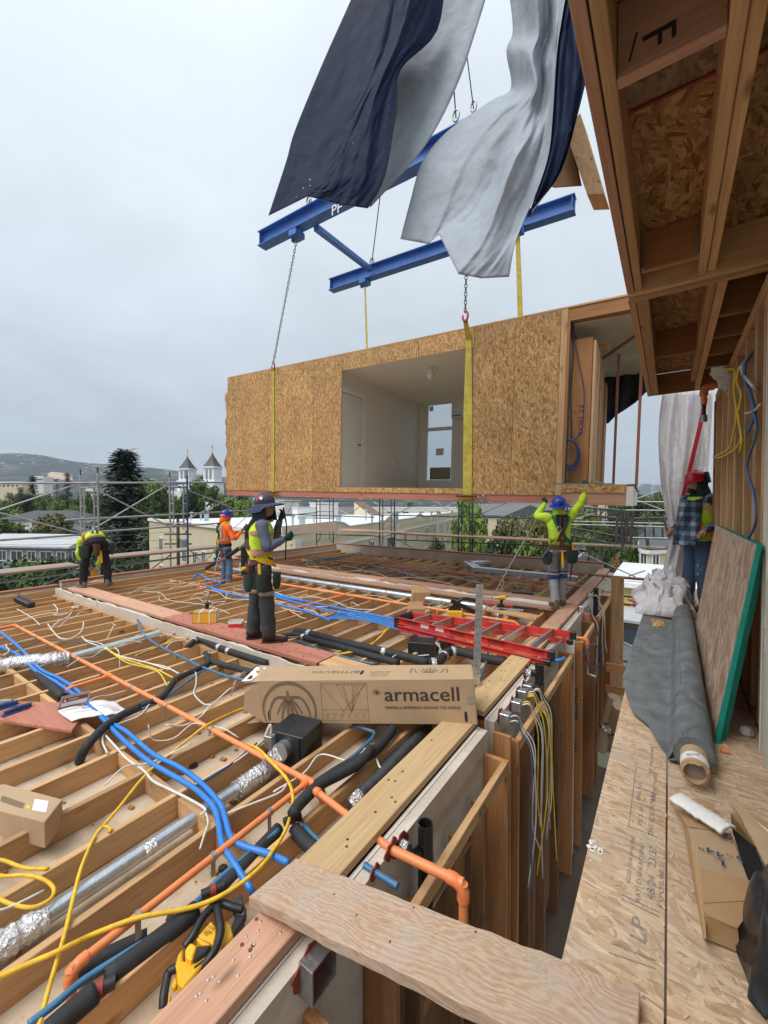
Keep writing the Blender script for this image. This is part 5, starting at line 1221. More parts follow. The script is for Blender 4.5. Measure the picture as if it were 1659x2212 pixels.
def tee(t,p,d,b,r,mat='orange2'):
 d,b=Vector(d).normalized(),Vector(b).normalized()
 MB().tube([p-d*.055,p+d*.055],r*1.34,10).tube([p,p+b*.06],r*1.34,10).build('tee',M[mat],t,smooth=60)
def hanger(t,p,r):
 MB().lathe([(r*1.12,-.012),(r*1.25,-.012),(r*1.25,.012),(r*1.12,.012)],p,(1,0,0),10).box(p.x-.012,p.y-.022,p.z-.10,p.x+.012,p.y-.019,p.z-.01).build('pipe_hanger',M['steel'],t)
ZO=-.405;RO=.0185
sp=thing('sprinkler_pipe','orange sprinkler line crossing the nearest joists to the corridor wall','pipe',(-3,1.6,ZO),'orange sprinkler lines')
a0,a1,a2=Z(*cA(80,205),ZO),Z(*cA(545,462),ZO),Z(*cA(1555,988),ZO)
yl=(a0.y+a1.y+a2.y)/3;a0,a1,a2=(Vector((q.x,yl,ZO))for q in(a0,a1,a2))
run(sp,'pipe',[a0,a1,a2],RO,'orange');af=Vector((a0.x-.02,a0.y-2.4,ZO));run(sp,'pipe',[a0,af],RO,'orange');elbow(sp,a0,a1,af,RO)
b1=Z(*cA(345,528),ZO);b1=Vector((a1.x,b1.y,ZO));run(sp,'pipe',[a1,b1],RO,'orange');run(sp,'pipe',[b1,b1-Vector((0,0,.16))],RO,'orange');elbow(sp,b1,a1,b1-Vector((0,0,1)),RO);tee(sp,a1,(1,0,0),(0,-1,0),RO)
b2=Z(*cA(355,1935),ZO);b2=Vector((a2.x-.0,b2.y,ZO));b2=Z(*cA(355,1935),ZO);run(sp,'pipe',[a2,b2],RO,'orange');tee(sp,a2,(1,0,0),b2-a2,RO)
b3=b2-Vector((0,0,.18));run(sp,'pipe',[b2,b3],RO,'orange');elbow(sp,b2,a2,b3,RO)
s1=Vector((a2.x+.10,a2.y,ZO));pz=-.50
s2,s3=Z(*c6(355,205),-.46),Z(*c6(352,262),-.52)
pw=X(*c6(690,440),XR+.3);s4=Vector((s3.x+.03,pw.y,pw.z))
s3=Vector((s3.x,(s3.y+pw.y)/2,pw.z+.02))
for q0,q1 in((a2,s1),(s1,s2),(s2,s3),(s3,pw)):run(sp,'pipe',[q0,q1],RO,'orange')
elbow(sp,s1,a2,s2,RO);elbow(sp,s2,s1,s3,RO,L_=.04);elbow(sp,s3,s2,pw,RO,L_=.04)
pe=X(*c6(1050,610),-.86);pe=Vector((-.86,pw.y+.0,pw.z));pe=Z(*c6(1052,612),pw.z)
pd_=pe-Vector((0,0,.55));run(sp,'pipe',[pw,pe],RO*1.25,'orange');run(sp,'pipe',[pe,pd_],RO*1.15,'orange');elbow(sp,pe,pw,pd_,RO*1.2,L_=.075);collar(pw.y,pw.z,.05,m1)
for k in range(9):hanger(sp,a0.lerp(a2,(k+.4)/9),RO)
for k in range(3):
 q=a2.lerp(b2,.25+.28*k);MB().lathe([(RO*1.05,-.01),(RO*1.25,-.01),(RO*1.25,.01),(RO*1.05,.01)],q,(b2-a2),10).box(q.x-.002,q.y-.012,q.z-.1,q.x+.002,q.y+.012,q.z-.015).build('pipe_hanger',M['steel'],sp)
sp2=thing('sprinkler_pipe','orange sprinkler line on the middle module beside the long tin duct','pipe',(-4,5.6,ZO),'orange sprinkler lines')
p0,p1=Z(*c2(-120,392),ZO),Z(*c2(1245,612),ZO);yl=Z(*c2(740,525),ZO).y;p0,p1=Vector((p0.x,yl,ZO)),Vector((p1.x,yl,ZO));run(sp2,'pipe',[p0,p1],RO*1.15,'orange')
q0=Z(*c2(500,490),ZO);q0=Vector((q0.x,yl,ZO));q1=Z(*c2(306,553),ZO);q1=Vector((q0.x-.02,q1.y,ZO));run(sp2,'pipe',[q0,q1],RO,'orange');run(sp2,'pipe',[q1,q1-Vector((0,0,.14))],RO,'orange');tee(sp2,q0,(1,0,0),(0,-1,0),RO);elbow(sp2,q1,q0,q1-Vector((0,0,1)),RO)
q0=p0.lerp(p1,.18);q1=q0-Vector((0,1.1,0));run(sp2,'pipe',[q0,q1],RO,'orange');run(sp2,'pipe',[q1,q1-Vector((0,0,.14))],RO,'orange');elbow(sp2,q1,q0,q1-Vector((0,0,1)),RO)
run(sp2,'pipe',[p1-Vector((.22,0,0)),p1],RO*1.5,'orange2')
pw2=Z(*c2(1500,672),-.47);pw2=Vector((XR+.3,pw2.y,-.47));pe2=Z(*c2(1558,690),-.47);pe2=Vector((pe2.x,pw2.y,-.47));
run(sp2,'pipe',[p1,Vector((p1.x+.1,pw2.y,-.47)),pw2,pe2],RO*1.1,'orange');run(sp2,'pipe',[pe2,pe2-Vector((0,0,.32))],RO*1.1,'orange');elbow(sp2,pe2,pw2,pe2-Vector((0,0,1)),RO*1.15,L_=.07)
run(sp2,'valve',[pe2-Vector((0,0,.32)),pe2-Vector((0,0,.47)),pe2-Vector((-.1,0,.49))],.022,'steel');collar(pw2.y,-.47,.05,m2)
for k in range(14):hanger(sp2,p0.lerp(p1,(k+.5)/14),RO)
sp3=thing('sprinkler_pipe','orange sprinkler line on the far module running under the duct bend','pipe',(-4,9.4,ZO),'orange sprinkler lines')
p0,p1=Z(*c2(470,340),ZO),Z(*c2(1420,440),ZO);yl=(p0.y+p1.y)/2;p0,p1=Vector((p0.x,yl,ZO)),Vector((XR-.05,yl,ZO));run(sp3,'pipe',[p0,p1],RO*1.2,'orange')
q0=Z(*c2(1040,385),ZO);run(sp3,'pipe',[Vector((q0.x,yl,ZO)),Vector((q0.x,yl+.5,ZO)),Vector((q0.x,yl+.5,ZO-.14))],RO,'orange');elbow(sp3,Vector((q0.x,yl+.5,ZO)),Vector((q0.x,yl,ZO)),Vector((q0.x,yl+.5,-1)),RO)
pw3=Z(*c8(890,360),-.45);pw3=Vector((XR+.3,pw3.y,-.45));pe3=Z(*c8(1088,384),-.45);pe3=Vector((pe3.x,pw3.y,-.45));run(sp3,'pipe',[pw3,pe3,pe3-Vector((0,0,.4))],RO*1.2,'orange');elbow(sp3,pe3,pw3,pe3-Vector((0,0,1)),RO*1.3,L_=.08);run(sp3,'pipe',[pe3-Vector((0,0,.4)),pe3-Vector((0,0,.62))],RO*1.3,'abs');collar(pw3.y,-.45,.05,m3)
for k in range(10):hanger(sp3,p0.lerp(p1,(k+.5)/10),RO)
du=thing('tin_duct','round galvanised duct lying between the nearest joists, foil ends','duct',(-2.3,.8,-.5),'tin ducts')
RD=.038;zd=-.50
d0,d1=Z(*cA(205,1695),zd),Z(*cA(985,1165),zd);xd_=(d0.x+d1.x)/2;d0,d1=Vector((xd_,d0.y,zd)),Vector((xd_,d1.y,zd));d2=Vector((xd_,Z(*cA(1205,1030),zd).y,zd))
run(du,'duct_pipe',[d0,d1,d2],RD,'galv',18)
MB().lathe([(RD*1.02,-.03),(RD*1.03,-.03),(RD*1.03,.03),(RD*1.02,.03)],d0.lerp(d1,.63),(0,1,0),18).build('foil_tape',M['foil'],du)
bx=thing('fan_box','black sheet-metal fan box with round collar beside the printed carton','ventilation box',(-2.31,2.18,-.5),'black fan boxes')
cB=Vector((-2.30,2.17,-.405));ex_=Vector((math.cos(R(12)),math.sin(R(12)),0));ey_=Vector((-ex_.y,ex_.x,0));ez_=Vector((0,0,1))
MB().obox(cB,ex_*.145,ey_*.135,ez_*.105).build('body',M['duct_black'],bx,bevel=.005)
MB().obox(cB-ey_*.14-ex_*.0,ex_*.12,ey_*.005,ez_*.1).build('front_plate',M['duct_black'],bx);MB().obox(cB-ex_*.115-ey_*.155+ez_*.05,ex_*.035,ey_*.045,ez_*.045).build('junction_box',M['steel'],bx,bevel=.004)
cl=cB-ey_*.145+ez_*.01;MB().lathe([(.06,0),(.06,.05),(.064,.055),(.064,.065),(.055,.065)],cl,-ey_,18).build('collar',M['galv'],bx,smooth=40)
def flex(name,pts,r,t,seed=0,lumps=.12):
 P_=smooth_path(pts,14);rr=random.Random(seed);return MB().tube(P_,[r*(1+.05*math.sin(i*2.6)+lumps*rr.uniform(-1,.7))for i in range(len(P_))],14).build(name,M['foil'],t,smooth=70)
flex('foil_hose',[cl-ey_*.05,Z(*cA(1390,850),-.45),Z(*cA(1335,930),-.50),d2+Vector((0,.16,.01)),d2-Vector((0,.02,0))],.056,du,2)
flex('foil_hose',[d0+Vector((0,.02,0)),d0-Vector((0,.2,0)),d0-Vector((.02,.55,.01))],.058,du,5)
MB().tube(smooth_path([cB-ex_*.115-ey_*.155+ez_*.09,cB-ex_*.12-ey_*.16+ez_*.16,cB-ex_*.15-ey_*.18+ez_*.08]),.009,7).build('wire',M['white'],bx,smooth=True)
du2=thing('tin_duct','long round tin duct along the pink plate of the middle module','duct',(-5,6.4,-.42),'tin ducts')
p0,p1=Z(*c2(-30,372),-.40),Z(*c2(1065,542),-.40);yl=Z(*c2(500,452),-.40).y;run(du2,'duct_pipe',[Vector((p0.x-1.2,yl,-.40)),Vector((p1.x,yl,-.40))],.06,'galv',18);flex('foil_hose',[Vector((p1.x,yl,-.40)),Vector((p1.x+.2,yl,-.42)),Vector((p1.x+.5,yl-.15,-.46))],.062,du2,3)
for k in range(6):q=Vector((p0.x+(p1.x-p0.x)*(k+.5)/6,yl,-.40));MB().lathe([(.0605,-.025),(.062,-.025),(.062,.025),(.0605,.025)],q,(1,0,0),18).build('joint_band',M['steel'],du2)
du3=thing('tin_duct','flat silver duct with bend on the far module','duct',(-3,9.8,-.4),'tin ducts')
q=[Z(*c2(1130,345),-.36),Z(*c2(1045,352),-.36),Z(*c2(1085,378),-.36),Z(*c2(1425,402),-.36),Z(*c2(1520,408),-.36)]
q[3]=Vector((q[3].x,q[2].y,-.36));q[4]=Vector((min(q[4].x,XR-.1),q[2].y,-.36))
for a_,b_ in zip(q,q[1:]):
 d_=(b_-a_).normalized()*.06;MB().beam(a_-d_,b_+d_,.24,.11).build('duct_section',M['foil' if a_ is q[0]else 'galv'],du3,bevel=.012)
du4=thing('tin_duct','half-round tin duct and crushed foil sleeve in the west bays of the near module','duct',(-5.5,2,-.47),'tin ducts')
p0,p1=Z(*cA(330,375),-.45),Z(*cA(800,250),-.45);xx=p1.x;p0=Vector((xx-.02,Z(*cA(340,372),-.45).y,-.45));p1=Vector((xx,p1.y,-.45));run(du4,'duct_pipe',[Z(*cA(340,375),-.45),p1],.055,'galv',14)
flex('foil_sleeve',[Z(*cA(345,372),-.44),Z(*cA(230,385),-.42),Z(*cA(120,392),-.42),Z(*cA(0,410),-.43),Z(*cA(-120,425),-.44)],.082,du4,9,.2)
def line(label,crop,pts,z,r,mat,name='foam_pipe',cat='insulated pipe',group='insulated lines',clips=(),k=6):
 P_=path(crop,pts,z)
 if clips:
  t=thing(name,label,cat,P_[0],group);S_=smooth_path(P_,k);MB().tube(S_,r,12).build('sleeve',M[mat],t,smooth=True)
  for f in clips:
   i=min(int(f*(len(S_)-1)),len(S_)-2);d=S_[i+1]-S_[i];MB().lathe([(r*1.02,-.028),(r*1.12,-.022),(r*1.12,.022),(r*1.02,.028)],S_[i],d,12).build('foil_clip',M['foil'],t,smooth=40)
  return t
 return hose(name,label,cat,P_,r,mat,group,k,12)
line('thick black foam line bending up from the ceiling board',cA,[(400,890,-.56),(415,850,-.47),(460,785),(530,715),(610,660),(700,618)],-.40,.033,'foam')
line('black foam length passing under the orange pipe',cA,[(705,612),(800,578),(845,530),(872,492)],-.425,.032,'foam');line('black foam length with a dark elbow near the torn gypsum',cA,[(880,480),(930,455),(1000,425),(1045,398),(1040,360,-.44),(1032,348,-.46)],-.42,.031,'foam')
line('black foam stub running behind the manual box',cA,[(188,455),(250,510),(315,568)],-.44,.038,'foam');line('black foam line that vanishes under the carton flap',cA,[(1042,352,-.46),(1062,388),(1180,420),(1300,452)],-.43,.034,'foam',clips=(.1,))
line('long foam line with silver clips along the gypsum strip',cA,[(940,320,-.46),(960,300),(1000,278),(1100,318),(1200,352),(1345,398)],-.40,.036,'foam',clips=(.3,.62,.72))
line('fat black foam tube beside the pink plate',cA,[(535,1985),(830,1765),(985,1640)],-.44,.040,'foam','foam_pipe');line('lower fat foam tube at the frame bottom',cA,[(240,2260),(320,2190),(475,2058)],-.43,.040,'foam')
line('grey-black foam tube under the fat foam tube',cA,[(370,1970),(520,1880),(740,1775)],-.54,.034,'foam');line('narrow foam tube behind the yellow rope bend',cA,[(1095,1550),(1240,1400),(1400,1230)],-.45,.034,'foam')
line('short foam stub pointing at the plate',cA,[(1478,1235),(1540,1300),(1610,1360)],-.45,.037,'foam')
line('heavy black foam line over the orange tee',c6,[(195,262),(230,210),(330,115),(430,62),(530,5),(590,-65)],-.36,.034,'foam',clips=())
line('heavy black foam line passing in front of the carton',c5,[(385,875),(500,800),(620,738),(700,655),(715,630)],-.385,.036,'foam');
line('rough iron waste pipe beside the pale plate',c5,[(545,975,-.56),(548,950,-.50),(585,905),(650,845),(760,735),(870,625)],-.47,.040,'iron','iron_pipe','pipe',None,(.24,.33))
line('dark thin iron pipe under the carton edge',c5,[(665,800),(740,730),(820,660),(880,620)],-.50,.028,'iron','iron_pipe','pipe')
line('black clipped pipe from the boots to the black fan box',c2,[(295,662,-.48),(308,648),(480,692),(715,745),(870,785)],-.40,.050,'foam',clips=(.12,.34,.73))
line('black clipped pipe elbow passing under the ladder',c2,[(870,785),(915,780),(950,742),(1000,735),(1100,762),(1210,782)],-.40,.052,'foam',clips=(.1,.34,.56))
line('second black pipe beside the boots of the man on the red plate',c2,[(235,672),(300,665),(360,685),(480,715),(620,755),(740,785)],-.42,.042,'foam',clips=(.3,))
line('dark pipe stub between joists under the ladder',c2,[(905,715),(990,660)],-.47,.05,'iron','iron_pipe','pipe')
BL='blue conduits on the deck'
hose('blue_conduit','bright blue conduit curving past the galvanised duct, upper of the pair','conduit',path(cA,[(-20,225),(60,285),(140,360),(205,430),(290,470),(370,520),(450,590),(560,695),(640,745),(770,855),(900,920),(1010,1000),(1105,1105),(1135,1190),(1165,1280),(1240,1322),(1340,1352),(1450,1400,-.40)],-.418),.0165,'blue',BL)
hose('blue_conduit','bright blue conduit ending under the grey plank, lower of the pair','conduit',path(cA,[(-20,305),(50,335),(110,368),(185,440),(270,485),(350,540),(440,605),(530,690),(590,755),(690,845),(770,905),(900,980),(1000,1045),(1075,1125),(1100,1210),(1118,1310),(1175,1400),(1270,1550,-.46)],-.418),.0165,'blue',BL)
for k in range(6):
 a_=9*k;hose('blue_conduit','one of six blue conduits fanning out beyond the ladder top','conduit',path(c2,[(440-a_*.2,588+a_*.15),(480,572+a_*.45),(530+a_,560+a_*.85),(620+a_,575+a_*.9),(740,598+a_*.95),(860,625+a_),(960,648+a_)],-.40+.004*(k%2)),.0105,'blue',BL)
hose('blue_conduit','blue conduit running from the worker in orange to the ladder','conduit',path(c2,[(-110,445),(0,482),(100,505),(210,530),(330,558),(420,590),(440,600)],-.40),.018,'blue',BL);hose('blue_conduit','blue conduit pair member near the tan knee straps','conduit',path(c2,[(200,485),(330,515),(470,545),(600,570),(720,592)],-.40),.018,'blue',BL);hose('blue_conduit','second blue conduit near the tan knee straps','conduit',path(c2,[(205,497),(320,530),(460,560),(560,578)],-.40),.017,'blue',BL)
def c1(x,y):return(x*.39684,932.6+y*.39684)
hose('blue_conduit','blue conduit loop around the boots of the worker in orange','conduit',path(c1,[(1050,795),(1080,775),(1130,800),(1200,822),(1165,842),(1158,855),(1200,870),(1290,890),(1365,905)],-.39),.02,'blue',BL)
hose('blue_conduit','blue conduit stretch from the orange worker boots eastwards','conduit',path(c1,[(1310,845),(1420,872),(1540,900),(1660,922)],-.40),.018,'blue',BL)
for k,pts in enumerate([[(330,325),(380,322),(430,330),(520,318),(615,292)],[(300,352),(380,340),(450,332),(540,345),(660,360)],[(575,390),(590,372),(640,368),(690,385),(770,400),(790,378),(775,412)]]):hose('blue_conduit',['blue tube on the far module pointing to the corner','wavy blue tube on the far module under the orange line','blue tube coil in a far module bay'][k],'conduit',path(c2,pts,-.40),.017,'bluepipe',BL)
BP='dark blue pipes'
for lab,crop,pts,z in[('slim blue pipe with black clips crossing the near joists',cA,[(690,178,-.40),(700,210),(730,260),(800,310),(930,375),(1000,410),(1120,455),(1260,492)],-.41),('blue pipe along the fat foam tube',cA,[(140,2215),(290,2100),(420,1990),(640,1850),(900,1690),(985,1600),(1060,1525)],-.42),('blue pipe towards the black couplings',cA,[(1060,1520),(1170,1420),(1270,1340),(1400,1235)],-.43),('short blue pipe reaching the pale plate',cA,[(1505,1180),(1560,1250),(1640,1325)],-.45),('blue pipe in front of the carton with black elbow',c5,[(380,890),(470,805),(560,735),(635,655),(600,632),(540,615)],-.42),('blue pipe branching under the ladder foot',c2,[(1095,850),(1125,770),(1135,700)],-.42),('thin blue pipe beyond the carton top',c2,[(300,690),(420,735),(560,775),(640,790)],-.43),('slim blue pipe beside the foam elbows',cA,[(640,650),(780,600),(900,520),(1050,410)],-.44)]:
 hose('blue_pipe',lab,'pipe',path(crop,pts,z),.013,'bluepipe',BP)
t=thing('wall_pipe_stub','blue pipe stub through red sealant in the corridor wall','pipe',X(*c6(600,550),XR+.3));q=X(*c6(605,552),XR+.3);e1=X(*c6(725,628),XR+.42);MB().tube([q-Vector((.06,0,0)),Vector((q.x+.13,q.y,q.z))],.016,10).build('pipe',M['bluepipe'],t,smooth=60);collar(q.y,q.z,.035,m1)
for lab,crop,x,y in(('dark coupling pair at the fat foam tube end',cA,500,2030),('dark coupling by the yellow rope bend',cA,1470,1180),('dark coupling on the blue pipe',cA,1070,1540)):
 c=Z(*crop(x,y),-.42);t=thing('pipe_coupling',lab,'pipe fitting',c,'pipe couplings');d=Vector((.45,.9,0)).normalized();MB().tube([c-d*.05,c+d*.05],.022,9).build('coupling',M['blackp'],t,smooth=60);MB().tube([c-d*.012,c+d*.012],.026,9).build('copper_band',M['red_caulk'],t,smooth=60)
hose('yellow_rope','yellow rope snaking down over the near joists and round ducts','rope',path(cA,[(1275,608),(1180,640),(1040,708,-.375),(940,785),(860,850),(735,955),(600,1120),(520,1215),(470,1280),(410,1420),(370,1570),(330,1740),(290,1880,-.40),(240,2050),(195,2230)],-.425),.0088,'yellow','yellow ropes')
hose('yellow_rope','yellow rope looping wide across the orange branch pipe','rope',path(cA,[(1245,803,-.44),(1300,830),(1370,900,-.365),(1445,985),(1472,1080),(1445,1210),(1380,1330),(1290,1440,-.37),(1130,1555),(960,1625),(700,1675,-.37),(480,1755),(300,1840,-.37),(150,1905),(-30,1985)],-.39),.0098,'yellow','yellow ropes')
hose('yellow_rope','small yellow rope coil at the bay edge','rope',path(cA,[(240,1430),(120,1425),(0,1385),(-80,1420),(0,1465),(120,1462),(210,1480),(268,1525),(255,1580),(170,1622),(70,1612),(-20,1575)],-.43),.0085,'yellow','yellow ropes')
hose('yellow_rope','curled yellow rope end hooked over a joist','rope',path(cA,[(478,1262),(500,1230),(530,1218),(556,1232),(548,1245)],-.425),.008,'yellow','yellow ropes')
YC='yellow cables'
for lab,crop,pts in[('yellow cable pair strand draped beyond the carton',c2,[(372,782),(420,752),(520,742),(600,720),(660,670),(712,615)]),('second yellow cable strand draped beyond the carton',c2,[(440,782),(490,745),(560,728),(640,690),(690,640),(715,610)]),('yellow cable arch by the drill',c2,[(905,572),(920,548),(960,535),(990,530)]),('yellow cable hook over the tin duct',c2,[(785,500),(800,495),(825,512),(830,540)]),('yellow cable bundle strand in the near west bays',cA,[(520,310),(570,350),(640,395),(740,420),(800,445),(840,510)]),('yellow cable bundle strand beside the white cables',cA,[(530,315),(600,365),(700,400),(780,425),(870,470)]),('lone yellow cable towards the gypsum wall',cA,[(540,320),(620,290),(740,235),(800,212)]),('yellow cable tail towards the duct end',cA,[(680,360),(780,320),(880,275),(950,270)])]:
 hose('yellow_cable',lab,'cable',path(crop,pts,-.42),.0065,'ycable',YC)
WC='white and grey cables on the deck'
for lab,crop,pts,mt,r_ in[('grey cable looping down before the carton',cA,[(775,560),(760,590),(700,660),(600,700),(530,740),(515,790),(540,850)],'white',.0065),('grey cable curl between foam line and carton',cA,[(880,490),(930,440),(980,440),(985,500),(975,550),(1020,600),(1060,605)],'white',.0065),('grey cable hanging by the carton label',cA,[(1450,285),(1350,340),(1300,410),(1200,470),(1160,560)],'grey_c',.006),('white cable along the blocking row',cA,[(530,760),(580,815),(640,880),(720,935),(770,990),(850,1030),(950,1080),(1030,1130),(1010,1160)],'white',.0075),('white cable drooping from the blue tie',cA,[(1035,1150),(1045,1200),(1020,1280),(1005,1330)],'white',.005),('white cable running to the frame edge bays',cA,[(1110,1165),(1250,1110),(1400,1050),(1440,1010)],'white',.006),('white cable behind the black fan box',c5,[(195,905),(330,820),(400,742),(520,772)],'white',.0055),('white tail over the heavy foam line',c5,[(590,718),(630,735),(655,790),(662,800)],'white',.007),('navy cable between joists near the fan box',cA,[(975,1020),(1080,960),(1180,890),(1290,800)],'navy_c',.007),('white cable next to the navy cable',cA,[(985,1005),(1100,935),(1200,880),(1330,780)],'white',.006),('teal cable wandering over the foil sleeve',cA,[(-20,345),(120,318),(230,282),(380,292),(500,297),(550,320),(540,345),(420,370),(260,400),(130,440)],'green_c',.006),('white cable tangle strand near the yellow bundle',cA,[(410,262),(440,290),(520,320),(600,360),(700,385),(760,400),(830,415),(900,450)],'white',.0075),('second white strand near the yellow bundle',cA,[(430,280),(520,305),(560,345),(640,370),(740,395),(850,430)],'white',.0065),('white Y-shaped cable over the west joists',cA,[(240,200),(265,235),(300,270),(345,275),(390,255),(415,225),(420,190)],'white',.008),('white cable loop by the far hammer',cA,[(270,100),(290,130),(275,155),(330,150),(365,130),(340,165),(290,190),(250,230)],'white',.008),('white cable near the dark brush',cA,[(85,125),(130,150),(170,175),(200,205)],'white',.007),('grey cable over the tan plate to the gypsum',cA,[(650,165),(690,120),(740,105),(800,100)],'grey_c',.006),('dark cable between the joist marked P2 and the wall',cA,[(690,360),(760,330),(840,275),(900,235)],'black_c',.007),('grey rope crossing the red plate to the man with boots',c2,[(400,665),(330,672),(240,678),(190,725),(130,790),(60,830),(20,880)],'grey_c',.008)]:
 hose('loose_cable',lab,'cable',path(crop,pts,-.425),r_,mt,WC)
rc=random.Random(21)
def tails(n,xr,yr,lab,mt='white'):
 for k in range(n):
  x,y=rc.uniform(*xr),rc.uniform(*yr);p=Vector((x,y,-.43));a=rc.uniform(0,6.28);pts=[p]
  for j in range(rc.randint(3,6)):
   a+=rc.uniform(-.7,.7);p=p+Vector((math.cos(a)*.14,math.sin(a)*.14,0));pts.append(Vector((p.x,p.y,-.425+rc.uniform(-.02,.05))))
  if k%3==0:pts.append(pts[-1]+Vector((rc.uniform(-.04,.04),rc.uniform(-.04,.04),rc.uniform(.08,.16))))
  if k%4==1:pts[0]=pts[0]-Vector((0,0,.12))
  hose('cable_tail',lab,'cable',pts,rc.uniform(.0045,.007),mt,'cut cable tails',4,6)
tails(9,(-8.8,-4.2),(1.7,2.9),'short white cable tail poking up between the near joists');tails(8,(-4.2,-1.8),(.2,2.6),'short white cable tail poking up between the near joists');tails(26,(-9.2,-1.8),(3.6,6.9),'thin white cable tail on the middle module joists');tails(32,(-9.4,-1.7),(7.9,11.4),'thin white cable tail on the far module joists')
for k in range(7):
 y=7.9+.5*k;x0=-9+.7*k;pts=[Vector((x0+.55*j,y+.12*math.sin(j*1.9+k),-.41+.03*math.sin(j*2.3)))for j in range(9)]
 hose('cable_run','long white cable run looping along the far module bays','cable',pts,.0075,'white','cable runs of the far module')
for k in range(4):
 y=4.1+.75*k;x0=-8.8+.9*k;pts=[Vector((x0+.5*j,y+.1*math.sin(j*1.7+k),-.42+.02*math.sin(j*2.3)))for j in range(7)]
 hose('cable_run','long white cable run over the middle module joists','cable',pts,.006,'white','cable runs of the middle module')
mb=MB()
for k in range(320):
 x=rc.uniform(-6,-1.7);y=rc.uniform(-.6,2.9);s=rc.uniform(.004,.022);mb.obox((x,y,ZL+s*.5),Vector((s,s*.3,0)),Vector((-s*.2,s*.6,0)),Vector((0,0,s*.3)))
mb.build('wood_chips',M['brownX'],None,kind='stuff')
for lab,x,y,r_ in(('small dark rubber offcut in a near bay',968,912,.03),('black plastic clip by the orange branch pipe',1120,1425,.022),('tiny black wrapper beside the blue pipe',858,1672,.018)):
 c=Z(*cA(x,y),ZL+.012);o=MB().lathe([(r_*.6,0),(r_,r_*.3),(r_*.8,r_*.9),(r_*.3,r_)],c-Vector((0,0,.012)),n=7,sx=1.3).build('offcut',M['blackp']);tag(o,lab,'offcut')
# ================================================================ the long carton
z0b,z1b=-.435,-.30
cBL,cBR=Z(*c5(150,603),-.435),Z(*c5(1080,611),-.30)
up=Vector((0,0,1));bxd=(cBR-cBL);BLn=bxd.length;bxd.normalize();bn=Vector((-bxd.y,bxd.x,0)).normalized();bu=bxd.cross(bn)*1.0;bu=bu if bu.z>0 else-bu
BH,BD=.345,.34
cbx=thing('carton','long printed cardboard carton lying across the plate and joists','cardboard box',(cBL+cBR)/2)
Cn=lambda a,d,h:cBL+bxd*a+bn*d+bu*h
th=.006
MB().hexa([Cn(0,0,0),Cn(BLn,0,0),Cn(BLn,th,0),Cn(0,th,0),Cn(0,0,BH),Cn(BLn,0,BH),Cn(BLn,th,BH),Cn(0,th,BH)]).build('front_panel',M['card'],cbx)
MB().hexa([Cn(0,th+.001,BH-th),Cn(BLn,th+.001,BH-th),Cn(BLn,BD,BH-th-.02),Cn(0,BD,BH-th-.01),Cn(0,th+.001,BH),Cn(BLn,th+.001,BH),Cn(BLn,BD,BH-.02),Cn(0,BD,BH-.01)]).build('top_panel',M['card'],cbx)
MB().hexa([Cn(0,BD+.001,0),Cn(BLn,BD+.001,0),Cn(BLn,BD+th,0),Cn(0,BD+th,0),Cn(0,BD+.001,BH-.02),Cn(BLn,BD+.001,BH-.03),Cn(BLn,BD+th,BH-.03),Cn(0,BD+th,BH-.02)]).build('back_panel',M['card'],cbx)
MB().hexa([Cn(0,th+.001,0),Cn(BLn,th+.001,0),Cn(BLn,BD,0),Cn(0,BD,0),Cn(0,th+.001,th),Cn(BLn,th+.001,th),Cn(BLn,BD,th),Cn(0,BD,th)]).build('bottom_panel',M['card'],cbx)
MB().hexa([Cn(BLn+.001,.002,.002),Cn(BLn+.007,.0,.0),Cn(BLn+.007,BD,.0),Cn(BLn+.001,BD,.002),Cn(BLn+.001,.002,BH-.002),Cn(BLn+.007,.002,BH-.004),Cn(BLn+.007,BD,BH-.024),Cn(BLn+.001,BD,BH-.022)]).build('end_panel',M['card'],cbx)
def flap(c,name='flap'):return MB().hexa(c).build(name,M['card2' if name=='x' else 'card'],cbx)
flap([Cn(-.001,.0,.01),Cn(-.001,.006,.01),Cn(-.17,.02,.10),Cn(-.17,.012,.10),Cn(-.001,0,BH-.01),Cn(-.001,.006,BH-.01),Cn(-.15,.02,BH-.10),Cn(-.15,.012,BH-.10)])
flap([Cn(-.001,.02,-.0),Cn(-.001,.2,.0),Cn(-.20,.2,-.03),Cn(-.20,.02,-.03),Cn(-.001,.02,.006),Cn(-.001,.2,.006),Cn(-.20,.2,-.024),Cn(-.20,.02,-.024)])
flap([Cn(-.001,.0,BH-.006),Cn(-.001,BD,BH-.016),Cn(-.15,BD-.02,BH+.005),Cn(-.14,.0,BH-.015),Cn(-.001,.0,BH),Cn(-.001,BD,BH-.01),Cn(-.15,BD-.02,BH+.011),Cn(-.14,.0,BH-.009)])
MB().hexa([Cn(-.075,.005,BH+.002),Cn(-.075,BD-.06,BH+.001),Cn(-.165,BD-.06,BH+.010),Cn(-.165,.005,BH-.004),Cn(-.075,.005,BH+.004),Cn(-.075,BD-.06,BH+.003),Cn(-.165,BD-.06,BH+.012),Cn(-.165,.005,BH-.002)]).build('shipping_label',M['paperw'],cbx)
for k,(a,b)in enumerate(((.03,.10),(.14,.2),(.22,.25))):MB().hexa([Cn(-.09,a,BH+.0045),Cn(-.09,b,BH+.0045),Cn(-.13,b,BH+.0085),Cn(-.13,a,BH+.0055),Cn(-.09,a,BH+.005),Cn(-.09,b,BH+.005),Cn(-.13,b,BH+.009),Cn(-.13,a,BH+.006)]).build('label_print',M['inkb' if k else 'ink'],cbx)
def fr(a,h):return cBL+bxd*(a*BLn)+bu*(h*BH)-bn*.001
lettering('armacell',fr(.766,.66),bxd,bu,.155,M['ink'],cbx,width=.333*BLn,bold=.0035)
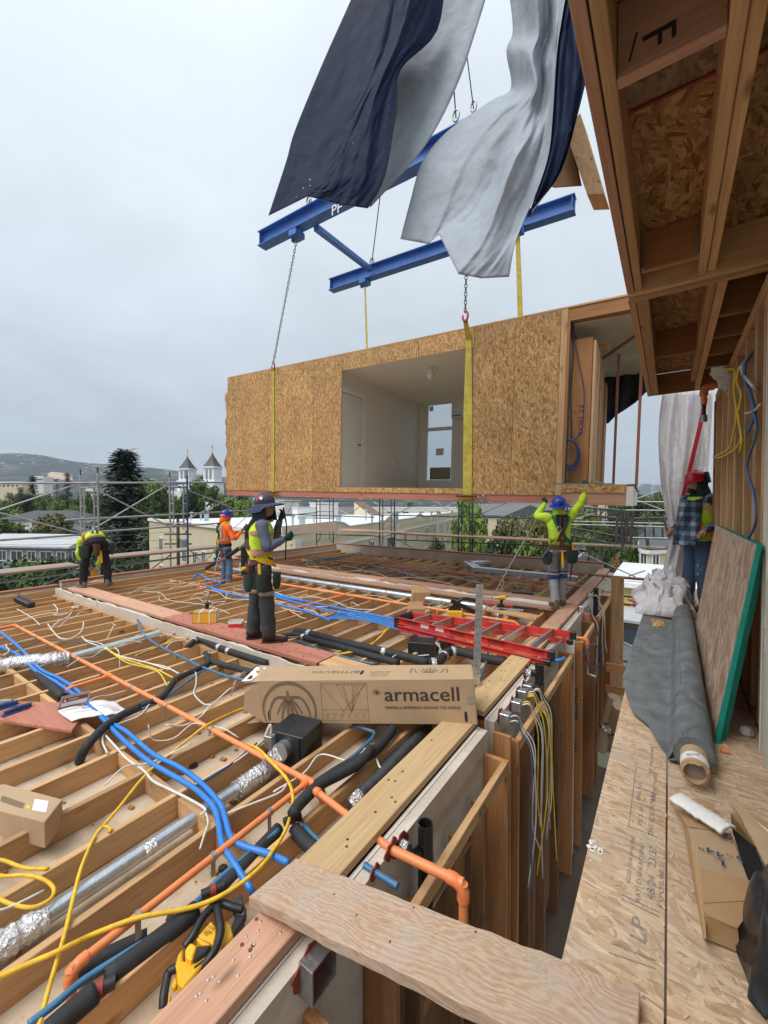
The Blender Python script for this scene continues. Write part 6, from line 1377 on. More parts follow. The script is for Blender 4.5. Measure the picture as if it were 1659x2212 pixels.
lettering('MAKING A DIFFERENCE AROUND THE WORLD',fr(.768,.37),bxd,bu,.028,M['ink'],cbx,width=.335*BLn,bold=.0008)
def arc(cen,xd,yd,rx,ry,a0,a1,w,mb,n=18,taper=True):
 nrm=xd.cross(yd).normalized()*.0012
 P_=[cen+xd*rx*math.cos(a0+(a1-a0)*i/n)+yd*ry*math.sin(a0+(a1-a0)*i/n)+nrm for i in range(n+1)]
 vs=[];
 for i,p in enumerate(P_):
  t=(P_[min(i+1,n)]-P_[max(i-1,0)]).normalized();s_=t.cross(nrm.normalized());ww=w*(.35+.65*math.sin(math.pi*i/n))if taper else w
  vs+=[p-s_*ww/2,p+s_*ww/2]
 mb.add(vs,[(2*i,2*i+1,2*i+3,2*i+2)for i in range(n)])
def globe(cen,r,xd,yd,mat,name='globe_mark',k=1.0,lim=(-.35,1.0)):
 mb=MB();xd,yd=xd.normalized(),yd.normalized();w=r*.10*k
 arc(cen,xd,yd,r,r,R(-25),R(205),w*1.3,mb,30)
 hub=cen+yd*r*.42
 for a,c_,L0 in((95,.0,.30),(158,.2,.52),(28,-.2,.42),(200,.35,.62),(232,.22,.78),(262,.06,.86),(288,-.1,.84),(312,-.24,.78),(342,-.36,.62)):
  d=xd*math.cos(R(a))+yd*math.sin(R(a));s_=Vector(xd)*-math.sin(R(a))+yd*math.cos(R(a));L_=r*L0
  P_=[hub+d*L_*i/8+s_*c_*r*(i/8)**2 for i in range(9)];vs=[];nrm=xd.cross(yd)*.0012
  for i,p in enumerate(P_):vs+=[p-s_*w*.5*(1.5-i/10)+nrm,p+s_*w*.5*(1.5-i/10)+nrm]
  mb.add(vs,[(2*i,2*i+1,2*i+3,2*i+2)for i in range(8)])
 for sgn in(-1,1):arc(cen+xd*sgn*r*.30-yd*r*.45,xd,yd,r*.5,r*.95,R(5 if sgn>0 else 75),R(105 if sgn>0 else 175),w*.9,mb)
 mb.lathe([(w*.9,0),(w*.9,.0003),(0,.0004)],hub+xd.cross(yd)*.0012,xd.cross(yd),12)
 return mb.build(name,mat,cbx)
globe(fr(.138,.30),.225,bxd,bu,M['inkb']);globe(fr(.565,.70),.028,bxd,bu,M['ink'],k=1.2)
mb=MB();ln=lambda a,b,w=.003:mb.beam(fr(*a)-bn*.0008,fr(*b)-bn*.0008,w,.0006,bn)
for a,b in(((.30,.93),(.52,.93)),((.30,.06),(.52,.06)),((.30,.06),(.30,.93)),((.52,.06),(.52,.93)),((.30,.32),(.52,.32)),((.305,.91),(.405,.26)),((.515,.91),(.40,.28)),((.38,.88),(.44,.26)),((.40,.88),(.44,.26)),((.41,.88),(.44,.26)),((.455,.88),(.44,.26)),((.465,.88),(.44,.26)),((.48,.88),(.44,.26)),((.50,.88),(.44,.26))):ln(a,b,.0022)
for k in range(6):
 a=.313+.035*k
 for b,c in(((a,.24),(a+.012,.20)),((a+.012,.20),(a+.022,.25)),((a,.13),(a+.014,.11)),((a+.004,.17),(a+.018,.17))):ln(b,c,.002)
for k in range(8):ln((.375+.018*k,.90),(.384+.018*k,.90),.005)
mb.build('fold_diagram',M['inkb'],cbx)
for a in(.035,.957):
 MB().prism([fr(a,.17)+bxd*.012*math.cos(w)+bu*(.03*math.sin(w)+(.012 if math.sin(w)>0 else-.012))for w in[i*.5236 for i in range(12)]],-bn*.0012).build('hand_hole',M['blackp'],cbx)
for a0_,a1_,h0_,h1_ in((.0,.02,.36,.58),(.965,1.004,.45,.65)):MB().hexa([fr(a0_,h0_)-bn*.001,fr(a1_,h0_)-bn*.001,fr(a1_,h0_),fr(a0_,h0_),fr(a0_,h1_)-bn*.001,fr(a1_,h1_)-bn*.001,fr(a1_,h1_),fr(a0_,h1_)]).build('packing_tape',M['tan'],cbx)
def tp(a,d):return Cn(a*BLn,d*BD,BH-.006-d*.02+.0075)
lettering('armacell',tp(.345,.52),-bxd,-bn,.11,M['inkb'],cbx,width=.24*BLn,bold=.002);lettering('MAKING A DIFFERENCE AROUND THE WORLD',tp(.35,.76),-bxd,-bn,.018,M['inkb'],cbx,width=.23*BLn)
for k,s_ in enumerate(('INSULATION','ISOLATION','AISLAMIENTO')):lettering(s_,tp(.568,.28+.13*k),-bxd,-bn,.034,M['inkb'],cbx,width=(.085 if k!=2 else .10)*BLn)
globe(tp(.80,.56),.15,-bxd,-bn,M['inkb'])
MB().prism([tp(.478,.5)+bxd*.014*math.cos(w)+bn*.05*math.sin(w)for w in[i*.5236 for i in range(12)]],Vector((0,0,.0012))).build('hand_hole',M['blackp'],cbx)
t=thing('galvanised_strap','tall galvanised strap standing upright behind the carton','metal strap',Z(*c5(1075,420),-.30));q=Z(*c5(1078,440),-.30)
w_=_rt*.033;hgt=.935
MB().hexa([q-w_,q+w_,q+w_+_fw*.003,q-w_+_fw*.003]+[p+Vector((.0,0,hgt))+_rt*.03 for p in(q-w_,q+w_,q+w_+_fw*.003,q-w_+_fw*.003)]).build('strap',M['galv'],t)
mb=MB()
for k in range(13):
 for s_ in(-1,1):mb.lathe([(.0045,0),(.0045,.001),(0,.001)],q+_rt*(.03*k/13+.016*s_*(1 if k%2 else .3))+Vector((0,0,hgt*(k+.5)/13))-_fw*.001,-fh,n=7)
mb.build('punched_hole',M['ink'],t,kind='stuff')
# ================================================================ ladder
ld=thing('step_ladder','red fibreglass step ladder lying folded across the middle module','ladder',Z(*c2(735,600),-.2))
lz=-.30
A_,B_=Z(*c2(735,598),-.22),Z(*c2(1405,750),-.22);C_,D_=Z(*c2(800,578),-.22),Z(*c2(1500,665),-.22)
def chan(p,q,h,w,sgn,name='rail'):
 p,q=Vector(p),Vector(q);s_=(q-p).cross(up).normalized()*sgn;mb=MB()
 mb.beam(p,q,.005,h).beam(p+s_*w/2+up*(h/2-.003),q+s_*w/2+up*(h/2-.003),w,.005).beam(p+s_*w/2-up*(h/2-.003),q+s_*w/2-up*(h/2-.003),w,.005)
 return mb.build(name,M['red_gf'],ld,bevel=.001)
chan(A_,B_,.085,.03,1);chan(C_,D_,.085,.03,-1)
dn=Vector((0,0,-.085));chan(A_.lerp(B_,.02)+dn+Vector((.0,-.03,0)),A_.lerp(B_,.985)+dn+Vector((.0,-.03,0)),.055,.03,1);chan(C_.lerp(D_,.03)+dn,C_.lerp(D_,.985)+dn,.055,.03,-1)
for k in range(6):
 f=.13+.152*k;a,b=A_.lerp(B_,f),C_.lerp(D_,f);st=MB().beam(a+up*.012,b+up*.012,.012,.075,(0,0,1)).beam(a+up*.05,b+up*.05,.03,.006).build('step',M['alu'],ld,bevel=.001)
 if k>1:MB().beam(a.lerp(b,.22)+up*.0,A_.lerp(B_,f+.06)+up*.0+Vector((0,.01,0)),.018,.004).build('brace',M['alu'],ld)
 a,b=A_.lerp(B_,f+.05)+dn,C_.lerp(D_,f+.05)+dn;MB().beam(a,b,.018,.018).build('rear_bar',M['alu'],ld)
top=MB().hexa([A_+Vector((-.04,-.03,-.1)),A_+Vector((.05,-.03,-.1)),C_+Vector((.05,.03,-.1)),C_+Vector((-.04,.03,-.1)),A_+Vector((-.04,-.03,.05)),A_+Vector((.0,-.03,.05)),C_+Vector((.0,.03,.05)),C_+Vector((-.04,.03,.05))]).build('ladder_top',M['blackp'],ld,bevel=.008)
for p,s_ in((B_,1),(D_,-1),(A_.lerp(B_,.985)+dn+Vector((0,-.03,0)),1),(C_.lerp(D_,.985)+dn,-1)):
 MB().obox(p+Vector((.0,0,-.0)),Vector((.035,.0,0)),Vector((0,.026,0)),Vector((0,0,.047 if p.z>-.26 else .033))).build('rubber_foot',M['blackp'],ld,bevel=.008)
ad=(B_-A_).normalized();rn=ad.cross(up).normalized()
for f in(.11,.45,.70,.93):lettering('WORKSAFE' if f<.9 else 'WORKS',A_.lerp(B_,f)+rn*.0035+up*.004,ad,up,.055,M['marker'],ld,width=.21 if f<.9 else .14,bold=.002)
for f in(.11,.45,.70):MB().beam(A_.lerp(B_,f-.05)+rn*.0037-up*.022,A_.lerp(B_,f+.05)+rn*.0037-up*.022,.001,.004).build('underline',M['marker'],ld)
for f0,f1 in((.19,.25),(.30,.36)):MB().beam(A_.lerp(B_,f0)+rn*.0036,A_.lerp(B_,f1)+rn*.0036,.0012,.05).build('torn_sticker',M['paperw'],ld)
hose('blue_conduit','light blue conduit end sticking out below the ladder feet','conduit',[B_+Vector((-.1,.06,-.09)),B_+Vector((.08,.03,-.05)),Z(*c2(1462,765),-.33)],.02,'blue',BL)
b2x=thing('fan_box','black sheet-metal fan box beyond the carton, wires on its side','ventilation box',Z(*c2(845,720),-.45),'black fan boxes');c=Z(*c2(845,683),-.32);ex2=Vector((math.cos(R(20)),math.sin(R(20)),0));ey2=Vector((-ex2.y,ex2.x,0))
MB().obox(c-up*.12,ex2*.16,ey2*.14,up*.12).build('body',M['duct_black'],b2x,bevel=.005)
MB().obox(c-up*.005+ex2*.02+ey2*.1,ex2*.1,ey2*.02,up*.012).build('terminal_cover',M['steel'],b2x)
for k in range(3):MB().tube(smooth_path([c+ex2*.15-ey2*.02*k+up*-.01,c+ex2*.21-ey2*.03*k-up*.05,c+ex2*(.22+.02*k)-ey2*.08-up*.13,c+ex2*.26-ey2*.12-up*.17]),.008,6).build('wire',M['white' if k!=1 else 'grey_c'],b2x,smooth=True)
# ================================================================ tools, boxes and papers
def boxthing(name,label,cat,c,a,b,h,mats,group=None,lidless=False):
 t=thing(name,label,cat,c,group);return t
yb=thing('fastener_box','yellow and grey strapped box standing on the red plate','box',Z(*cA(1030,195),ZP));c=Z(*cA(1028,196),ZP+.005);e1=(Z(*cA(1090,188),ZP)-Z(*cA(972,192),ZP)).normalized();e2=Vector((-e1.y,e1.x,0))
c=c+e2*.07;MB().obox(c+up*.075,e1*.15,e2*.09,up*.072).build('body',M['tool_y'],yb,bevel=.004)
MB().obox(c+up*.15,e1*.152,e2*.092,up*.006).build('box_lid',M['card2'],yb);MB().obox(c+up*.075+e1*.151,e1*.004,e2*.088,up*.07).build('end_face',M['paper'],yb);MB().obox(c+up*.075-e1*.152,e1*.004,e2*.088,up*.07).build('end_face',M['steel'],yb)
for s_ in(-.06,.07):MB().obox(c+up*.078+e1*s_,e1*.008,e2*.094,up*.08).build('strap',M['paper'],yb)
lettering('FASTENERS',c+up*.09-e2*.091,e1,up,.03,M['ink'],yb,width=.14)if False else None
rb_=thing('open_box','small red and white open carton on the red plate','box',Z(*cA(1180,215),ZP));c=Z(*cA(1182,218),ZP+.005)+e2*.05
for a,b,w_,d_ in((0,-.06,.085,.003),(0,.06,.085,.003),(-.085,0,.003,.056),(.085,0,.003,.056)):MB().obox(c+e1*a+e2*b+up*.025,e1*w_,e2*d_,up*.025).build('side',M['red_tape'],rb_);MB().obox(c+e1*a*1.01+e2*b*1.01+up*.067,e1*w_,e2*d_,up*.016).build('side_band',M['paperw'],rb_)
MB().obox(c+up*.004,e1*.082,e2*.057,up*.003).build('base',M['card'],rb_);MB().obox(c+e1*.19+e2*.03+up*.05,e1*.07,e2*.05,up*.002+e1*.01).build('flap',M['card'],rb_)
brd=thing('form_board','red faced board lying over the joists beside the manual','board',Z(*cA(200,650),-.42));zc2=-.415
pts=[Z(*cA(-40,585),zc2),Z(*cA(460,598),zc2),Z(*cA(360,735),zc2),Z(*cA(-60,672),zc2)]
MB().prism([p for p in reversed(pts)],(0,0,-.024)).build('board',M['redX'],brd,bevel=.002)
mn=thing('manual_box','opened carton flap of grey paper with dark red warning panel','paper',Z(*cA(370,600),-.40));a_,b_=Z(*cA(288,636),-.408),Z(*cA(438,600),-.408);hv=Vector((.0,.03,.11))
MB().hexa([a_,b_,b_+Vector((0,.004,0)),a_+Vector((0,.004,0)),a_+hv,b_+hv,b_+hv+Vector((0,.004,0)),a_+hv+Vector((0,.004,0))]).build('flap',M['steel'],mn)
d_=(b_-a_);n_=d_.cross(hv).normalized()*.0015;n_=n_ if n_.dot(_fw)<0 else-n_
def q_(x,y):return a_+d_*x+hv*y+n_
MB().prism([q_(.08,.50),q_(.95,.50),q_(.95,.78),q_(.08,.78)],n_*.3).build('warning_band',M['red_caulk'],mn);MB().prism([q_(.08,.18),q_(.95,.18),q_(.95,.46),q_(.08,.46)],n_*.3).build('text_panel',M['paperw'],mn)
lettering('WARNING',q_(.45,.64)+n_,d_,hv,.022,M['paperw'],mn,width=.07);MB().prism([q_(.12,.54)+n_,q_(.22,.54)+n_,q_(.17,.74)+n_],n_*.2).build('warning_triangle',M['paperw'],mn)
def paper(label,corners,z,nm='manual_sheet',prints=()):
 P4=[Z(*cA(*c_),z)for c_ in corners]
 def fn(a,b):
  p=P4[0]*(1-a)*(1-b)+P4[1]*a*(1-b)+P4[2]*a*b+P4[3]*(1-a)*b
  return p+Vector((0,0,.012*mnoise.noise((a*2.5,b*2.5,z*9))+.01*math.sin(a*5)))
 t=thing(nm,label,'paper',P4[0],'instruction sheets');MB().sheet(fn,10,8,.0012).build('sheet',M['paperw'],t,smooth=True)
 for a0,a1,b0,b1,mt in prints:MB().sheet(lambda a,b:Vector(fn(a0+(a1-a0)*a,b0+(b1-b0)*b))+Vector((0,0,.0016)),4,2,.0004).build('print',M[mt],t)
 return t,P4
m_ink=plain('pale_print',(.52,.42,.44),.8);M['pale_ink']=m_ink;M['blue_ink']=plain('blue_print',(.36,.37,.5),.8)
paper('spread instruction sheet lying before the warning flap',[(290,640),(445,600),(548,645),(360,692)],-.40,prints=((.05,.6,.1,.18,'pale_ink'),(.1,.95,.42,.5,'pale_ink'),(.65,.95,.12,.28,'blue_ink')))
t,P4=paper('second instruction sheet with large heading',[(445,596),(570,578),(648,640),(530,665)],-.395,prints=((.05,.9,.5,.56,'pale_ink'),(.45,.8,.62,.85,'pale_ink')))
lettering('MAGNUM',(P4[0]+P4[1])/2*.62+(P4[2]+P4[3])/2*.38+Vector((0,0,.010)),P4[1]-P4[0],P4[0]-P4[3],.035,M['blue_ink'],t,width=.16)
cf=thing('duct_cuff','dark blue folded rubber cuffs lying on the red board','cuff',Z(*cA(70,620),-.40))
for k,(p,q)in enumerate((((-40,628),(90,592)),((20,650),(155,605)),((-30,600),(60,590)))):a_,b_=Z(*cA(*p),-.40),Z(*cA(*q),-.40);MB().tube([a_,a_.lerp(b_,.5)+up*.008,b_],[.02,.024,.022],8).beam(a_-up*.008+Vector((.02,-.02,0)),b_-up*.008+Vector((.02,-.02,0)),.05,.006).build('cuff',M['navy_c' if k<2 else 'grey_c'],cf,smooth=40)
wb=thing('carton','brown box with white label at the frame edge bay','cardboard box',Z(*cA(150,1120),-.5));zt=-.36
q=[Z(*cA(-20,1010),zt),Z(*cA(25,1003),zt),Z(*cA(315,1080),zt),Z(*cA(225,1195),zt),Z(*cA(-30,1130),zt)]
MB().prism(list(reversed(q)),(0,0,-.15)).build('body',M['card'],wb,bevel=.004)
def onq(x,y):return Z(*cA(x,y),zt+.001)
for cs,mt,nm in(([(175,1080),(245,1090),(232,1148),(160,1136)],'paperw','label'),([(135,1112),(152,1115),(149,1130),(131,1127)],'hv_y','green_sticker'),([(5,1072),(15,1063),(125,1102),(112,1128),(2,1090)],'inkb','printed_grip')):MB().prism([onq(*c_)for c_ in reversed(cs)],(0,0,.001)).build(nm,M[mt],wb)
hm=thing('hammer','claw hammer resting across the west joists','hammer',Z(*cA(370,122),-.42));a_,b_=Z(*cA(345,143),-.42),Z(*cA(378,118),-.41);MB().tube([a_,b_],.016,8).build('handle',M['card2'],hm,smooth=60);MB().beam(b_-_rt*.06,b_+_rt*.07,.03,.03).build('hammer_head',M['steel'],hm,bevel=.006)
bs=thing('scrub_brush','long black brush lying on the west bay edge','brush',Z(*cA(120,85),-.3));a_,b_=Z(*cA(85,68),-.28),Z(*cA(160,103),-.38);MB().beam(a_,b_,.12,.06).build('block',M['blackp'],bs,bevel=.01);MB().beam(a_-up*.04,b_-up*.04,.10,.04).build('bristles',M['hair'],bs);MB().tube([a_,a_+Vector((-.08,.05,.06))],.015,7).build('handle',M['rust'],bs)
sw=thing('cordless_saw','yellow and black cordless band saw lying in the bay beside the pink plate','power saw',Z(470,2020,-.56))
def cS(x,y):return((600+x*.3014)*.5486,(3480+y*.3014)*.5486)
def sp_(x,y,z=-.45):return Z(*cS(x,y),z)
def slab(pts,z,h,mat,nm,bev=.006):return MB().prism([sp_(x,y,z)for x,y in pts],(0,0,-h)).build(nm,M[mat],sw,bevel=bev)
slab([(770,470),(845,580),(830,690),(800,800),(760,760),(590,680)],-.425,.07,'tool_y','motor_cover');slab([(950,455),(1020,520),(1060,680),(890,860),(930,650)],-.45,.05,'tool_y','motor_cover')
slab([(405,830),(395,1000),(540,1005),(800,810),(800,850),(640,1070),(560,1180),(410,1355),(330,1290),(320,1130),(300,1050),(340,900)],-.43,.09,'tool_y','body');slab([(500,755),(585,800),(520,990),(430,950),(430,840)],-.405,.05,'tool_y','battery');slab([(590,800),(780,790),(700,900),(560,1000),(515,990)],-.415,.05,'blackp','battery');slab([(570,700),(610,690),(760,780),(640,790)],-.405,.04,'tool_y','battery')
MB().tube(smooth_path([sp_(420,830),sp_(540,660,-.43),sp_(640,470,-.42),sp_(780,310,-.42),sp_(900,255,-.43),sp_(1040,300,-.44),sp_(1180,340,-.45)]),.017,8).build('frame_guard',M['blackp'],sw,smooth=True)
MB().tube(smooth_path([sp_(840,300,-.42),sp_(870,470,-.405),sp_(890,620,-.41),sp_(850,790,-.42),sp_(760,960,-.43),sp_(650,1090,-.45)]),.017,8).build('frame_guard',M['blackp'],sw,smooth=True)
MB().tube(smooth_path([sp_(320,1100,-.45),sp_(215,1150,-.46),sp_(180,1290,-.47),sp_(150,1450,-.48),sp_(140,1620,-.50)]),.016,8).build('handle',M['blackp'],sw,smooth=True);slab([(305,1185),(330,1290),(270,1360),(255,1300)],-.46,.03,'tool_y','trigger');slab([(235,1420),(250,1430),(220,1560),(195,1560)],-.47,.03,'tool_y','handle_insert')
slab([(1040,230),(1150,110),(1175,150),(1190,260),(1240,330),(1200,400),(1090,380)],-.45,.05,'iron','blade_shoe');slab([(1095,390),(1220,430),(1060,670),(1015,590)],-.455,.04,'blackp','blade_wheel');slab([(545,1080),(660,990),(640,1040),(550,1110)],-.4285,.002,'blackp','badge',0)
for s_,(x,y),w_ in(('R. CLASS',(760,570),.05),('COMM',(735,630),.035),('102',(700,655),.025)):lettering(s_,sp_(x,y,-.4235),sp_(840,610)-sp_(720,530),sp_(770,470)-sp_(600,680),.016,M['marker'],sw,width=w_,name='marker_writing')
dv=thing('impact_driver','yellow and black impact driver standing on the pink plate','cordless drill',Z(*c2(1185,540),ZP));q=Z(*c2(1186,541),ZP-.03)
MB().obox(q+up*.02,_rt*.05,fh*.04,up*.025).build('battery',M['blackp'],dv,bevel=.006);MB().tube([q+up*.04,q+up*.13+_rt*.015],[.022,.026],8).build('handle',M['blackp'],dv,smooth=60);MB().tube([q+up*.15-_rt*.05,q+up*.155+_rt*.07],[.032,.036],10).build('motor_housing',M['tool_y'],dv,smooth=60);MB().tube([q+up*.15-_rt*.05,q+up*.15-_rt*.09,q+up*.15-_rt*.095,q+up*.15-_rt*.15],[.026,.018,.008,.006],8).build('chuck',M['steel'],dv,smooth=60)
def barthing(name,label,cat,crop,p,q,z,w,h,mat,ends=None):
 a_,b_=Z(*crop(*p),z),Z(*crop(*q),z);t=thing(name,label,cat,a_);MB().beam(a_,b_,w,h).build('body',M[mat],t,bevel=.004)
 if ends:MB().beam(a_.lerp(b_,ends[0]),a_.lerp(b_,1.002),w*1.06,h*1.06).build('sleeve',M[ends[1]],t)
 return t
barthing('spirit_level','orange red spirit level with black grip lying by the gypsum strip','spirit level',c2,(1105,522),(1345,552),-.36,.05,.025,'red_gf',(.57,'blackp'));barthing('guide_rail','black notched rail lying on the far joists','rail',c2,(1235,480),(1328,488),-.30,.10,.08,'blackp');barthing('fir_plank','pale plank lying over the joists near the driver','plank',c2,(1105,545),(1350,590),-.40,.22,.035,'firX');barthing('tin_sheet','thin bright tin strip beside the driver','metal strip',c2,(1150,545),(1285,555),-.37,.08,.006,'galv')
for lab,x,y,s_ in(('crumpled brown carton leaning by the tin duct',835,492,.17),('brown open box in a middle module bay',815,560,.13)):
 c=Z(*c2(x,y),-.36);t=thing('carton',lab,'cardboard box',c);MB().obox(c,_rt*s_,fh*s_*.8,up*s_*.55+_rt*.02).build('body',M['card2'],t,bevel=.01);MB().obox(c+up*s_*.6+fh*s_*.5,_rt*s_*.95,fh*s_*.25+up*.05,up*.004).build('flap',M['card2'],t)
cs=thing('chop_saw','black and yellow saw with long black arm in the middle module','power saw',Z(*c2(990,560),-.4));c=Z(*c2(985,572),-.42);MB().obox(c,_rt*.12,fh*.08,up*.06).build('base',M['tool_y'],cs,bevel=.01);MB().lathe([(.10,-.012),(.11,0),(.10,.012)],c+up*.05,fh,18).build('guard',M['blackp'],cs,smooth=40);MB().beam(c+up*.22-_rt*.06,c+_rt*.38,.05,.07).build('arm',M['blackp'],cs,bevel=.008);MB().tube(smooth_path([c+up*.18+_rt*.05,c+up*.25+_rt*.15,c+up*.2+_rt*.45]),.03,8).build('hose',M['blackp'],cs,smooth=True)
# ================================================================ grey plank bridging plate and walkway
def plank_mat(kn,ax):
 g=G('grained_plank');ang=math.atan2(ax.y,ax.x);co=g.n('VectorRotate',{'Vector':g.co,'Angle':-ang},rotation_type='Z_AXIS');s_=g.n('SeparateXYZ',{0:co},1)
 w=g.noise(1,4,.55,.6,g.map((2.2,9,9),co=co));gr=g.ma('ADD',s_,g.ma('MULTIPLY',w,.17));dk=None
 for i,k in enumerate(kn):
  d=g.n('VectorMath',{0:g.co,1:tuple(k)},1,operation='DISTANCE');e_=g.n('Math',{0:-1.0,1:0.0},operation='MULTIPLY');q=g.ma('DIVIDE',d,.075 if i<3 else .05);ex_=g.n('Math',{0:2.718,1:g.ma('MULTIPLY',g.ma('MULTIPLY',q,q),-1.0)},operation='POWER')
  gr=g.ma('ADD',gr,g.ma('MULTIPLY',ex_,.10 if i%2 else-.095));core=g.mr(d,.012,.028,1,0);dk=core if dk is None else g.ma('MAXIMUM',dk,core)
 ring=g.ma('SINE',g.ma('MULTIPLY',gr,300.0));fine=g.noise(1,3,.6,.2,g.map((3,150,150),co=co))
 col=g.mix(g.mr(ring,-1,1,0,1),(.40,.26,.175),(.48,.335,.235));col=g.mix(.35,col,g.scale(col,g.mr(fine,.25,.75,.45,1.5)))
 col=g.mix(g.mr(g.noise(4.5,6,.66),.44,.66,0,.62),col,(.44,.375,.315));col=g.mix(g.mr(g.noise(9,6,.7),.60,.74,0,.55),col,(.15,.12,.10));col=g.mix(g.ma('MULTIPLY',dk,.8),col,(.16,.085,.045))
 return g.set(col,.8,0,g.ma('ADD',ring,fine),.2,.003)
pl=thing('scaffold_plank','weathered grey scaffold plank bridging from the plate to the walkway','plank',(-.8,1.3,-.1))
a_=Z(*c6(190,472),-.255);a2_=Z(*c6(0,655),-.255);b_=Z(1383,2136,.045);M['plank']=plank_mat([Z(*c6(1180,925),-.10),Z(*c6(1195,1195),-.12),Z(*c6(1590,1075),-.02),Z(*c6(180,500),-.255)],b_-a_)
wv=a2_-a_;wv=wv-(b_-a_).normalized()*wv.dot((b_-a_).normalized());wv=Vector((wv.x,wv.y,0)).normalized()*.235
tn=Vector((0,0,-.045));ax_=b_-a_;n=26;rr=random.Random(9);rings=[]
for k in range(n+1):
 f=k/n;e1_=(.012*rr.uniform(-1,1)+(.03 if k in(8,9)else 0))if k else .02;e2_=.004*rr.uniform(-1,1)
 p,q=a_+ax_*f-wv.normalized()*e2_,a_+ax_*f+wv+wv.normalized()*e1_*.25
 if k==0:p=p+ax_.normalized()*.03;q=q
 rings.append([p,q,q+tn,p+tn])
MB().loft(rings).build('plank',M['plank'],pl,bevel=.003)
for x,y in((400,650),(1195,925),(870,735),(520,800),(700,1000)):q=Z(*c6(x,y),-.17);q=a_+ax_*((q-a_).dot(ax_)/ax_.length_squared)+wv.normalized()*min(.2,max(.02,(q-a_).dot(wv.normalized())));MB().lathe([(.004,0),(.004,.001),(0,.0015)],q+up*.0005,n=7).build('nail_head',M['iron'],pl)
# ================================================================ in and around the chases
def vent(t,c,r,h,mt='abs'):return MB().lathe([(r*.8,h-.004),(r,h),(r,0),(r*.99,-.6),(r*.8,-.6)],c,n=18).build('vent_pipe',M[mt],t,smooth=40)
vp=thing('vent_stack','black vent pipe with silver-clamped elbow through red sealant, below the plate','pipe',X(*c6(860,330),-1.0),'vent pipes');top=X(*c6(862,305),-1.03)
MB().lathe([(.0,-.12),(.033,-.12),(.034,-.002),(.040,.0),(.040,-.16),(.043,-.165),(.043,-.23),(.040,-.235),(.040,-.7)],top,n=18).build('stack',M['abs'],vp,smooth=40);wq=X(*c6(735,340),XR+.3);wq=Vector((wq.x,wq.y,top.z-.09));MB().tube([wq,Vector((-1.075,wq.y,wq.z)),Vector((-1.05,wq.y+.0,wq.z-.03)),Vector((top.x-.01,top.y,wq.z-.045))],.026,12).build('elbow',M['abs'],vp,smooth=True)
flex('clamp',[wq-Vector((.01,0,0)),wq+Vector((.02,0,0)),wq+Vector((.05,0,0))],.032,vp,1,.03);collar(wq.y,wq.z,.055,m1);MB().tube([top-up*.25,top-up*.33],.038,14).build('band',M['steel'],vp,smooth=60)
vp2=thing('vent_stack','black vent pipe with copper band beside the ladder feet','pipe',X(1155,1440,-1.0),'vent pipes');top=X(*c8(465,965),-1.0);MB().lathe([(.03,-.002),(.042,0),(.042,-.17),(.044,-.175),(.044,-.27),(.042,-.275),(.042,-.9)],top,n=18).build('stack',M['abs'],vp2,smooth=40);MB().tube([top-up*.19,top-up*.26],.0455,14).build('band',M['rust'],vp2,smooth=60);q=X(*c8(350,1030),XR+.3);MB().tube([q,Vector((top.x,top.y,q.z))],.032,12).build('elbow',M['abs'],vp2,smooth=60);flex('clamp',[q,q+Vector((.03,0,0)),q+Vector((.06,0,0))],.04,vp2,4,.03);collar(q.y,q.z,.07,m2)
vp3=thing('vent_stack','slender black vent pipe near the boots of the lime worker','pipe',X(*c8(925,345),-1.0),'vent pipes');top=X(*c8(926,340),-1.0);MB().lathe([(.03,-.002),(.04,0),(.04,-.8)],top,n=14).build('stack',M['abs'],vp3,smooth=40)
def jbox(x,y,lab,n,cols,par_y,drop=1.3,seed=0):
 q=X(*c8(x,y),XR+.31);r=random.Random(seed)
 t=thing('junction_box',lab,'electrical box',q,'wall junction boxes');s_=.042
 MB().box(q.x-.0,q.y-s_,q.z-s_,q.x+.075,q.y+s_,q.z+s_).build('box',M['galv'],t,bevel=.003);MB().box(q.x+.0755,q.y-s_*.8,q.z-s_*.8,q.x+.079,q.y+s_*.8,q.z+s_*.8).build('cover',M['steel'],t)
 for k in range(n):
  st=q+Vector((.07,r.uniform(-.02,.03),r.uniform(-.02,.02)));xo=-.90+r.uniform(-.02,.03)
  P_=[st,st+Vector((.06,.02,.015)),Vector((-.955,st.y+.05+.03*k,max(q.z-.10,-.47))),Vector((xo,st.y+.08+.04*k,q.z-.28)),Vector((xo+r.uniform(-.02,.05),st.y+.10+.05*k+r.uniform(-.05,.05),q.z-.28-drop*.45)),Vector((xo+r.uniform(-.03,.06),st.y+.06+.06*k+r.uniform(-.1,.1),q.z-.28-drop*r.uniform(.5,1.0)))]
  MB().tube(smooth_path(P_),.0055,6).build('cable',M[cols[k%len(cols)]],t,smooth=True)
 collar(q.y,q.z,.06,m2)
jbox(150,1390,'first grey junction box along the white wall, with a blue cable',3,['bluec','white','white'],0,1.3,1);jbox(245,1290,'second grey junction box along the white wall',3,['ycable','white','white'],0,1.3,2);jbox(295,1200,'third grey junction box with yellow cables hanging down',4,['ycable','ycable','white','ycable'],0,1.4,3);jbox(340,1155,'fourth grey junction box by the vent pipe',3,['white','white','black_c'],0,1.2,4)
jbox(790,510,'grey junction box with black and white wires under the lime worker boots',4,['black_c','white','navy_c','white'],0,1.0,5);jbox(860,410,'farther grey junction box with a bundle of pale wires',5,['white','bluec','white','ycable','white'],0,1.0,6)
t=thing('conduit_box','steel conduit sleeve box in the wall under the grey plank','electrical box',X(*c6(300,1010),XR+.35));q=X(*c6(290,1010),XR+.30);mb=MB();s_=.065
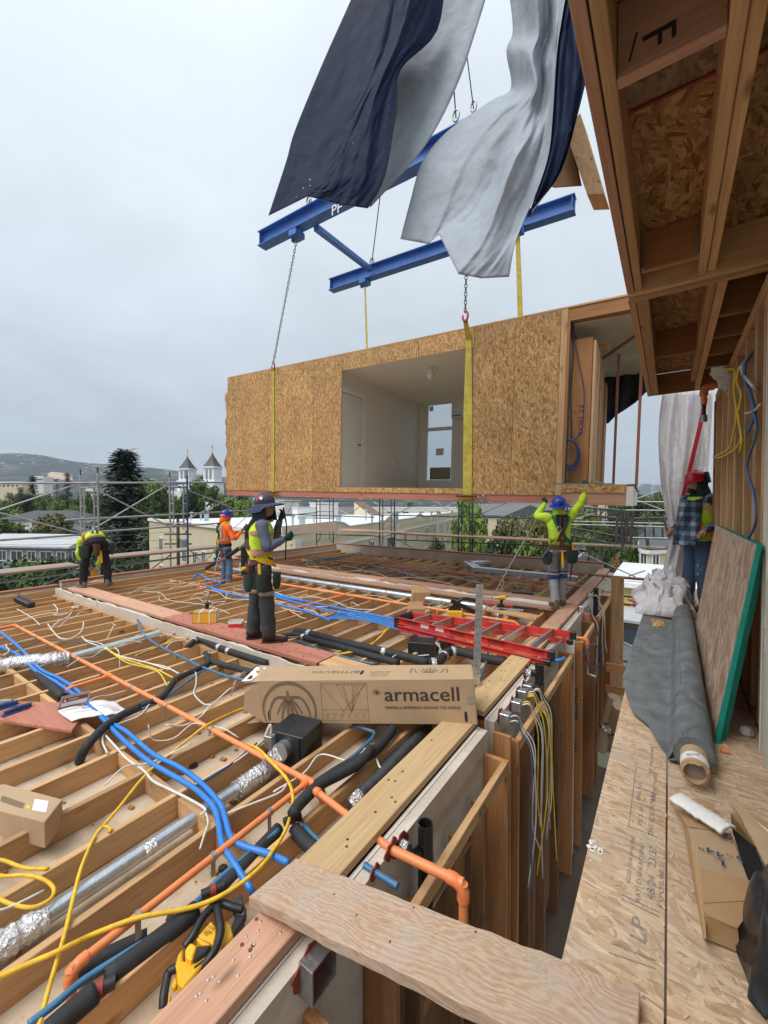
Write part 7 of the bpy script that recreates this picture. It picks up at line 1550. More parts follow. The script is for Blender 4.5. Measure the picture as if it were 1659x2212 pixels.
for a in(-1,1):mb.box(q.x,q.y+a*s_-.003,q.z-s_,q.x+.07,q.y+a*s_+.003,q.z+s_);mb.box(q.x,q.y-s_,q.z+a*s_-.003,q.x+.068,q.y+s_,q.z+a*s_+.003)
mb.build('sleeve',M['steel'],t);collar(q.y,q.z,.085,m1)
mb=MB()
for k in range(7):mb.tube([X(*c8(900+60*math.cos(w)+k,890+95*math.sin(w)+k*1.5),-.90+.006*k)for w in[2*math.pi*i/22 for i in range(22)]],.008,6,closed=True)
tag(mb.build('cable_coil',M['navy_c'],smooth=True),'dark blue cable coil hanging on the chase by the orange drop','cable coil')
for lab,p,q in(('brown paper roll with torn plastic in the gap between buildings',(960,1660),(1075,1230)),('second brown paper roll leaning beside the torn one',(1030,1640),(1120,1300))):
 a_,b_=X(*c8(*p),-.62),X(*c8(*q),-.50);a_=Z(*c8(*p),-1.7);b_=Z(*c8(*q),-1.0);t=thing('paper_roll',lab,'paper roll',a_,'kraft paper rolls');r_=.055
 a_,b_=Z(*c8(*p),-2.2),Z(*c8(*q),-1.35);MB().tube([a_,b_],.085,16).build('roll',M['kraft'],t,smooth=60);d=(b_-a_).normalized();MB().lathe([(.035,-.002),(.05,-.003),(.03,-.002),(0,.01)],a_,d,14).build('core',M['card2'],t)
 MB().tube([a_.lerp(b_,.42),a_.lerp(b_,.46)],.087,14).build('tie',M['blackp'],t)
 if p[0]<1000:flex('torn_plastic',[a_.lerp(b_,.44)-_fw*.05,a_.lerp(b_,.5)-_fw*.07,a_.lerp(b_,.56)-_fw*.05],.07,t,8,.35)
for k,(v0,v1)in enumerate((((1010,985),(1165,1015)),((1000,1160),(1160,1190)))):
 a_,b_=Z(*c8(*v0),-1.2-.9*k),Z(*c8(*v1),-1.2-.9*k);o=MB().beam(a_,b_+(b_-a_)*.6,.04,.14).build('guard_board',M['brownX'],bevel=.003);tag(o,['upper brown guard board across the gap','lower brown guard board across the gap'][k],'board','guard boards across the gap')
o=MB().beam(Z(*c8(900,238),-.28),Z(*c8(1300,270),-.28)+Vector((.2,0,0)),.09,.05).build('brace_board',M['redX'],bevel=.003);tag(o,'red brace board spanning the gap from the far plate','board')
# ================================================================ people
def skin_mesh(nodes,edges,root,sub=1):
 names=list(nodes);me=bpy.data.meshes.new('body');me.from_pydata([nodes[k][0]for k in names],[],[]);me.edges.add(len(edges))
 for i,(a,b)in enumerate(edges):me.edges[i].vertices=(names.index(a),names.index(b))
 ob=bpy.data.objects.new('body',me);COL.objects.link(ob);ob.modifiers.new('s','SKIN');sv=me.skin_vertices[0].data
 for i,k in enumerate(names):r=nodes[k][1];sv[i].radius=r if isinstance(r,tuple)else(r,r);sv[i].use_root=k==root
 m=ob.modifiers.new('u','SUBSURF');m.levels=m.render_levels=sub
 dg=bpy.context.evaluated_depsgraph_get();out=bpy.data.meshes.new_from_object(ob.evaluated_get(dg));bpy.data.objects.remove(ob);bpy.data.meshes.remove(me);return out
def frame(d,ref):
 d=d.normalized();a=(ref-d*ref.dot(d));a=a.normalized()if a.length>1e-5 else d.orthogonal().normalized();return a,d.cross(a)
def limb(mb,pts,radii,n=12,wr=.012,seed=0,k=5,flat=1.0,ref=Vector((0,1,0))):
 P_=smooth_path(pts,k);L_=len(P_);rings=[]
 for i,p in enumerate(P_):
  t=i/(L_-1)*(len(radii)-1);j=min(int(t),len(radii)-2);r=radii[j]*(1-t+j)+radii[j+1]*(t-j)
  a,b=frame(P_[min(i+1,L_-1)]-P_[max(i-1,0)],ref);ring=[]
  for q in range(n):
   w=2*math.pi*q/n;d=a*math.cos(w)+b*math.sin(w)*flat;s_=1+wr/r*(mnoise.noise((p*9+d*.6+Vector((seed,0,0))))+.6*mnoise.noise((p*23+d*.5+Vector((0,seed,0)))));ring.append(p+d*r*s_)
  rings.append(ring)
 mb.loft(rings)
def torso(mb,secs,n=20,wr=.010,seed=0,caps=True):
 rings=[]
 pos=[Vector(s[0])for s in secs]
 for i,(c,rx,ry,xa)in enumerate(secs):
  d=pos[min(i+1,len(pos)-1)]-pos[max(i-1,0)];x=Vector(xa);x=(x-d.normalized()*x.dot(d.normalized())).normalized();y=d.normalized().cross(x);ring=[]
  for q in range(n):
   w=2*math.pi*q/n;cw,sw2=math.cos(w),math.sin(w);cw=abs(cw)**.8*(1 if cw>=0 else-1);sw2=abs(sw2)**.8*(1 if sw2>=0 else-1);p=Vector(c)+x*rx*cw+y*ry*sw2
   ring.append(p+(x*cw+y*sw2)*wr*(mnoise.noise(p*8+Vector((seed,0,0)))+.5*mnoise.noise(p*20)))
  rings.append(ring)
 mb.loft(rings,caps=caps)
def hand(mb,wr,d,palm,side,curl=.6,s=1.0):
 d=d.normalized();n=(palm-d*palm.dot(d)).normalized();x=d.cross(n)*side;wr=Vector(wr)
 rings=[]
 for t,w,h in((0,.026,.019),(.03,.034,.018),(.06,.041,.016),(.088,.040,.013)):
  c=wr+d*t*s;rings.append([c+x*w*s*math.cos(a)+n*h*s*math.sin(a)for a in[2*math.pi*i/10 for i in range(10)]])
 mb.loft(rings)
 for i,(o_,L_)in enumerate(((-.030,.070),(-.010,.080),(.010,.075),(.029,.058))):
  p=wr+(d*.082+x*o_)*s;cur=d;pts=[p];
  for j in range(3):ang=curl*(.55+.35*j);cur=(cur*math.cos(ang)+n*math.sin(ang)).normalized()if j else(d*math.cos(curl*.5)+n*math.sin(curl*.5));pts.append(pts[-1]+cur*L_*s*(.42,.33,.25)[j])
  mb.tube(pts,[.0098*s,.0092*s,.0085*s,.006*s],7)
 p=wr+(d*.025-x*.028)*s;q=p+(d*.035-x*.022+n*.008)*s;e=q+(d*.03-x*.004+n*.016)*s;mb.tube([p,q,e],[.012*s,.0105*s,.007*s],7)
def head(mb,c,yaw,pitch,s=1.0,jaw=1.0):
 Rm=Matrix.Rotation(yaw,3,'Z')@Matrix.Rotation(pitch,3,'X');n,m=24,18;rings=[]
 for j in range(1,m):
  ph=math.pi*j/m-math.pi/2;z=math.sin(ph);ring=[]
  for i in range(n):
   th=2*math.pi*i/n;x,y=math.cos(ph)*math.cos(th),math.cos(ph)*math.sin(th);f=max(0,y)
   px_,py_,pz_=x*.074,y*.094,z*.118
   if z<-.1:px_*=1-.30*(-z-.1)*jaw;py_+=.012*f*(-z)
   if y>.2:py_-=.012*math.exp(-((z-.06)/.12)**2)*math.exp(-((abs(x)-.42)/.2)**2);py_+=.026*math.exp(-((z+.16)/.15)**2)*math.exp(-(x/.16)**2)+.010*math.exp(-((z+.43)/.07)**2)*math.exp(-(x/.3)**2)+.012*math.exp(-((z+.78)/.16)**2)*math.exp(-(x/.4)**2)+.006*math.exp(-((z-.2)/.09)**2)
   ring.append(Vector(c)+Rm@(Vector((px_,py_,pz_))*s))
  rings.append(ring)
 mb.loft(rings)
 for sd in(-1,1):mb.lathe([(.006,0),(.026,.004),(.030,.012),(.022,.016)],Vector(c)+Rm@Vector((sd*.069*s,-.008*s,-.012*s)),Rm@Vector((sd,-.35,0)),10,sx=.65,sy=1.1)
 return Rm
def eyes(par,c,Rm,s=1.0):
 mb=MB();
 for sd in(-1,1):mb.lathe([(0,-.011),(.009,-.006),(.011,0),(.008,.007),(0,.011)],Vector(c)+Rm@Vector((sd*.031*s,.078*s,.008*s)),Rm@Vector((0,1,0)),10)
 mb.build('eyes',M['paperw'],par,smooth=True);mb=MB()
 for sd in(-1,1):mb.lathe([(.0055,0),(.004,.002),(0,.002)],Vector(c)+Rm@Vector((sd*.031*s,.0885*s,.008*s)),Rm@Vector((0,1,0)),8)
 mb.build('pupils',M['hair'],par);mb=MB()
 for sd in(-1,1):mb.tube([Vector(c)+Rm@Vector((sd*.014*s,.094*s,.028*s)),Vector(c)+Rm@Vector((sd*.034*s,.092*s,.034*s)),Vector(c)+Rm@Vector((sd*.052*s,.076*s,.028*s))],.005,6)
 mb.tube([Vector(c)+Rm@Vector((-.02*s,.098*s,-.051*s)),Vector(c)+Rm@Vector((0,.104*s,-.050*s)),Vector(c)+Rm@Vector((.02*s,.098*s,-.051*s))],.0035,6);mb.build('brows_and_mouth',M['hair'],par,smooth=True)
def boot(mb,ank,toe,s=1.0):
 ank,toe=Vector(ank),Vector(toe);f=(toe-ank);f.z=0;f=f.normalized();x=f.cross(up);zb=ank.z-.095
 rings=[]
 for t,w,h0,h1 in((-.075,.030,0,.05),(-.055,.040,0,.13),(.0,.042,0,.135),(.05,.042,0,.105),(.10,.048,0,.075),(.15,.050,0,.062),(.19,.040,0,.05),(.21,.02,.008,.035)):
  c=Vector((ank.x,ank.y,zb))+f*t*s;rings.append([c+x*w*math.cos(a)*s+up*((h0+h1)/2+(h1-h0)/2*math.sin(a))*s for a in[2*math.pi*i/10 for i in range(10)]])
 mb.loft(rings)
 mb.prism([Vector((ank.x,ank.y,zb-.004))+f*t+x*w for t,w in((-.085,.03),(-.05,.046),(.08,.05),(.16,.054),(.215,.03),(.22,0),(.215,-.03),(.16,-.054),(.08,-.05),(-.05,-.046),(-.085,-.03))],(0,0,.022))
def person(label,loc,heading,J,cl,group='workers on the deck'):
 t=thing('person',label,'person',loc,group);Rz=Matrix.Rotation(heading,3,'Z');L_=Vector(loc)
 W=lambda p:L_+Rz@Vector(p)
 j={k:W(v)for k,v in J.items()};xa=Rz@Vector(cl.get('xa',(1,0,0)));fw_=Rz@Vector((0,1,0));xs=Rz@Vector(cl.get('xs',cl.get('xa',(1,0,0))))
 nd={'pel':(j['pel'],(.10,.085)),'sp':(j['sp'],(.105,.08)),'ch':(j['ch'],(.115,.085)),'nk':(j['nk'],.055),'hd':(j['hd'],.06)}
 ed=[('pel','sp'),('sp','ch'),('ch','nk'),('nk','hd')]
 for s_ in 'lr':
  nd.update({'sh'+s_:(j['sh'+s_],.055),'el'+s_:(j['el'+s_],.038),'wr'+s_:(j['wr'+s_],.026),'hip'+s_:(j['hip'+s_],.085),'kn'+s_:(j['kn'+s_],.055),'an'+s_:(j['an'+s_],.038),'to'+s_:(j['to'+s_],.03)})
  ed+=[('ch','sh'+s_),('sh'+s_,'el'+s_),('el'+s_,'wr'+s_),('pel','hip'+s_),('hip'+s_,'kn'+s_),('kn'+s_,'an'+s_),('an'+s_,'to'+s_)]
 me=skin_mesh(nd,ed,'pel');mb=MB();mb.add([v.co for v in me.vertices],[tuple(p.vertices)for p in me.polygons])
 Rm=head(mb,j['hd'],heading+cl.get('yaw',0),cl.get('pitch',0));hds={}
 for s_,sd in(('l',-1),('r',1)):
  dd,pn,cu=cl['hand'+s_];tgt=mb if not cl.get('gloves')else hds.setdefault(s_,MB());hand(tgt,j['wr'+s_],Rz@Vector(dd),Rz@Vector(pn),sd,cu,1.08 if cl.get('gloves')else 1.0)
 b=mb.build('body',M['skin'],t,smooth=True);eyes(t,j['hd'],Rm)
 for q_g in hds.values():q_g.build('glove',M[cl['gloves']],t,smooth=True)
 mb=MB();lr=cl.get('leg',(.098,.078,.074,.066))
 for s_ in 'lr':
  kb=j['kn'+s_].lerp(j['an'+s_],.5);limb(mb,[j['hip'+s_]+up*.02,j['hip'+s_].lerp(j['kn'+s_],.5),j['kn'+s_],kb,j['an'+s_]-up*.03+up*cl.get('hem',0)],lr,14,.014,ord(s_),6)
 torso(mb,[(j['pel']-(j['sp']-j['pel']).normalized()*.11,.10,.085,xa),(j['pel']-(j['sp']-j['pel']).normalized()*.05,.155,.12,xa),(j['pel'],.165,.125,xa),(j['pel'].lerp(j['sp'],.6),.155,.115,xa)]);mb.build('trousers',M[cl['pants']],t,smooth=True)
 for s_ in 'lr':mb=MB();boot(mb,j['an'+s_],j['to'+s_],1.05);mb.build('boot',M[cl['boots']],t,smooth=50)
 mb=MB();fat=cl.get('fat',1.0);T0=j['pel'].lerp(j['sp'],cl.get('hemup',.25));secs=[(T0,.165*fat,.125*fat,xa),(j['sp'],.160*fat,.120*fat,xa),(j['sp'].lerp(j['ch'],.55),.175*fat,.125*fat,xs),(j['ch'],.185*fat,.125*fat,xs),(j['ch'].lerp(j['nk'],.5),.165,.105,xs),(j['nk']-(j['nk']-j['ch']).normalized()*.02,.085,.075,xs),(j['nk']+(j['hd']-j['nk']).normalized()*.02,.062,.062,xs)]
 torso(mb,secs,22,.014,3);ar=cl.get('arm',(.072,.060,.050,.042,.034))
 for s_ in 'lr':limb(mb,[j['ch'].lerp(j['sh'+s_],.75),j['sh'+s_],j['sh'+s_].lerp(j['el'+s_],.5),j['el'+s_],j['el'+s_].lerp(j['wr'+s_],.5),j['wr'+s_].lerp(j['el'+s_],.06)],(.075,.078,.066,.058,.050,.038),12,.011,ord(s_)+5)
 mb.build('shirt',M[cl['shirt']],t,smooth=True)
 if cl.get('vest'):
  g_=1.07;mb=MB();vs=[(T0,.172*fat,.133*fat,xa)]+[(s[0],s[1]*g_-(.0 if i<4 else 0),s[2]*g_+.008,s[3])for i,s in enumerate(secs[1:4],1)]+[(j['ch'].lerp(j['nk'],.45),.158,.122,xs),(j['nk']-(j['nk']-j['ch']).normalized()*.035,.105,.095,xs)]
  torso(mb,vs,22,.012,3,False);v_=mb.build('vest',M[cl['vest']],t,smooth=True)
  for a_,b_,w_,m_ in((T0.lerp(j['sp'],.35),T0.lerp(j['sp'],.95),1,'refl'),(j['sp'].lerp(j['ch'],.75),j['ch'],1.0,'refl')):
   for q,(f0,f1,mt)in enumerate(((0,1,cl.get('band','hv_o')),(.2,.8,m_))):
    mb=MB();c0,c1=a_.lerp(b_,f0),a_.lerp(b_,f1);e=.004+.004*q;k0=.182*fat*g_;torso(mb,[(c0,k0+e+.002,.134*fat+e+.004,xs),(c1,k0+e+.006,.134*fat+e+.006,xs)],22,.004,3,False);mb.build('reflective_band',M[mt],t,smooth=True)
 return t,j,Rm,W,Rz
def strap(t,pts,w,mat,n=(0,0,1),th=.006,name='harness_strap',k=5):
 P_=smooth_path([Vector(p)for p in pts],k);rings=[]
 for i,p in enumerate(P_):
  d=(P_[min(i+1,len(P_)-1)]-P_[max(i-1,0)]).normalized();b=d.cross(Vector(n)).normalized();c=b.cross(d);rings.append([p-b*w/2-c*th/2,p+b*w/2-c*th/2,p+b*w/2+c*th/2,p-b*w/2+c*th/2])
 return MB().loft(rings).build(name,M[mat],t,smooth=40)
def hardhat(t,c,Rm,mat,s=1.0,brim=.045,full=True,name='hard_hat'):
 c=Vector(c)+Rm@Vector((0,-.004,.042));mb=MB();ax,xd=Rm@Vector((0,0,1)),Rm@Vector((1,0,0))
 mb.lathe([(.102*s,0),(.104*s,.03*s),(.097*s,.065*s),(.078*s,.097*s),(.045*s,.116*s),(.0,.122*s)],c,ax,24,sx=.92,sy=1.16,xd=xd);h=mb.build(name,M[mat],t,smooth=60)
 mb=MB();pr=[];
 for i in range(32):
  a=2*math.pi*i/32;f=math.sin(a);e=brim*(1.0 if full else max(0,f)**.7+.12)*(1.25 if f>0 else .9);r0=Rm@Vector((math.cos(a)*.094*s,math.sin(a)*.119*s,.006));r1=Rm@Vector((math.cos(a)*(.094*s+e*.85),math.sin(a)*(.119*s+e),-.006-.006*abs(f)));pr.append((c+r0,c+r1))
 vs=[p for q in pr for p in q]+[p-ax*.006 for q in pr for p in q];m_=64;fs=[]
 for i in range(32):k=(i+1)%32;fs+=[(2*i,2*i+1,2*k+1,2*k),(m_+2*i,m_+2*k,m_+2*k+1,m_+2*i+1),(2*i+1,m_+2*i+1,m_+2*k+1,2*k+1)]
 mb.add(vs,fs).build('brim',M[mat],h,smooth=50)
 MB().tube(smooth_path([c+Rm@Vector((0,y*s,z*s))for y,z in((.114,.034),(.082,.092),(0,.124),(-.08,.094),(-.112,.034))]),.009,6).build('ridge',M[mat],h,smooth=True);return h
def belt(t,j,xa,mat='leather',drop=.0,w=.07,r=(.176,.136)):
 c=j['pel'].lerp(j['sp'],.12)-up*drop;d=(j['sp']-j['pel']).normalized();mb=MB();torso(mb,[(c-d*w/2,r[0],r[1],xa),(c+d*w/2,r[0]-.004,r[1]-.004,xa)],22,.003,1,False);return mb.build('tool_belt',M[mat],t,smooth=True),c
def pouch(t,c,out,w,h,d,mat='pouch'):
 out=Vector(out).normalized();x=out.cross(up).normalized();c=Vector(c);rings=[]
 for f,k in((0,.55),(.25,.9),(1,1.0)):
  p=c-up*h*(1-f);rings.append([p+x*w/2*k*math.cos(a)+out*(d*.5+d*.5*k*math.sin(a))for a in[2*math.pi*i/12 for i in range(12)]])
 o=MB().loft(rings).build('pouch',M[mat],t,smooth=40);MB().loft([[q+up*.003 for q in[c+(p-c)*.86+out*d*.06 for p in rings[-1]]],[q-up*.02 for q in[c+(p-c)*.8 for p in rings[-1]]]]).build('pouch_opening',M['blackp'],o);return o
def tool(t,p,q,r,mat,name='hand_tool'):return MB().tube([p,p.lerp(q,.5),q],[r,r*1.15,r*.8],7).build(name,M[mat],t,smooth=60)
def stand(h=1.0,**kw):
 J=dict(pel=(0,0,.96),sp=(0,-.01,1.14),ch=(0,0,1.34),nk=(0,.0,1.50),hd=(0,.03,1.635),shl=(-.185,0,1.41),shr=(.185,0,1.41),ell=(-.26,-.03,1.13),elr=(.26,-.03,1.13),wrl=(-.27,.08,.90),wrr=(.27,.08,.90),hipl=(-.09,0,.92),hipr=(.09,0,.92),knl=(-.10,.02,.50),knr=(.10,.02,.50),anl=(-.11,-.02,.095),anr=(.11,-.02,.095),tol=(-.13,.16,.03),tor=(.13,.16,.03));J.update(kw);return J
hdA=R(34.6+18-90)
t,j,Rm,W,Rz=person('man in lime vest and wide hat with neck flap standing on the red plate',Z(566,1383,-.295),hdA,stand(pel=(0,0,.97),hd=(0,.05,1.62),anl=(-.10,-.10,.10),tol=(-.13,.08,.03),knl=(-.10,-.06,.52),anr=(.10,.08,.10),tor=(.12,.28,.03),knr=(.10,.05,.52),elr=(.27,.06,1.16),wrr=(.15,.26,1.24),ell=(-.24,.18,1.22),wrl=(-.03,.22,1.46)),dict(pants='charcoal',boots='bootd',shirt='slate',vest='hv_y',gloves='green',handl=((.25,.35,.9),(.5,-.7,.1),.9),handr=((-.2,.9,.5),(-.9,-.2,.2),1.0),yaw=R(6),pitch=R(8),leg=(.105,.088,.088,.084)))
xa=Rz@Vector((1,0,0));B=lambda x,y,z:W((x,y,z))
hh=hardhat(t,j['hd'],Rm,'hat_dark',1.06,.03);c=j['hd']+Rm@Vector((0,0,.036));mb=MB()
n=30;vs=[]
for i in range(n):a=2*math.pi*i/n;f=math.sin(a);vs+=[c+Rm@Vector((math.cos(a)*.10,math.sin(a)*.125,.01)),c+Rm@Vector((math.cos(a)*.20,math.sin(a)*.235,-.025+.012*math.sin(a*2)-(.035 if f<-.3 else 0)))]
mb.add(vs+[p-up*.006 for p in vs],[f for i in range(n)for f in((2*i,2*i+1,(2*i+3)%(2*n),(2*i+2)%(2*n)),tuple(2*n+q for q in(2*i,(2*i+2)%(2*n),(2*i+3)%(2*n),2*i+1)),(2*i+1,2*n+2*i+1,2*n+(2*i+3)%(2*n),(2*i+3)%(2*n)))]).build('sun_brim',M['navy'],hh,smooth=50)
for a,z,mt,r_ in((-2.6,.075,'paperw',.024),(-2.1,.072,'bluec',.022),(-1.5,.08,'paperw',.022),(-.9,.072,'red_tape',.026),(-.4,.08,'paperw',.02),(-3.1,.06,'gold',.018)):
 d=Vector((math.cos(a)*.093,math.sin(a)*.117,z));q=c+Rm@d;MB().lathe([(r_,.0),(r_,.004),(0,.006)],q,Rm@Vector((d.x,d.y,.045)),12).build('sticker',M[mt],hh)
def flapfn(a,b):
 w=R(120)+R(235)*a;k=1+.22*b;return c+Rm@Vector((math.cos(w)*.112*k,math.sin(w)*.14*k-.02*b,-.01-.21*b+.01*math.sin(a*21)*b))
MB().sheet(flapfn,22,10,.004).build('neck_flap',M['navy'],hh,smooth=True)
for b0,b1,mt in((.90,.95,'refl'),(.95,1.08,'hv_y')):MB().sheet(lambda a,b:Vector(flapfn(.08+.62*a,b0+(b1-b0)*b))+(Rm@Vector((0,-.006,0))),16,2,.004).build('flap_band',M[mt],hh,smooth=True)
bl_,bc=belt(t,j,xa)
strap(t,[B(.10,-.09,1.47),B(.06,-.150,1.36),B(.0,-.162,1.25),B(-.08,-.155,1.15),B(-.16,-.09,1.05)],.05,'strap',fh);strap(t,[B(-.10,-.09,1.47),B(-.06,-.150,1.36),B(.0,-.164,1.25),B(.08,-.152,1.15),B(.165,-.07,1.04)],.05,'strap',fh);strap(t,[B(.04,-.158,1.18),B(.13,-.12,1.08),B(.185,.0,1.0),B(.16,.12,.96)],.06,'ystrap',fh);strap(t,[B(-.02,-.17,1.42),B(-.03,-.18,1.25),B(-.05,-.17,1.08),B(-.05,-.15,1.0)],.03,'leather',fh);strap(t,[B(.19,.03,1.02),B(.14,.13,.94),B(.0,.15,.90)],.05,'ystrap',fh)
for p,w_,h_,o in(((.18,.0,.84),.15,.20,(1,0,0)),((.12,.13,.84),.15,.19,(.4,1,0)),((.14,-.12,.84),.14,.2,(.8,-1,0)),((-.17,-.06,.84),.15,.2,(-1,-.2,0))):pouch(t,B(*p),Rz@Vector(o),w_,h_,.09)
MB().obox(B(.10,-.145,.90),Rz@Vector((.055,.02,0)),Rz@Vector((-.01,.03,0)),up*.05).build('leather_case',M['leather'],t,bevel=.008);MB().lathe([(.02,0),(.026,.02),(.02,.05)],B(.10,-.18,.9),Rz@Vector((.5,-1,0)),10).build('tape_measure',M['tool_y'],t)
MB().obox(B(-.10,-.20,1.08),Rz@Vector((.055,0,0)),Rz@Vector((0,.04,0)),up*.075).build('lanyard_reel',M['blackp'],t,bevel=.015);MB().tube([B(-.06,-.2,1.0),B(-.05,-.2,.80)],.04,10).build('shock_pack',M['black'],t,smooth=60);MB().tube(smooth_path([B(-.05,-.2,.80),B(-.08,-.2,.74),B(-.06,-.21,.68),B(-.02,-.2,.74),B(-.05,-.2,.80)]),.012,7).build('snap_hook',M['steel'],t,smooth=True)
tool(t,B(.17,-.03,.96),B(.21,-.02,.76),.018,'tool_y');tool(t,B(.02,-.17,.98),B(.03,-.18,.84),.014,'leather')
tool(t,B(-.0,.30,1.40),B(.06,.28,.98),.008,'black','handheld_strap');tool(t,B(-.01,.26,1.62),B(-.0,.30,1.40),.010,'black','handheld_strap')
for s_ in 'lr':
 mb=MB();k=j['kn'+s_];limb(mb,[k+up*.10,k+up*.055],(.098,.096),14,.004,1,2);mb.build('knee_strap',M['tan'],t,smooth=True)
hdB=R(34.6+40-90)
t,j,Rm,W,Rz=person('man in orange hoodie and blue hard hat standing between the joists',Z(487,1268,-.575),hdB,stand(anl=(-.16,0,.10),anr=(.16,.02,.10),tol=(-.2,.17,.03),tor=(.22,.19,.03),knl=(-.13,.04,.5),knr=(.14,.05,.5),elr=(.30,.10,1.14),wrr=(.18,.33,1.30),ell=(-.26,.12,1.15),wrl=(-.12,.33,1.26),hd=(0,.04,1.63)),dict(pants='denim',boots='bootg',shirt='hv_o',gloves='black',handl=((.6,.8,.2),(.3,-.2,1),1.1),handr=((-.4,.8,.4),(0,-.3,1),1.1),pitch=R(8),yaw=R(-4)))
B=lambda x,y,z:W((x,y,z));xa=Rz@Vector((1,0,0));hardhat(t,j['hd'],Rm,'hat_blue',1.04,.03)
mb=MB();torso(mb,[(j['nk']-up*.02,.09,.085,xa),(j['nk']+up*.05,.085,.095,xa),(j['hd']-up*.02+fh*-.0,.09,.105,xa),(j['hd']+up*.06,.088,.108,xa)],16,.008,2);hd_=mb.build('hood',M['hv_o'],t,smooth=True);hd_.location=hd_.location-(Rz@Vector((0,.035,0)))
q=j['hd']+Rm@Vector((0,-.118,.10));MB().lathe([(.04,0),(.04,.004),(0,.005)],q,Rm@Vector((0,-1,.4)),12).build('sticker',M['blackp'],t)
for s_ in(-1,1):strap(t,[B(.11*s_,.06,1.49),B(.12*s_,-.06,1.50),B(.08*s_,-.145,1.38),B(.0,-.155,1.24),B(-.10*s_,-.14,1.12)],.055,'black' if s_<0 else 'ystrap',fh)
MB().tube([B(0,-.17,1.26),B(.0,-.19,1.10),B(-.01,-.18,1.0)],.02,7).build('lanyard',M['ystrap'],t,smooth=True);MB().obox(B(0,-.165,1.32),Rz@Vector((.05,0,0)),Rz@Vector((0,.02,0)),up*.06).build('back_pad',M['blackp'],t,bevel=.01)
for x0 in(-.10,.12):strap(t,[B(x0,-.128,1.44),B(x0*1.05,-.14,1.25),B(x0,-.132,1.08)],.05,'refl',fh)
mb=MB();torso(mb,[(j['sp']-up*.05,.178,.138,xa),(j['sp'],.180,.140,xa)],22,.004,3,False);mb.build('reflective_band',M['refl'],t,smooth=True)
belt(t,j,xa,'black');
for p,o in(((-.16,-.05,.88),(-1,-.2,0)),((.17,.0,.88),(1,0,0)),((0,-.13,.88),(0,-1,0))):pouch(t,B(*p),Rz@Vector(o),.16,.2,.09)
tool(t,B(.14,-.12,.84),B(.10,-.14,.60),.018,'hook');MB().tube(smooth_path([B(-.02,-.17,1.0),B(-.2,-.3,.7),B(-.4,-.5,.55)]),.014,7).build('lanyard_rope',M['grey_c'],t,smooth=True)
hdC=R(34.6-6)
t,j,Rm,W,Rz=person('man in lime long sleeves and blue hard hat reaching up to guide the hoisted module',Z(1207,1311,-.295),hdC,stand(pel=(0,0,.95),sp=(0,.0,1.13),ch=(.0,.03,1.33),nk=(0,.04,1.48),hd=(.01,.06,1.60),shl=(-.18,.05,1.44),shr=(.19,.05,1.46),ell=(-.31,.16,1.46),wrl=(-.15,.26,1.68),elr=(.34,.02,1.68),wrr=(.42,.06,1.93),anl=(-.07,-.06,.10),tol=(-.08,.14,.03),anr=(.08,.12,.10),tor=(.16,.30,.03),knl=(-.07,.06,.50),knr=(.08,.12,.51)),dict(pants='grey',boots='bootb',shirt='hv_y',gloves='green',handl=((.1,.3,1),(.1,.9,-.2),.25),handr=((.05,.5,.9),(0,.8,-.6),.9),yaw=R(-28),pitch=R(12),leg=(.095,.076,.070,.062)))
B=lambda x,y,z:W((x,y,z));xa=Rz@Vector((1,0,0));hardhat(t,j['hd'],Rm,'hat_blue',1.14,.05)
mb=MB();torso(mb,[(j['nk']-up*.04,.10,.09,xa),(j['nk']+up*.06,.085,.085,xa),(j['hd']-up*.0,.088,.105,xa)],16,.008,2);mb.build('hood',M['hv_y'],t,smooth=True)
strap(t,[B(-.12,-.06,1.47),B(-.085,-.105,1.36),B(-.02,-.125,1.24),B(.06,-.128,1.12),B(.15,-.09,1.04)],.055,'gstrap',fh);strap(t,[B(.12,-.06,1.47),B(.085,-.105,1.36),B(.02,-.127,1.24),B(-.06,-.13,1.12),B(-.15,-.09,1.04)],.055,'gstrap',fh);strap(t,[B(-.16,-.06,1.09),B(.0,-.132,1.08),B(.16,-.06,1.09)],.045,'gstrap',fh)
mb=MB();mb.prism([B(x,-.118+abs(x)*.2,z)for x,z in((-.10,1.49),(.10,1.49),(.05,1.27),(-.05,1.27))],Rz@Vector((0,-.02,-.0)));mb.build('back_pad',M['black'],t,bevel=.01)
for s_ in(-1,1):strap(t,[B(.035*s_,-.15,1.45),B(.03*s_,-.15,1.28),B(.025*s_,-.15,1.12),B(.02*s_,-.14,1.0)],.028,'leather',fh)
MB().tube([B(-.05+.032*math.cos(a),-.16,1.26+.042*math.sin(a))for a in[2*math.pi*i/12 for i in range(12)]],.008,6,closed=True).build('ring',M['steel'],t,smooth=True);strap(t,[B(-.05,-.165,1.22),B(-.09,-.17,1.12),B(-.15,-.16,1.03)],.022,'ystrap',fh)
belt(t,j,xa);pouch(t,B(-.17,-.08,.90),Rz@Vector((-1,-.5,0)),.20,.20,.11);pouch(t,B(.13,-.12,.93),Rz@Vector((.5,-1,0)),.24,.20,.09);pouch(t,B(.18,.02,.9),Rz@Vector((1,0,0)),.18,.18,.08)
MB().obox(B(-.01,-.15,.86),Rz@Vector((.045,0,0)),Rz@Vector((0,.02,0)),up*.07).build('hammer_loop',M['leather'],t,bevel=.008);tool(t,B(-.01,-.185,.92),B(.0,-.19,.66),.018,'tool_y','hammer');MB().beam(B(-.06,-.185,.915),B(.05,-.185,.92),.025,.025).build('hammer_head',M['steel'],t,bevel=.005);tool(t,B(.19,-.04,1.02),B(.20,-.05,.86),.02,'tool_y');tool(t,B(-.19,-.16,.97),B(-.33,-.2,.80),.02,'iron','rigging_wrench')
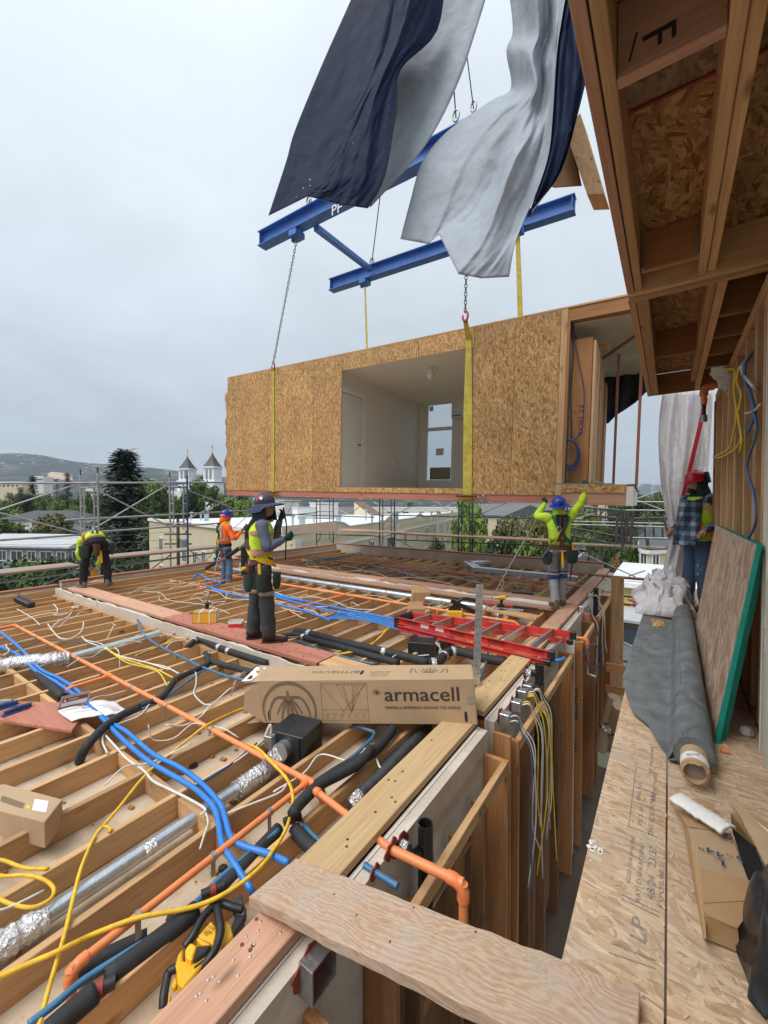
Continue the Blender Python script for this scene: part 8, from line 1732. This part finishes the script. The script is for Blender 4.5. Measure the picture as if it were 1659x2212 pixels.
for s_ in 'lr':mb=MB();k=j['kn'+s_];limb(mb,[k+up*.07,k,k-up*.05],(.094,.09,.086),14,.004,1,2);mb.build('knee_pad',M['knee'],t,smooth=True);mb=MB();limb(mb,[k+up*.045,k+up*.015],(.097,.096),14,.003,1,2);mb.build('knee_strap',M['refl'],t,smooth=True)
tool(t,B(.17,-.12,.76),B(.13,-.1,.45),.012,'leather','hanging_strap')
hdD=R(34.6+30)
t,j,Rm,W,Rz=person('man in lime sleeves and black trousers bending double over the plate corner',Z(206,1266,-.285),hdD,dict(pel=(.03,-.05,.88),sp=(.0,.10,.98),ch=(-.06,.30,.95),nk=(-.08,.44,.86),hd=(-.08,.54,.78),shl=(-.25,.30,.88),shr=(.12,.34,.86),ell=(-.30,.36,.60),wrl=(-.14,.42,.36),elr=(.10,.44,.58),wrr=(.0,.46,.34),hipl=(-.08,-.03,.86),hipr=(.13,-.03,.86),knl=(-.17,.02,.47),knr=(.19,-.02,.47),anl=(-.20,.04,.10),anr=(.22,-.10,.10),tol=(-.3,.2,.03),tor=(.26,.1,.03)),dict(pants='black',boots='bootg',shirt='hv_y',handl=((.5,.2,-.8),(.6,-.4,0),.8),handr=((-.3,.1,-.9),(-.6,-.4,0),.8),pitch=R(-60),hemup=.35))
B=lambda x,y,z:W((x,y,z));xa=Rz@Vector((1,0,0));hardhat(t,j['hd'],Rm,'hat_dark',1.04,.03);belt(t,j,xa)
mb=MB();torso(mb,[(j['sp'].lerp(j['ch'],.35),.192,.142,xa),(j['sp'].lerp(j['ch'],.75),.205,.146,xa)],22,.004,3,False);mb.build('vest_panel',M['hv_o'],t,smooth=True);mb=MB();torso(mb,[(j['sp'].lerp(j['ch'],.45),.198,.148,xa),(j['sp'].lerp(j['ch'],.65),.204,.150,xa)],22,.004,3,False);mb.build('reflective_band',M['refl'],t,smooth=True)
strap(t,[B(.05,-.02,1.07),B(.0,.12,1.13),B(-.08,.30,1.09),B(-.14,.42,.98)],.05,'black',up);strap(t,[B(-.05,-.02,1.07),B(-.04,.12,1.13),B(.02,.30,1.09),B(.06,.42,.98)],.05,'black',up)
MB().tube([B(-.02+.04*math.cos(a),-.01+.02*math.sin(a),1.08+.04*math.sin(a))for a in[2*math.pi*i/12 for i in range(12)]],.008,6,closed=True).build('ring',M['whitep'],t,smooth=True)
for p,o,w_ in(((-.14,-.10,.82),(-.5,-1,0),.2),((.24,-.02,.86),(1,0,0),.2),((.05,-.17,.86),(0,-1,0),.12)):pouch(t,B(*p),Rz@Vector(o),w_,.24,.1,'pouch' if w_>.15 else 'leather')
tool(t,B(.10,-.16,.72),B(.12,-.15,.48),.024,'tool_y');MB().obox(B(-.06,.44,.20),Rz@Vector((.05,.02,0)),Rz@Vector((0,.04,0)),up*.06).build('nailer',M['tool_y'],t,bevel=.012);MB().obox(B(-.10,.44,.22),Rz@Vector((.03,.02,0)),Rz@Vector((0,.03,0)),up*.05).build('nailer_nose',M['iron'],t,bevel=.01)
mb=MB();mb.prism([B(x,y,.02)for x,y in((-.16,.3),(.12,.25),(.22,.52),(-.05,.6))],up*.012);tag(mb.build('shim_board',M['pinkX']),'short pink board under the bending man','board')
hdE=R(34.6+90+2)
t,j,Rm,W,Rz=person('man in blue plaid jacket, vest and red hard hat leaning on the green-edged boards',Z(1506,1316,0),hdE,stand(pel=(0,0,.94),sp=(0,.02,1.12),ch=(0,-.01,1.33),nk=(0,.01,1.50),hd=(0,.05,1.62),shl=(-.20,-.02,1.42),shr=(.20,.0,1.42),ell=(-.30,-.10,1.16),wrl=(-.25,.12,1.05),elr=(.27,-.05,1.14),wrr=(.22,.18,1.02),hipl=(-.09,0,.9),hipr=(.09,0,.9),anl=(-.10,-.04,.10),tol=(-.13,.16,.03),anr=(.10,.06,.10),tor=(.12,.26,.03)),dict(pants='denim2',boots='bootd',shirt='plaid',vest='hv_y',handl=((.1,.7,-.55),(.3,-.5,-.8),.5),handr=((0,.6,-.8),(-.8,0,0),.6),fat=1.28,pitch=R(-2),hemup=-.15,leg=(.105,.085,.078,.072),yaw=R(4)))
B=lambda x,y,z:W((x,y,z));xa=Rz@Vector((1,0,0));hardhat(t,j['hd'],Rm,'hat_red',1.10,.05,False)
mb=MB();torso(mb,[(j['nk']-up*.05+Rz@Vector((0,-.02,0)),.125,.10,xa),(j['nk']+up*.02+Rz@Vector((0,-.03,0)),.105,.10,xa),(j['hd']-up*.03+Rz@Vector((0,-.045,0)),.098,.092,xa),(j['hd']+up*.05+Rz@Vector((0,-.04,0)),.098,.10,xa)],18,.008,2);mb.build('hood',M['green'],t,smooth=True)
c=j['hd'];mb=MB()
def fur(a,b):w=R(195)+R(150)*a;return c+Rm@Vector((math.cos(w)*(.118+.015*b),math.sin(w)*(.138+.03*b),.15-.13*b+.012*mnoise.noise((a*30,b*9,0))))
MB().sheet(fur,40,8,.02).build('hat_liner',M['hair'],t,smooth=True);MB().lathe([(.105,0),(.08,.06),(0,.075)],c+Rm@Vector((0,-.05,.085)),Rm@Vector((0,-.3,1)),16).build('hat_liner',M['hair'],t,smooth=True)
mb=MB();mb.lathe([(.055,-.0),(.06,.03),(.045,.06)],c+Rm@Vector((0,.055,-.115)),up,12,sx=1,sy=.75);mb.build('beard',M['hair'],t,smooth=True)
mb=MB();torso(mb,[(j['pel']-up*.02,.19,.15,xa),(j['pel']+up*.17,.194,.152,xa)],22,.008,3,False);mb.build('sweater_hem',M['purple'],t,smooth=True);q=B(-.15,.13,1.0);MB().lathe([(.014,0),(.014,.006),(0,.008)],q,Rz@Vector((-.6,1,0)),10).build('button',M['whitep'],t)
def jk(a,b):w=R(92)+R(62)*a;k=1+.18*b;return B(math.cos(w)*.225*k+.0,.03+math.sin(w)*.19*k+.09*b,1.42-.58*b+.01*math.sin(a*9))
MB().sheet(jk,12,14,.012).build('jacket_front',M['plaid'],t,smooth=True)
def jk2(a,b):w=R(58)+R(30)*a;k=1+.16*b;return B(math.cos(w)*.20*k,.025+math.sin(w)*.165*k+.06*b,1.44-.60*b)
MB().sheet(jk2,8,14,.012).build('jacket_front',M['plaid'],t,smooth=True)
for q,f in((j['knl'],.3),(j['knl'],-.06)):MB().obox(q+up*f*.3+Rz@Vector((-.03,.085,0)),Rz@Vector((.012,0,0)),Rz@Vector((0,.003,0)),up*.018).build('jeans_tear',M['refl'],t)
tl=thing('tag_line','taut tag line from the lime worker down to the middle module','rope',Z(*c2(1085,600),-.35),'tag lines');MB().tube([Y(1178,1088,7.2),Z(*c2(1085,610),-.35)],.008,6).build('rope',M['grey_c'],tl,smooth=True)
tl=thing('tag_line','line from the hands of the man in orange up to the hoisted module','rope',Z(500,1150,0),'tag lines');MB().tube([D(506,1140,9.4),Y(560,1092,6.96)],.008,6).build('rope',M['grey_c'],tl,smooth=True)
tl=thing('safety_line','hanging safety line with black weight above the yellow box','rope',Z(*cA(1030,140),-.2),'tag lines');p=Z(*cA(1034,140),-.30);p=Y(*cA(1040,95),3.45);MB().tube([D(475,1190,6.0),p],.007,6).build('rope',M['grey_c'],tl,smooth=True);MB().tube([p,p-up*.10],.028,9).build('weight',M['blackp'],tl,smooth=60);MB().tube([p-up*.10,p-up*.17],.01,7).build('rope_end',M['white'],tl,smooth=True)
tl=thing('safety_line','black lanyard with silver hooks reaching from the near worker to the west','rope',D(520,1190,5.3),'tag lines');P_=[D(531,1172,5.2),D(516,1185,5.4),D(490,1203,5.8),D(470,1213,6.1),D(446,1228,6.4)];MB().tube(smooth_path(P_[1:3],3),.03,8).build('shock_pack',M['black'],tl,smooth=60);MB().tube(smooth_path([P_[2],P_[3]],3),.012,7).build('snap_hook',M['steel'],tl,smooth=60);MB().tube(P_[3:],.028,8).build('lanyard',M['black'],tl,smooth=60);MB().tube(P_[:2],.015,7).build('snap_hook',M['steel'],tl,smooth=60)
# ================================================================ things on the walkway side
def cW(x,y):return(1404.4+.25580*x,1645.8+.25580*y)
def cP(x,y):return(1305.7+.13889*x,1234.4+.13889*y)
def cQ(x,y):return(1152+.3056*x,823+.3056*y)
y0=3.01
for k,(yy,ln_,lab)in enumerate(((3.01,2.50,'front speckled board with bright green edge leaning on the studs'),(3.06,2.46,'second green-edged board in the leaning pair'),(3.10,2.44,'rear green-edged board behind the leaning pair'))):
 b=Vector((.235+.0195*k,yy,0));tp_=Vector((.40+.0195*k,yy,1.15-.006*k));nx=Vector((tp_.z-b.z,0,-(tp_.x-b.x))).normalized();dy=Vector((0,ln_,0));t=thing('sheathing_board',lab,'board',b,'boards leaning on the studs')
 MB().hexa([b,b+nx*.018,b+nx*.018+dy,b+dy,tp_,tp_+nx*.018,tp_+nx*.018+dy,tp_+dy]).build('board',M['osb_lean'],t)
 th=nx*.0005;e=.0
 MB().hexa([b-nx*.001+Vector((0,-.002,0)),b+nx*.019+Vector((0,-.002,0)),b+nx*.019,b-nx*.001,tp_-nx*.001+Vector((0,-.002,0)),tp_+nx*.019+Vector((0,-.002,0)),tp_+nx*.019,tp_-nx*.001]).build('green_edge',M['teal'],t)
 MB().hexa([tp_-nx*.001,tp_+nx*.019,tp_+nx*.019+dy,tp_-nx*.001+dy]+[p+up*.003 for p in(tp_-nx*.001,tp_+nx*.019,tp_+nx*.019+dy,tp_-nx*.001+dy)]).build('green_edge',M['teal'],t)
 if k==0:w_=.035;v_=(tp_-b);MB().hexa([b-nx*.0012,b-nx*.0002,b-nx*.0002+Vector((0,w_,0)),b-nx*.0012+Vector((0,w_*1.4,0)),tp_-nx*.0012,tp_-nx*.0002,tp_-nx*.0002+Vector((0,w_*.6,0)),tp_-nx*.0012+Vector((0,w_*.5,0))]).build('green_overspray',M['teal'],t)
rl=thing('membrane_roll','grey building membrane roll on a cardboard core, loose sheet spread over the floor edge','roll',(.1,2.6,0));RR=.088
ra,rb=Vector((.12,2.62,RR+.004)),Vector((.155,6.35,RR+.004));dr=(rb-ra).normalized()
P_=[ra.lerp(rb,i/24)for i in range(25)];MB().tube(P_,[RR*(1+.035*mnoise.noise((i*.5,1,2)))for i in range(25)],22).build('roll',M['geotex'],rl,smooth=60)
for k in range(3):MB().lathe([(RR*(.80+.07*k),-.014+.005*k),(RR*(.86+.07*k),-.014+.005*k),(RR*(.86+.07*k),.0),(RR*(.80+.07*k),.0)],ra,dr,22).build('wrap_layer',M['geotex'],rl)
cr=.058;cend=ra-dr*.17;MB().lathe([(cr*.82,.02),(cr*.82,-.0),(cr,-.004),(cr,.2),(cr*.82,.2)],cend,dr,20).build('cardboard_core',M['card'],rl,smooth=40);MB().lathe([(cr*1.006,.02),(cr*1.006,.085)],cend,dr,20).build('core_label',M['paperw'],rl,smooth=40)
lettering('BEDON',cend+dr*.055+up*cr*1.02-_rt*.01,-_rt,dr,.025,M['ink'],rl,width=.06)
tear=MB();rr=random.Random(2);n=20
tear.add([cend+(Vector((1,0,0))*math.cos(a)+up*math.sin(a))*r_+dr*z for a in[2*math.pi*i/n for i in range(n)]for r_,z in((cr*.98,-.004),(cr*.8,-.004-.018*rr.random()))],[(2*i,2*((i+1)%n),2*((i+1)%n)+1,2*i+1)for i in range(n)]);tear.build('torn_rim',M['card2'],rl)
L_=[(1481,1652),(1452,1638),(1425,1612),(1402,1570),(1366,1540),(1352,1500),(1346,1460),(1362,1410),(1378,1360),(1388,1330)]
def sheetf(a,b):
 t_=b*(len(L_)-1);i=min(int(t_),len(L_)-2);f=t_-i;u,v=L_[i][0]*(1-f)+L_[i+1][0]*f,L_[i][1]*(1-f)+L_[i+1][1]*f
 q=Z(u,v,.02);r_=ra.lerp(rb,min(1,max(0,(q.y-ra.y)/(rb.y-ra.y))));s_=Vector((r_.x-RR*.55,r_.y,RR*1.75));s2_=Vector((r_.x-RR*1.25,r_.y,.012))
 p=s_.lerp(s2_,min(1,a*3.2))if a<.3125 else s2_.lerp(q,(a-.3125)/.6875)
 z=p.z+.012*abs(mnoise.noise((p.x*7,p.y*2.6,1)))+.01*abs(mnoise.noise((p.x*3,p.y*11,5)))
 if p.x<XF-.02:z-=(XF-.02-p.x)*.7
 return(p.x,p.y,z+.004)
MB().sheet(sheetf,26,64,.004).build('loose_sheet',M['geotex'],rl,smooth=True)
o=MB().obox(Z(1421,1346,.03),Vector((.06,.01,0)),Vector((-.015,.14,.0)),Vector((0,0,.008))).build('osb_offcut',M['osb_edge'],bevel=.002);tag(o,'small strand-board offcut lying on the grey membrane','offcut')
for lab,p,q,w_ in(('red-edged strand-board strip pointing out over the gap',(415,437),(960,690),.09),('wide strand-board strip under the plastic heap',(820,430),(1000,640),.13),('orange brown strip beside the boot',(1000,620),(1250,545),.1)):
 a_,b_=Z(*cP(*p),.03),Z(*cP(*q),.035);t=thing('board_strip',lab,'board',a_,'offcut strips by the plastic heap');MB().beam(a_,b_,w_,.02).build('strip',M['osb_edge'],t);
 if w_<.1:s_=(b_-a_).cross(up).normalized()*w_/2;MB().beam(a_+s_-up*.0,b_+s_,.006,.022).build('red_edge',M['red_tape'],t)
pc=thing('plastic_curtain','crinkled translucent plastic sheet with red tape hanging at the building corner','plastic sheet',(.2,7.3,0))
le=[(1432,845),(1424,900),(1422,950),(1424,1000),(1428,1050),(1436,1100),(1446,1140),(1448,1165),(1438,1200),(1432,1235)];ri=[(1540,845),(1538,900),(1534,960),(1530,1010),(1520,1060),(1512,1110),(1505,1160),(1500,1200),(1500,1235),(1498,1262)]
def curt(a,b,dy=0):
 l_,r_=lerp_line(le,b),lerp_line(ri,b);u,v=l_[0]*(1-a)+r_[0]*a,l_[1]*(1-a)+r_[1]*a
 w=.10*math.sin(a*9+b*1.6+mnoise.noise((a*3,b*2,0))*2)+.05*math.sin(a*23+b*3)+.05*mnoise.noise((a*12,b*5,3))
 return Y(u,v,7.45+w+dy)
MB().sheet(curt,60,50,.003).build('sheet',M['film'],pc,smooth=True)
tape=[(1525,860),(1516,905),(1503,960),(1490,1015),(1478,1065),(1470,1110),(1466,1165)]
P_=smooth_path([Y(u,v,7.22)for u,v in tape],6);MB().loft([[p-_rt*.03,p+_rt*.03,p+_rt*.03+fh*.004,p-_rt*.03+fh*.004]for p in P_]).build('red_tape_strip',M['red_tape'],pc)
hp=thing('plastic_heap','heap of crumpled pinkish plastic sheeting on the walkway end','plastic sheet',Z(1440,1290,0))
def heap(a,b):
 u=1378+118*a;w=4*a*(1-a);p=Z(1380+122*a,1308-26*(b)+12*math.sin(a*3),.01);c0=Z(1440,1290,0);f=w**.6*math.sin(math.pi*min(1,max(.0,b)))**.7
 z=.03+f*(.42+.22*mnoise.noise((a*6,b*5,2))+.12*abs(mnoise.noise((a*15,b*13,4))));r_=.12*mnoise.noise((a*9,b*9,8));q=Vector((p.x,5.9+1.2*b,z));q.x=Z(u,1290,0).x*(5.9+1.2*b)/Z(u,1290,0).y+r_;q.x=max(q.x,XF-.25+.1*mnoise.noise((b*7,a*3,1)));return q
MB().sheet(heap,54,40,.004).build('crumpled_sheet',M['film'],hp,smooth=True)
def pink(a,b):c0=Z(1477,1296,0);return(c0.x+.26*(a-.5),c0.y+.16*(b-.5),.03+.18*math.sin(math.pi*a)*math.sin(math.pi*b)*(1+.8*mnoise.noise((a*9,b*9,0))))
MB().sheet(pink,16,14,.004).build('pink_fold',M['film_pink'],hp,smooth=True)
P_=smooth_path([Z(*cP(x,y),.05)for x,y in((810,360),(850,340),(910,350),(960,385))],5);MB().loft([[p,p+up*.04,p+up*.04+fh*.02,p+fh*.02]for p in P_]).build('red_tape_strip',M['red_tape'],hp)
fc=thing('flat_carton','long opened cardboard carton with marker writing and white foam strip','cardboard box',Z(*cW(500,800),0))
def quad(pts,z,nm,mat='card2',th=.005):return MB().prism([Z(*cW(x,y),zz)for(x,y),zz in zip(reversed(pts),reversed(z))],(0,0,-th)).build(nm,M[mat],fc,bevel=.001)
quad([(155,300),(320,545),(540,575),(545,350),(420,310)],(.02,.10,.10,.05,.03),'flap');quad([(320,555),(425,905),(830,1000),(680,600)],(.10,.10,.085,.09),'top_panel','card');quad([(425,905),(450,1190),(905,1165),(890,1010)],(.105,.11,.11,.10),'end_flap');quad([(450,1195),(470,1290),(740,1400),(905,1170)],(.112,.09,.09,.11),'end_flap')
MB().prism([Z(*cW(x,y),z)for x,y,z in((265,470,.01),(320,545,.098),(430,910,.10),(460,1490,.06),(450,1495,.005))],(.004,0,0)).build('side_panel',M['card2'],fc);MB().prism([Z(*cW(x,y),z)for x,y,z in((455,1300,.085),(740,1400,.085),(760,1610,.012),(460,1490,.012))],(0,.006,0)).build('front_wall',M['card2'],fc)
MB().prism([Z(*cW(x,y),z)for x,y,z in((690,560,.09),(890,720,.06),(1100,1250,.03),(1100,1700,.02),(830,1000,.08))],(0,0,-.004)).build('inside',M['black'],fc);quad([(680,430),(740,430),(890,720),(690,560)],(.16,.17,.06,.07),'inner_flap')
MB().prism([Z(*cW(x,y),z)for x,y,z in((640,275,.05),(670,275,.06),(1060,660,.2),(1060,1050,.22),(900,720,.18),(760,460,.13))],(.004,-.004,0)).build('flap',M['card'],fc);quad([(700,390),(850,440),(1100,560),(1100,660),(800,470)],(.03,.04,.05,.05,.03),'flap')
def foam(a,b):
 P0,P1=Z(*cW(225,300),.115),Z(*cW(660,580),.125);s_=(P1-P0).cross(up).normalized();return P0.lerp(P1,a)+s_*(.085*(b-.5))*(1+.15*mnoise.noise((a*5,b,0)))+up*(.012*math.sin(math.pi*b)+.006*mnoise.noise((a*14,b*7,3)))
MB().sheet(foam,26,8,.012).build('foam_strip',M['whitep'],fc,smooth=True);
P0,P1=Z(*cW(830,490),.10),Z(*cW(1040,660),.12);MB().beam(P0,P1,.05,.015).build('foam_strip',M['whitep'],fc,bevel=.005)
for s_,x,y,w_,h in(('44"',520,755,.075,.04),('L',580,840,.03,.04),('#',660,640,.035,.04),('3"',720,800,.05,.03),('A',275,380,.03,.035)):lettering(s_,Z(*cW(x,y),.104),(-1,.1,0),(0,-1,0),h,M['navy_c'],fc,width=w_,name='marker_writing')
M['bag']=tarp('bag_plastic',(.012,.014,.017),.25);M['bag'].node_tree.nodes['Principled BSDF'].inputs['Roughness'].default_value=.28
bg=thing('rubbish_bag','crumpled dark plastic bag beside the opened carton','bag',Z(*cW(900,1700),0));O_=[(870,1185),(750,1360),(760,1600),(790,1850),(860,2050),(960,2190)]
def bag(a,b):
 l_=lerp_line(O_,b);q=Z(*cW(l_[0]+260*a*1.2,l_[1]),.02);h=.24*math.sin(math.pi*min(1,a*.55+.02))*(.45+.55*math.sin(math.pi*min(1,b*.8+.1)));return(q.x+.010*math.sin(b*13+a*4),q.y-.0,.012+h*(1+.12*mnoise.noise((a*2,b*2.5,0)))+.010*math.sin(b*9+a*14+2*mnoise.noise((a*2,b*2,5))))
MB().sheet(bag,26,36,.004).build('bag_film',M['bag'],bg,smooth=True)
o=MB().lathe([(.03,0),(.04,.02),(.025,.05),(0,.055)],Z(1612,1588,0),n=9).build('crumpled_wrap',M['film'],smooth=True);tag(o,'crumpled clear wrap by the doorway','wrapper')
o=MB().obox(Z(1566,1622,.012),(.02,0,0),(0,.012,0),(0,0,.01)).build('orange_clip',M['orange'],bevel=.004);tag(o,'tiny orange clip beside the membrane core','clip')
mb=MB();rr=random.Random(12)
for k in range(60):x,y=rr.uniform(-.22,.4),rr.uniform(.9,3.4);s=rr.uniform(.003,.012);a=rr.uniform(0,3);mb.obox((x,y,.003),Vector((math.cos(a)*s,math.sin(a)*s,0)),Vector((-math.sin(a)*s*.3,math.cos(a)*s*.3,0)),Vector((0,0,.002)))
mb.build('sawdust_crumbs',M['paleX'],None,kind='stuff')
mb=MB();c=Z(1285,1828,.002)
for k in range(14):mb.lathe([(.012*rr.uniform(.3,1),0),(.006,.002),(0,.002)],c+Vector((rr.uniform(-.02,.03),rr.uniform(-.03,.03),-.001)),n=7)
mb.build('plaster_spill',M['whitep'],None,kind='stuff')
def wcab(lab,pts,r_,mat,x=.43):P_=[X(*cQ(px_,py_),x+dx)for px_,py_,dx in[(p+(0,))[:3]for p in pts]];hose('wall_cable',lab,'cable',P_,r_,mat,'cables on the stud wall')
wcab('yellow cable looping from the ceiling hole down the studs',[(1330,-170,.1),(1360,-90),(1425,-80),(1420,60),(1450,250),(1475,420),(1460,500)],.010,'ycable');wcab('second yellow cable beside the first on the studs',[(1455,-100),(1440,0),(1470,100),(1440,250),(1420,350),(1380,480),(1290,530)],.009,'ycable');wcab('yellow cable ends bundled at hip height of the studs',[(1475,380),(1450,450),(1400,500),(1320,540),(1270,540)],.008,'ycable')
wcab('blue cable hanging free from the top plate',[(1580,-230,.08),(1500,-120),(1500,0),(1545,120),(1560,250),(1510,370)],.011,'bluec');wcab('grey blue cable curling down to the green boards',[(1545,180),(1580,350),(1510,600),(1560,800),(1570,1000),(1520,1115)],.008,'bluec');wcab('white cable swooping across the stud tops',[(1600,80,.05),(1540,20),(1480,-60),(1480,-120),(1560,-200,.1)],.010,'white');wcab('thin white cable stretched between studs',[(1500,230),(1560,210),(1605,165)],.006,'white')
od=thing('sprinkler_drop','orange sprinkler elbow and drop under the overhang','pipe',X(*cQ(1210,100),.3));a_,b_,c_=Y(*cQ(1390,20),5.75),Y(*cQ(1206,45),5.75),Y(*cQ(1206,165),5.75);a_.z=b_.z;run(od,'pipe',[a_,b_],.03,'orange');run(od,'pipe',[b_,c_],.03,'orange');elbow(od,b_,a_,c_,.032,L_=.09);run(od,'threaded_end',[c_,c_-up*.12],.02,'blackp');run(od,'coupling',[c_-up*.12,c_-up*.19],.034,'steel')
p=X(1620,745,.5);MB().lathe([(.06,0),(.06,.25)],X(1615,752,.55),(0,0,1),14).build('pipe_sleeve',M['blackp'],wl_,smooth=40)
def fl_(a,b):return Vector((.50+.35*(a-.5),5.3+.3*(b-.5),2.70-.22*math.sin(math.pi*a)*math.sin(math.pi*b)*(1+1.2*mnoise.noise((a*9,b*9,0)))))
o=MB().sheet(fl_,14,12,.006).build('torn_film',M['film'],smooth=True);tag(o,'torn film hanging round the ceiling cable hole','wrapper')
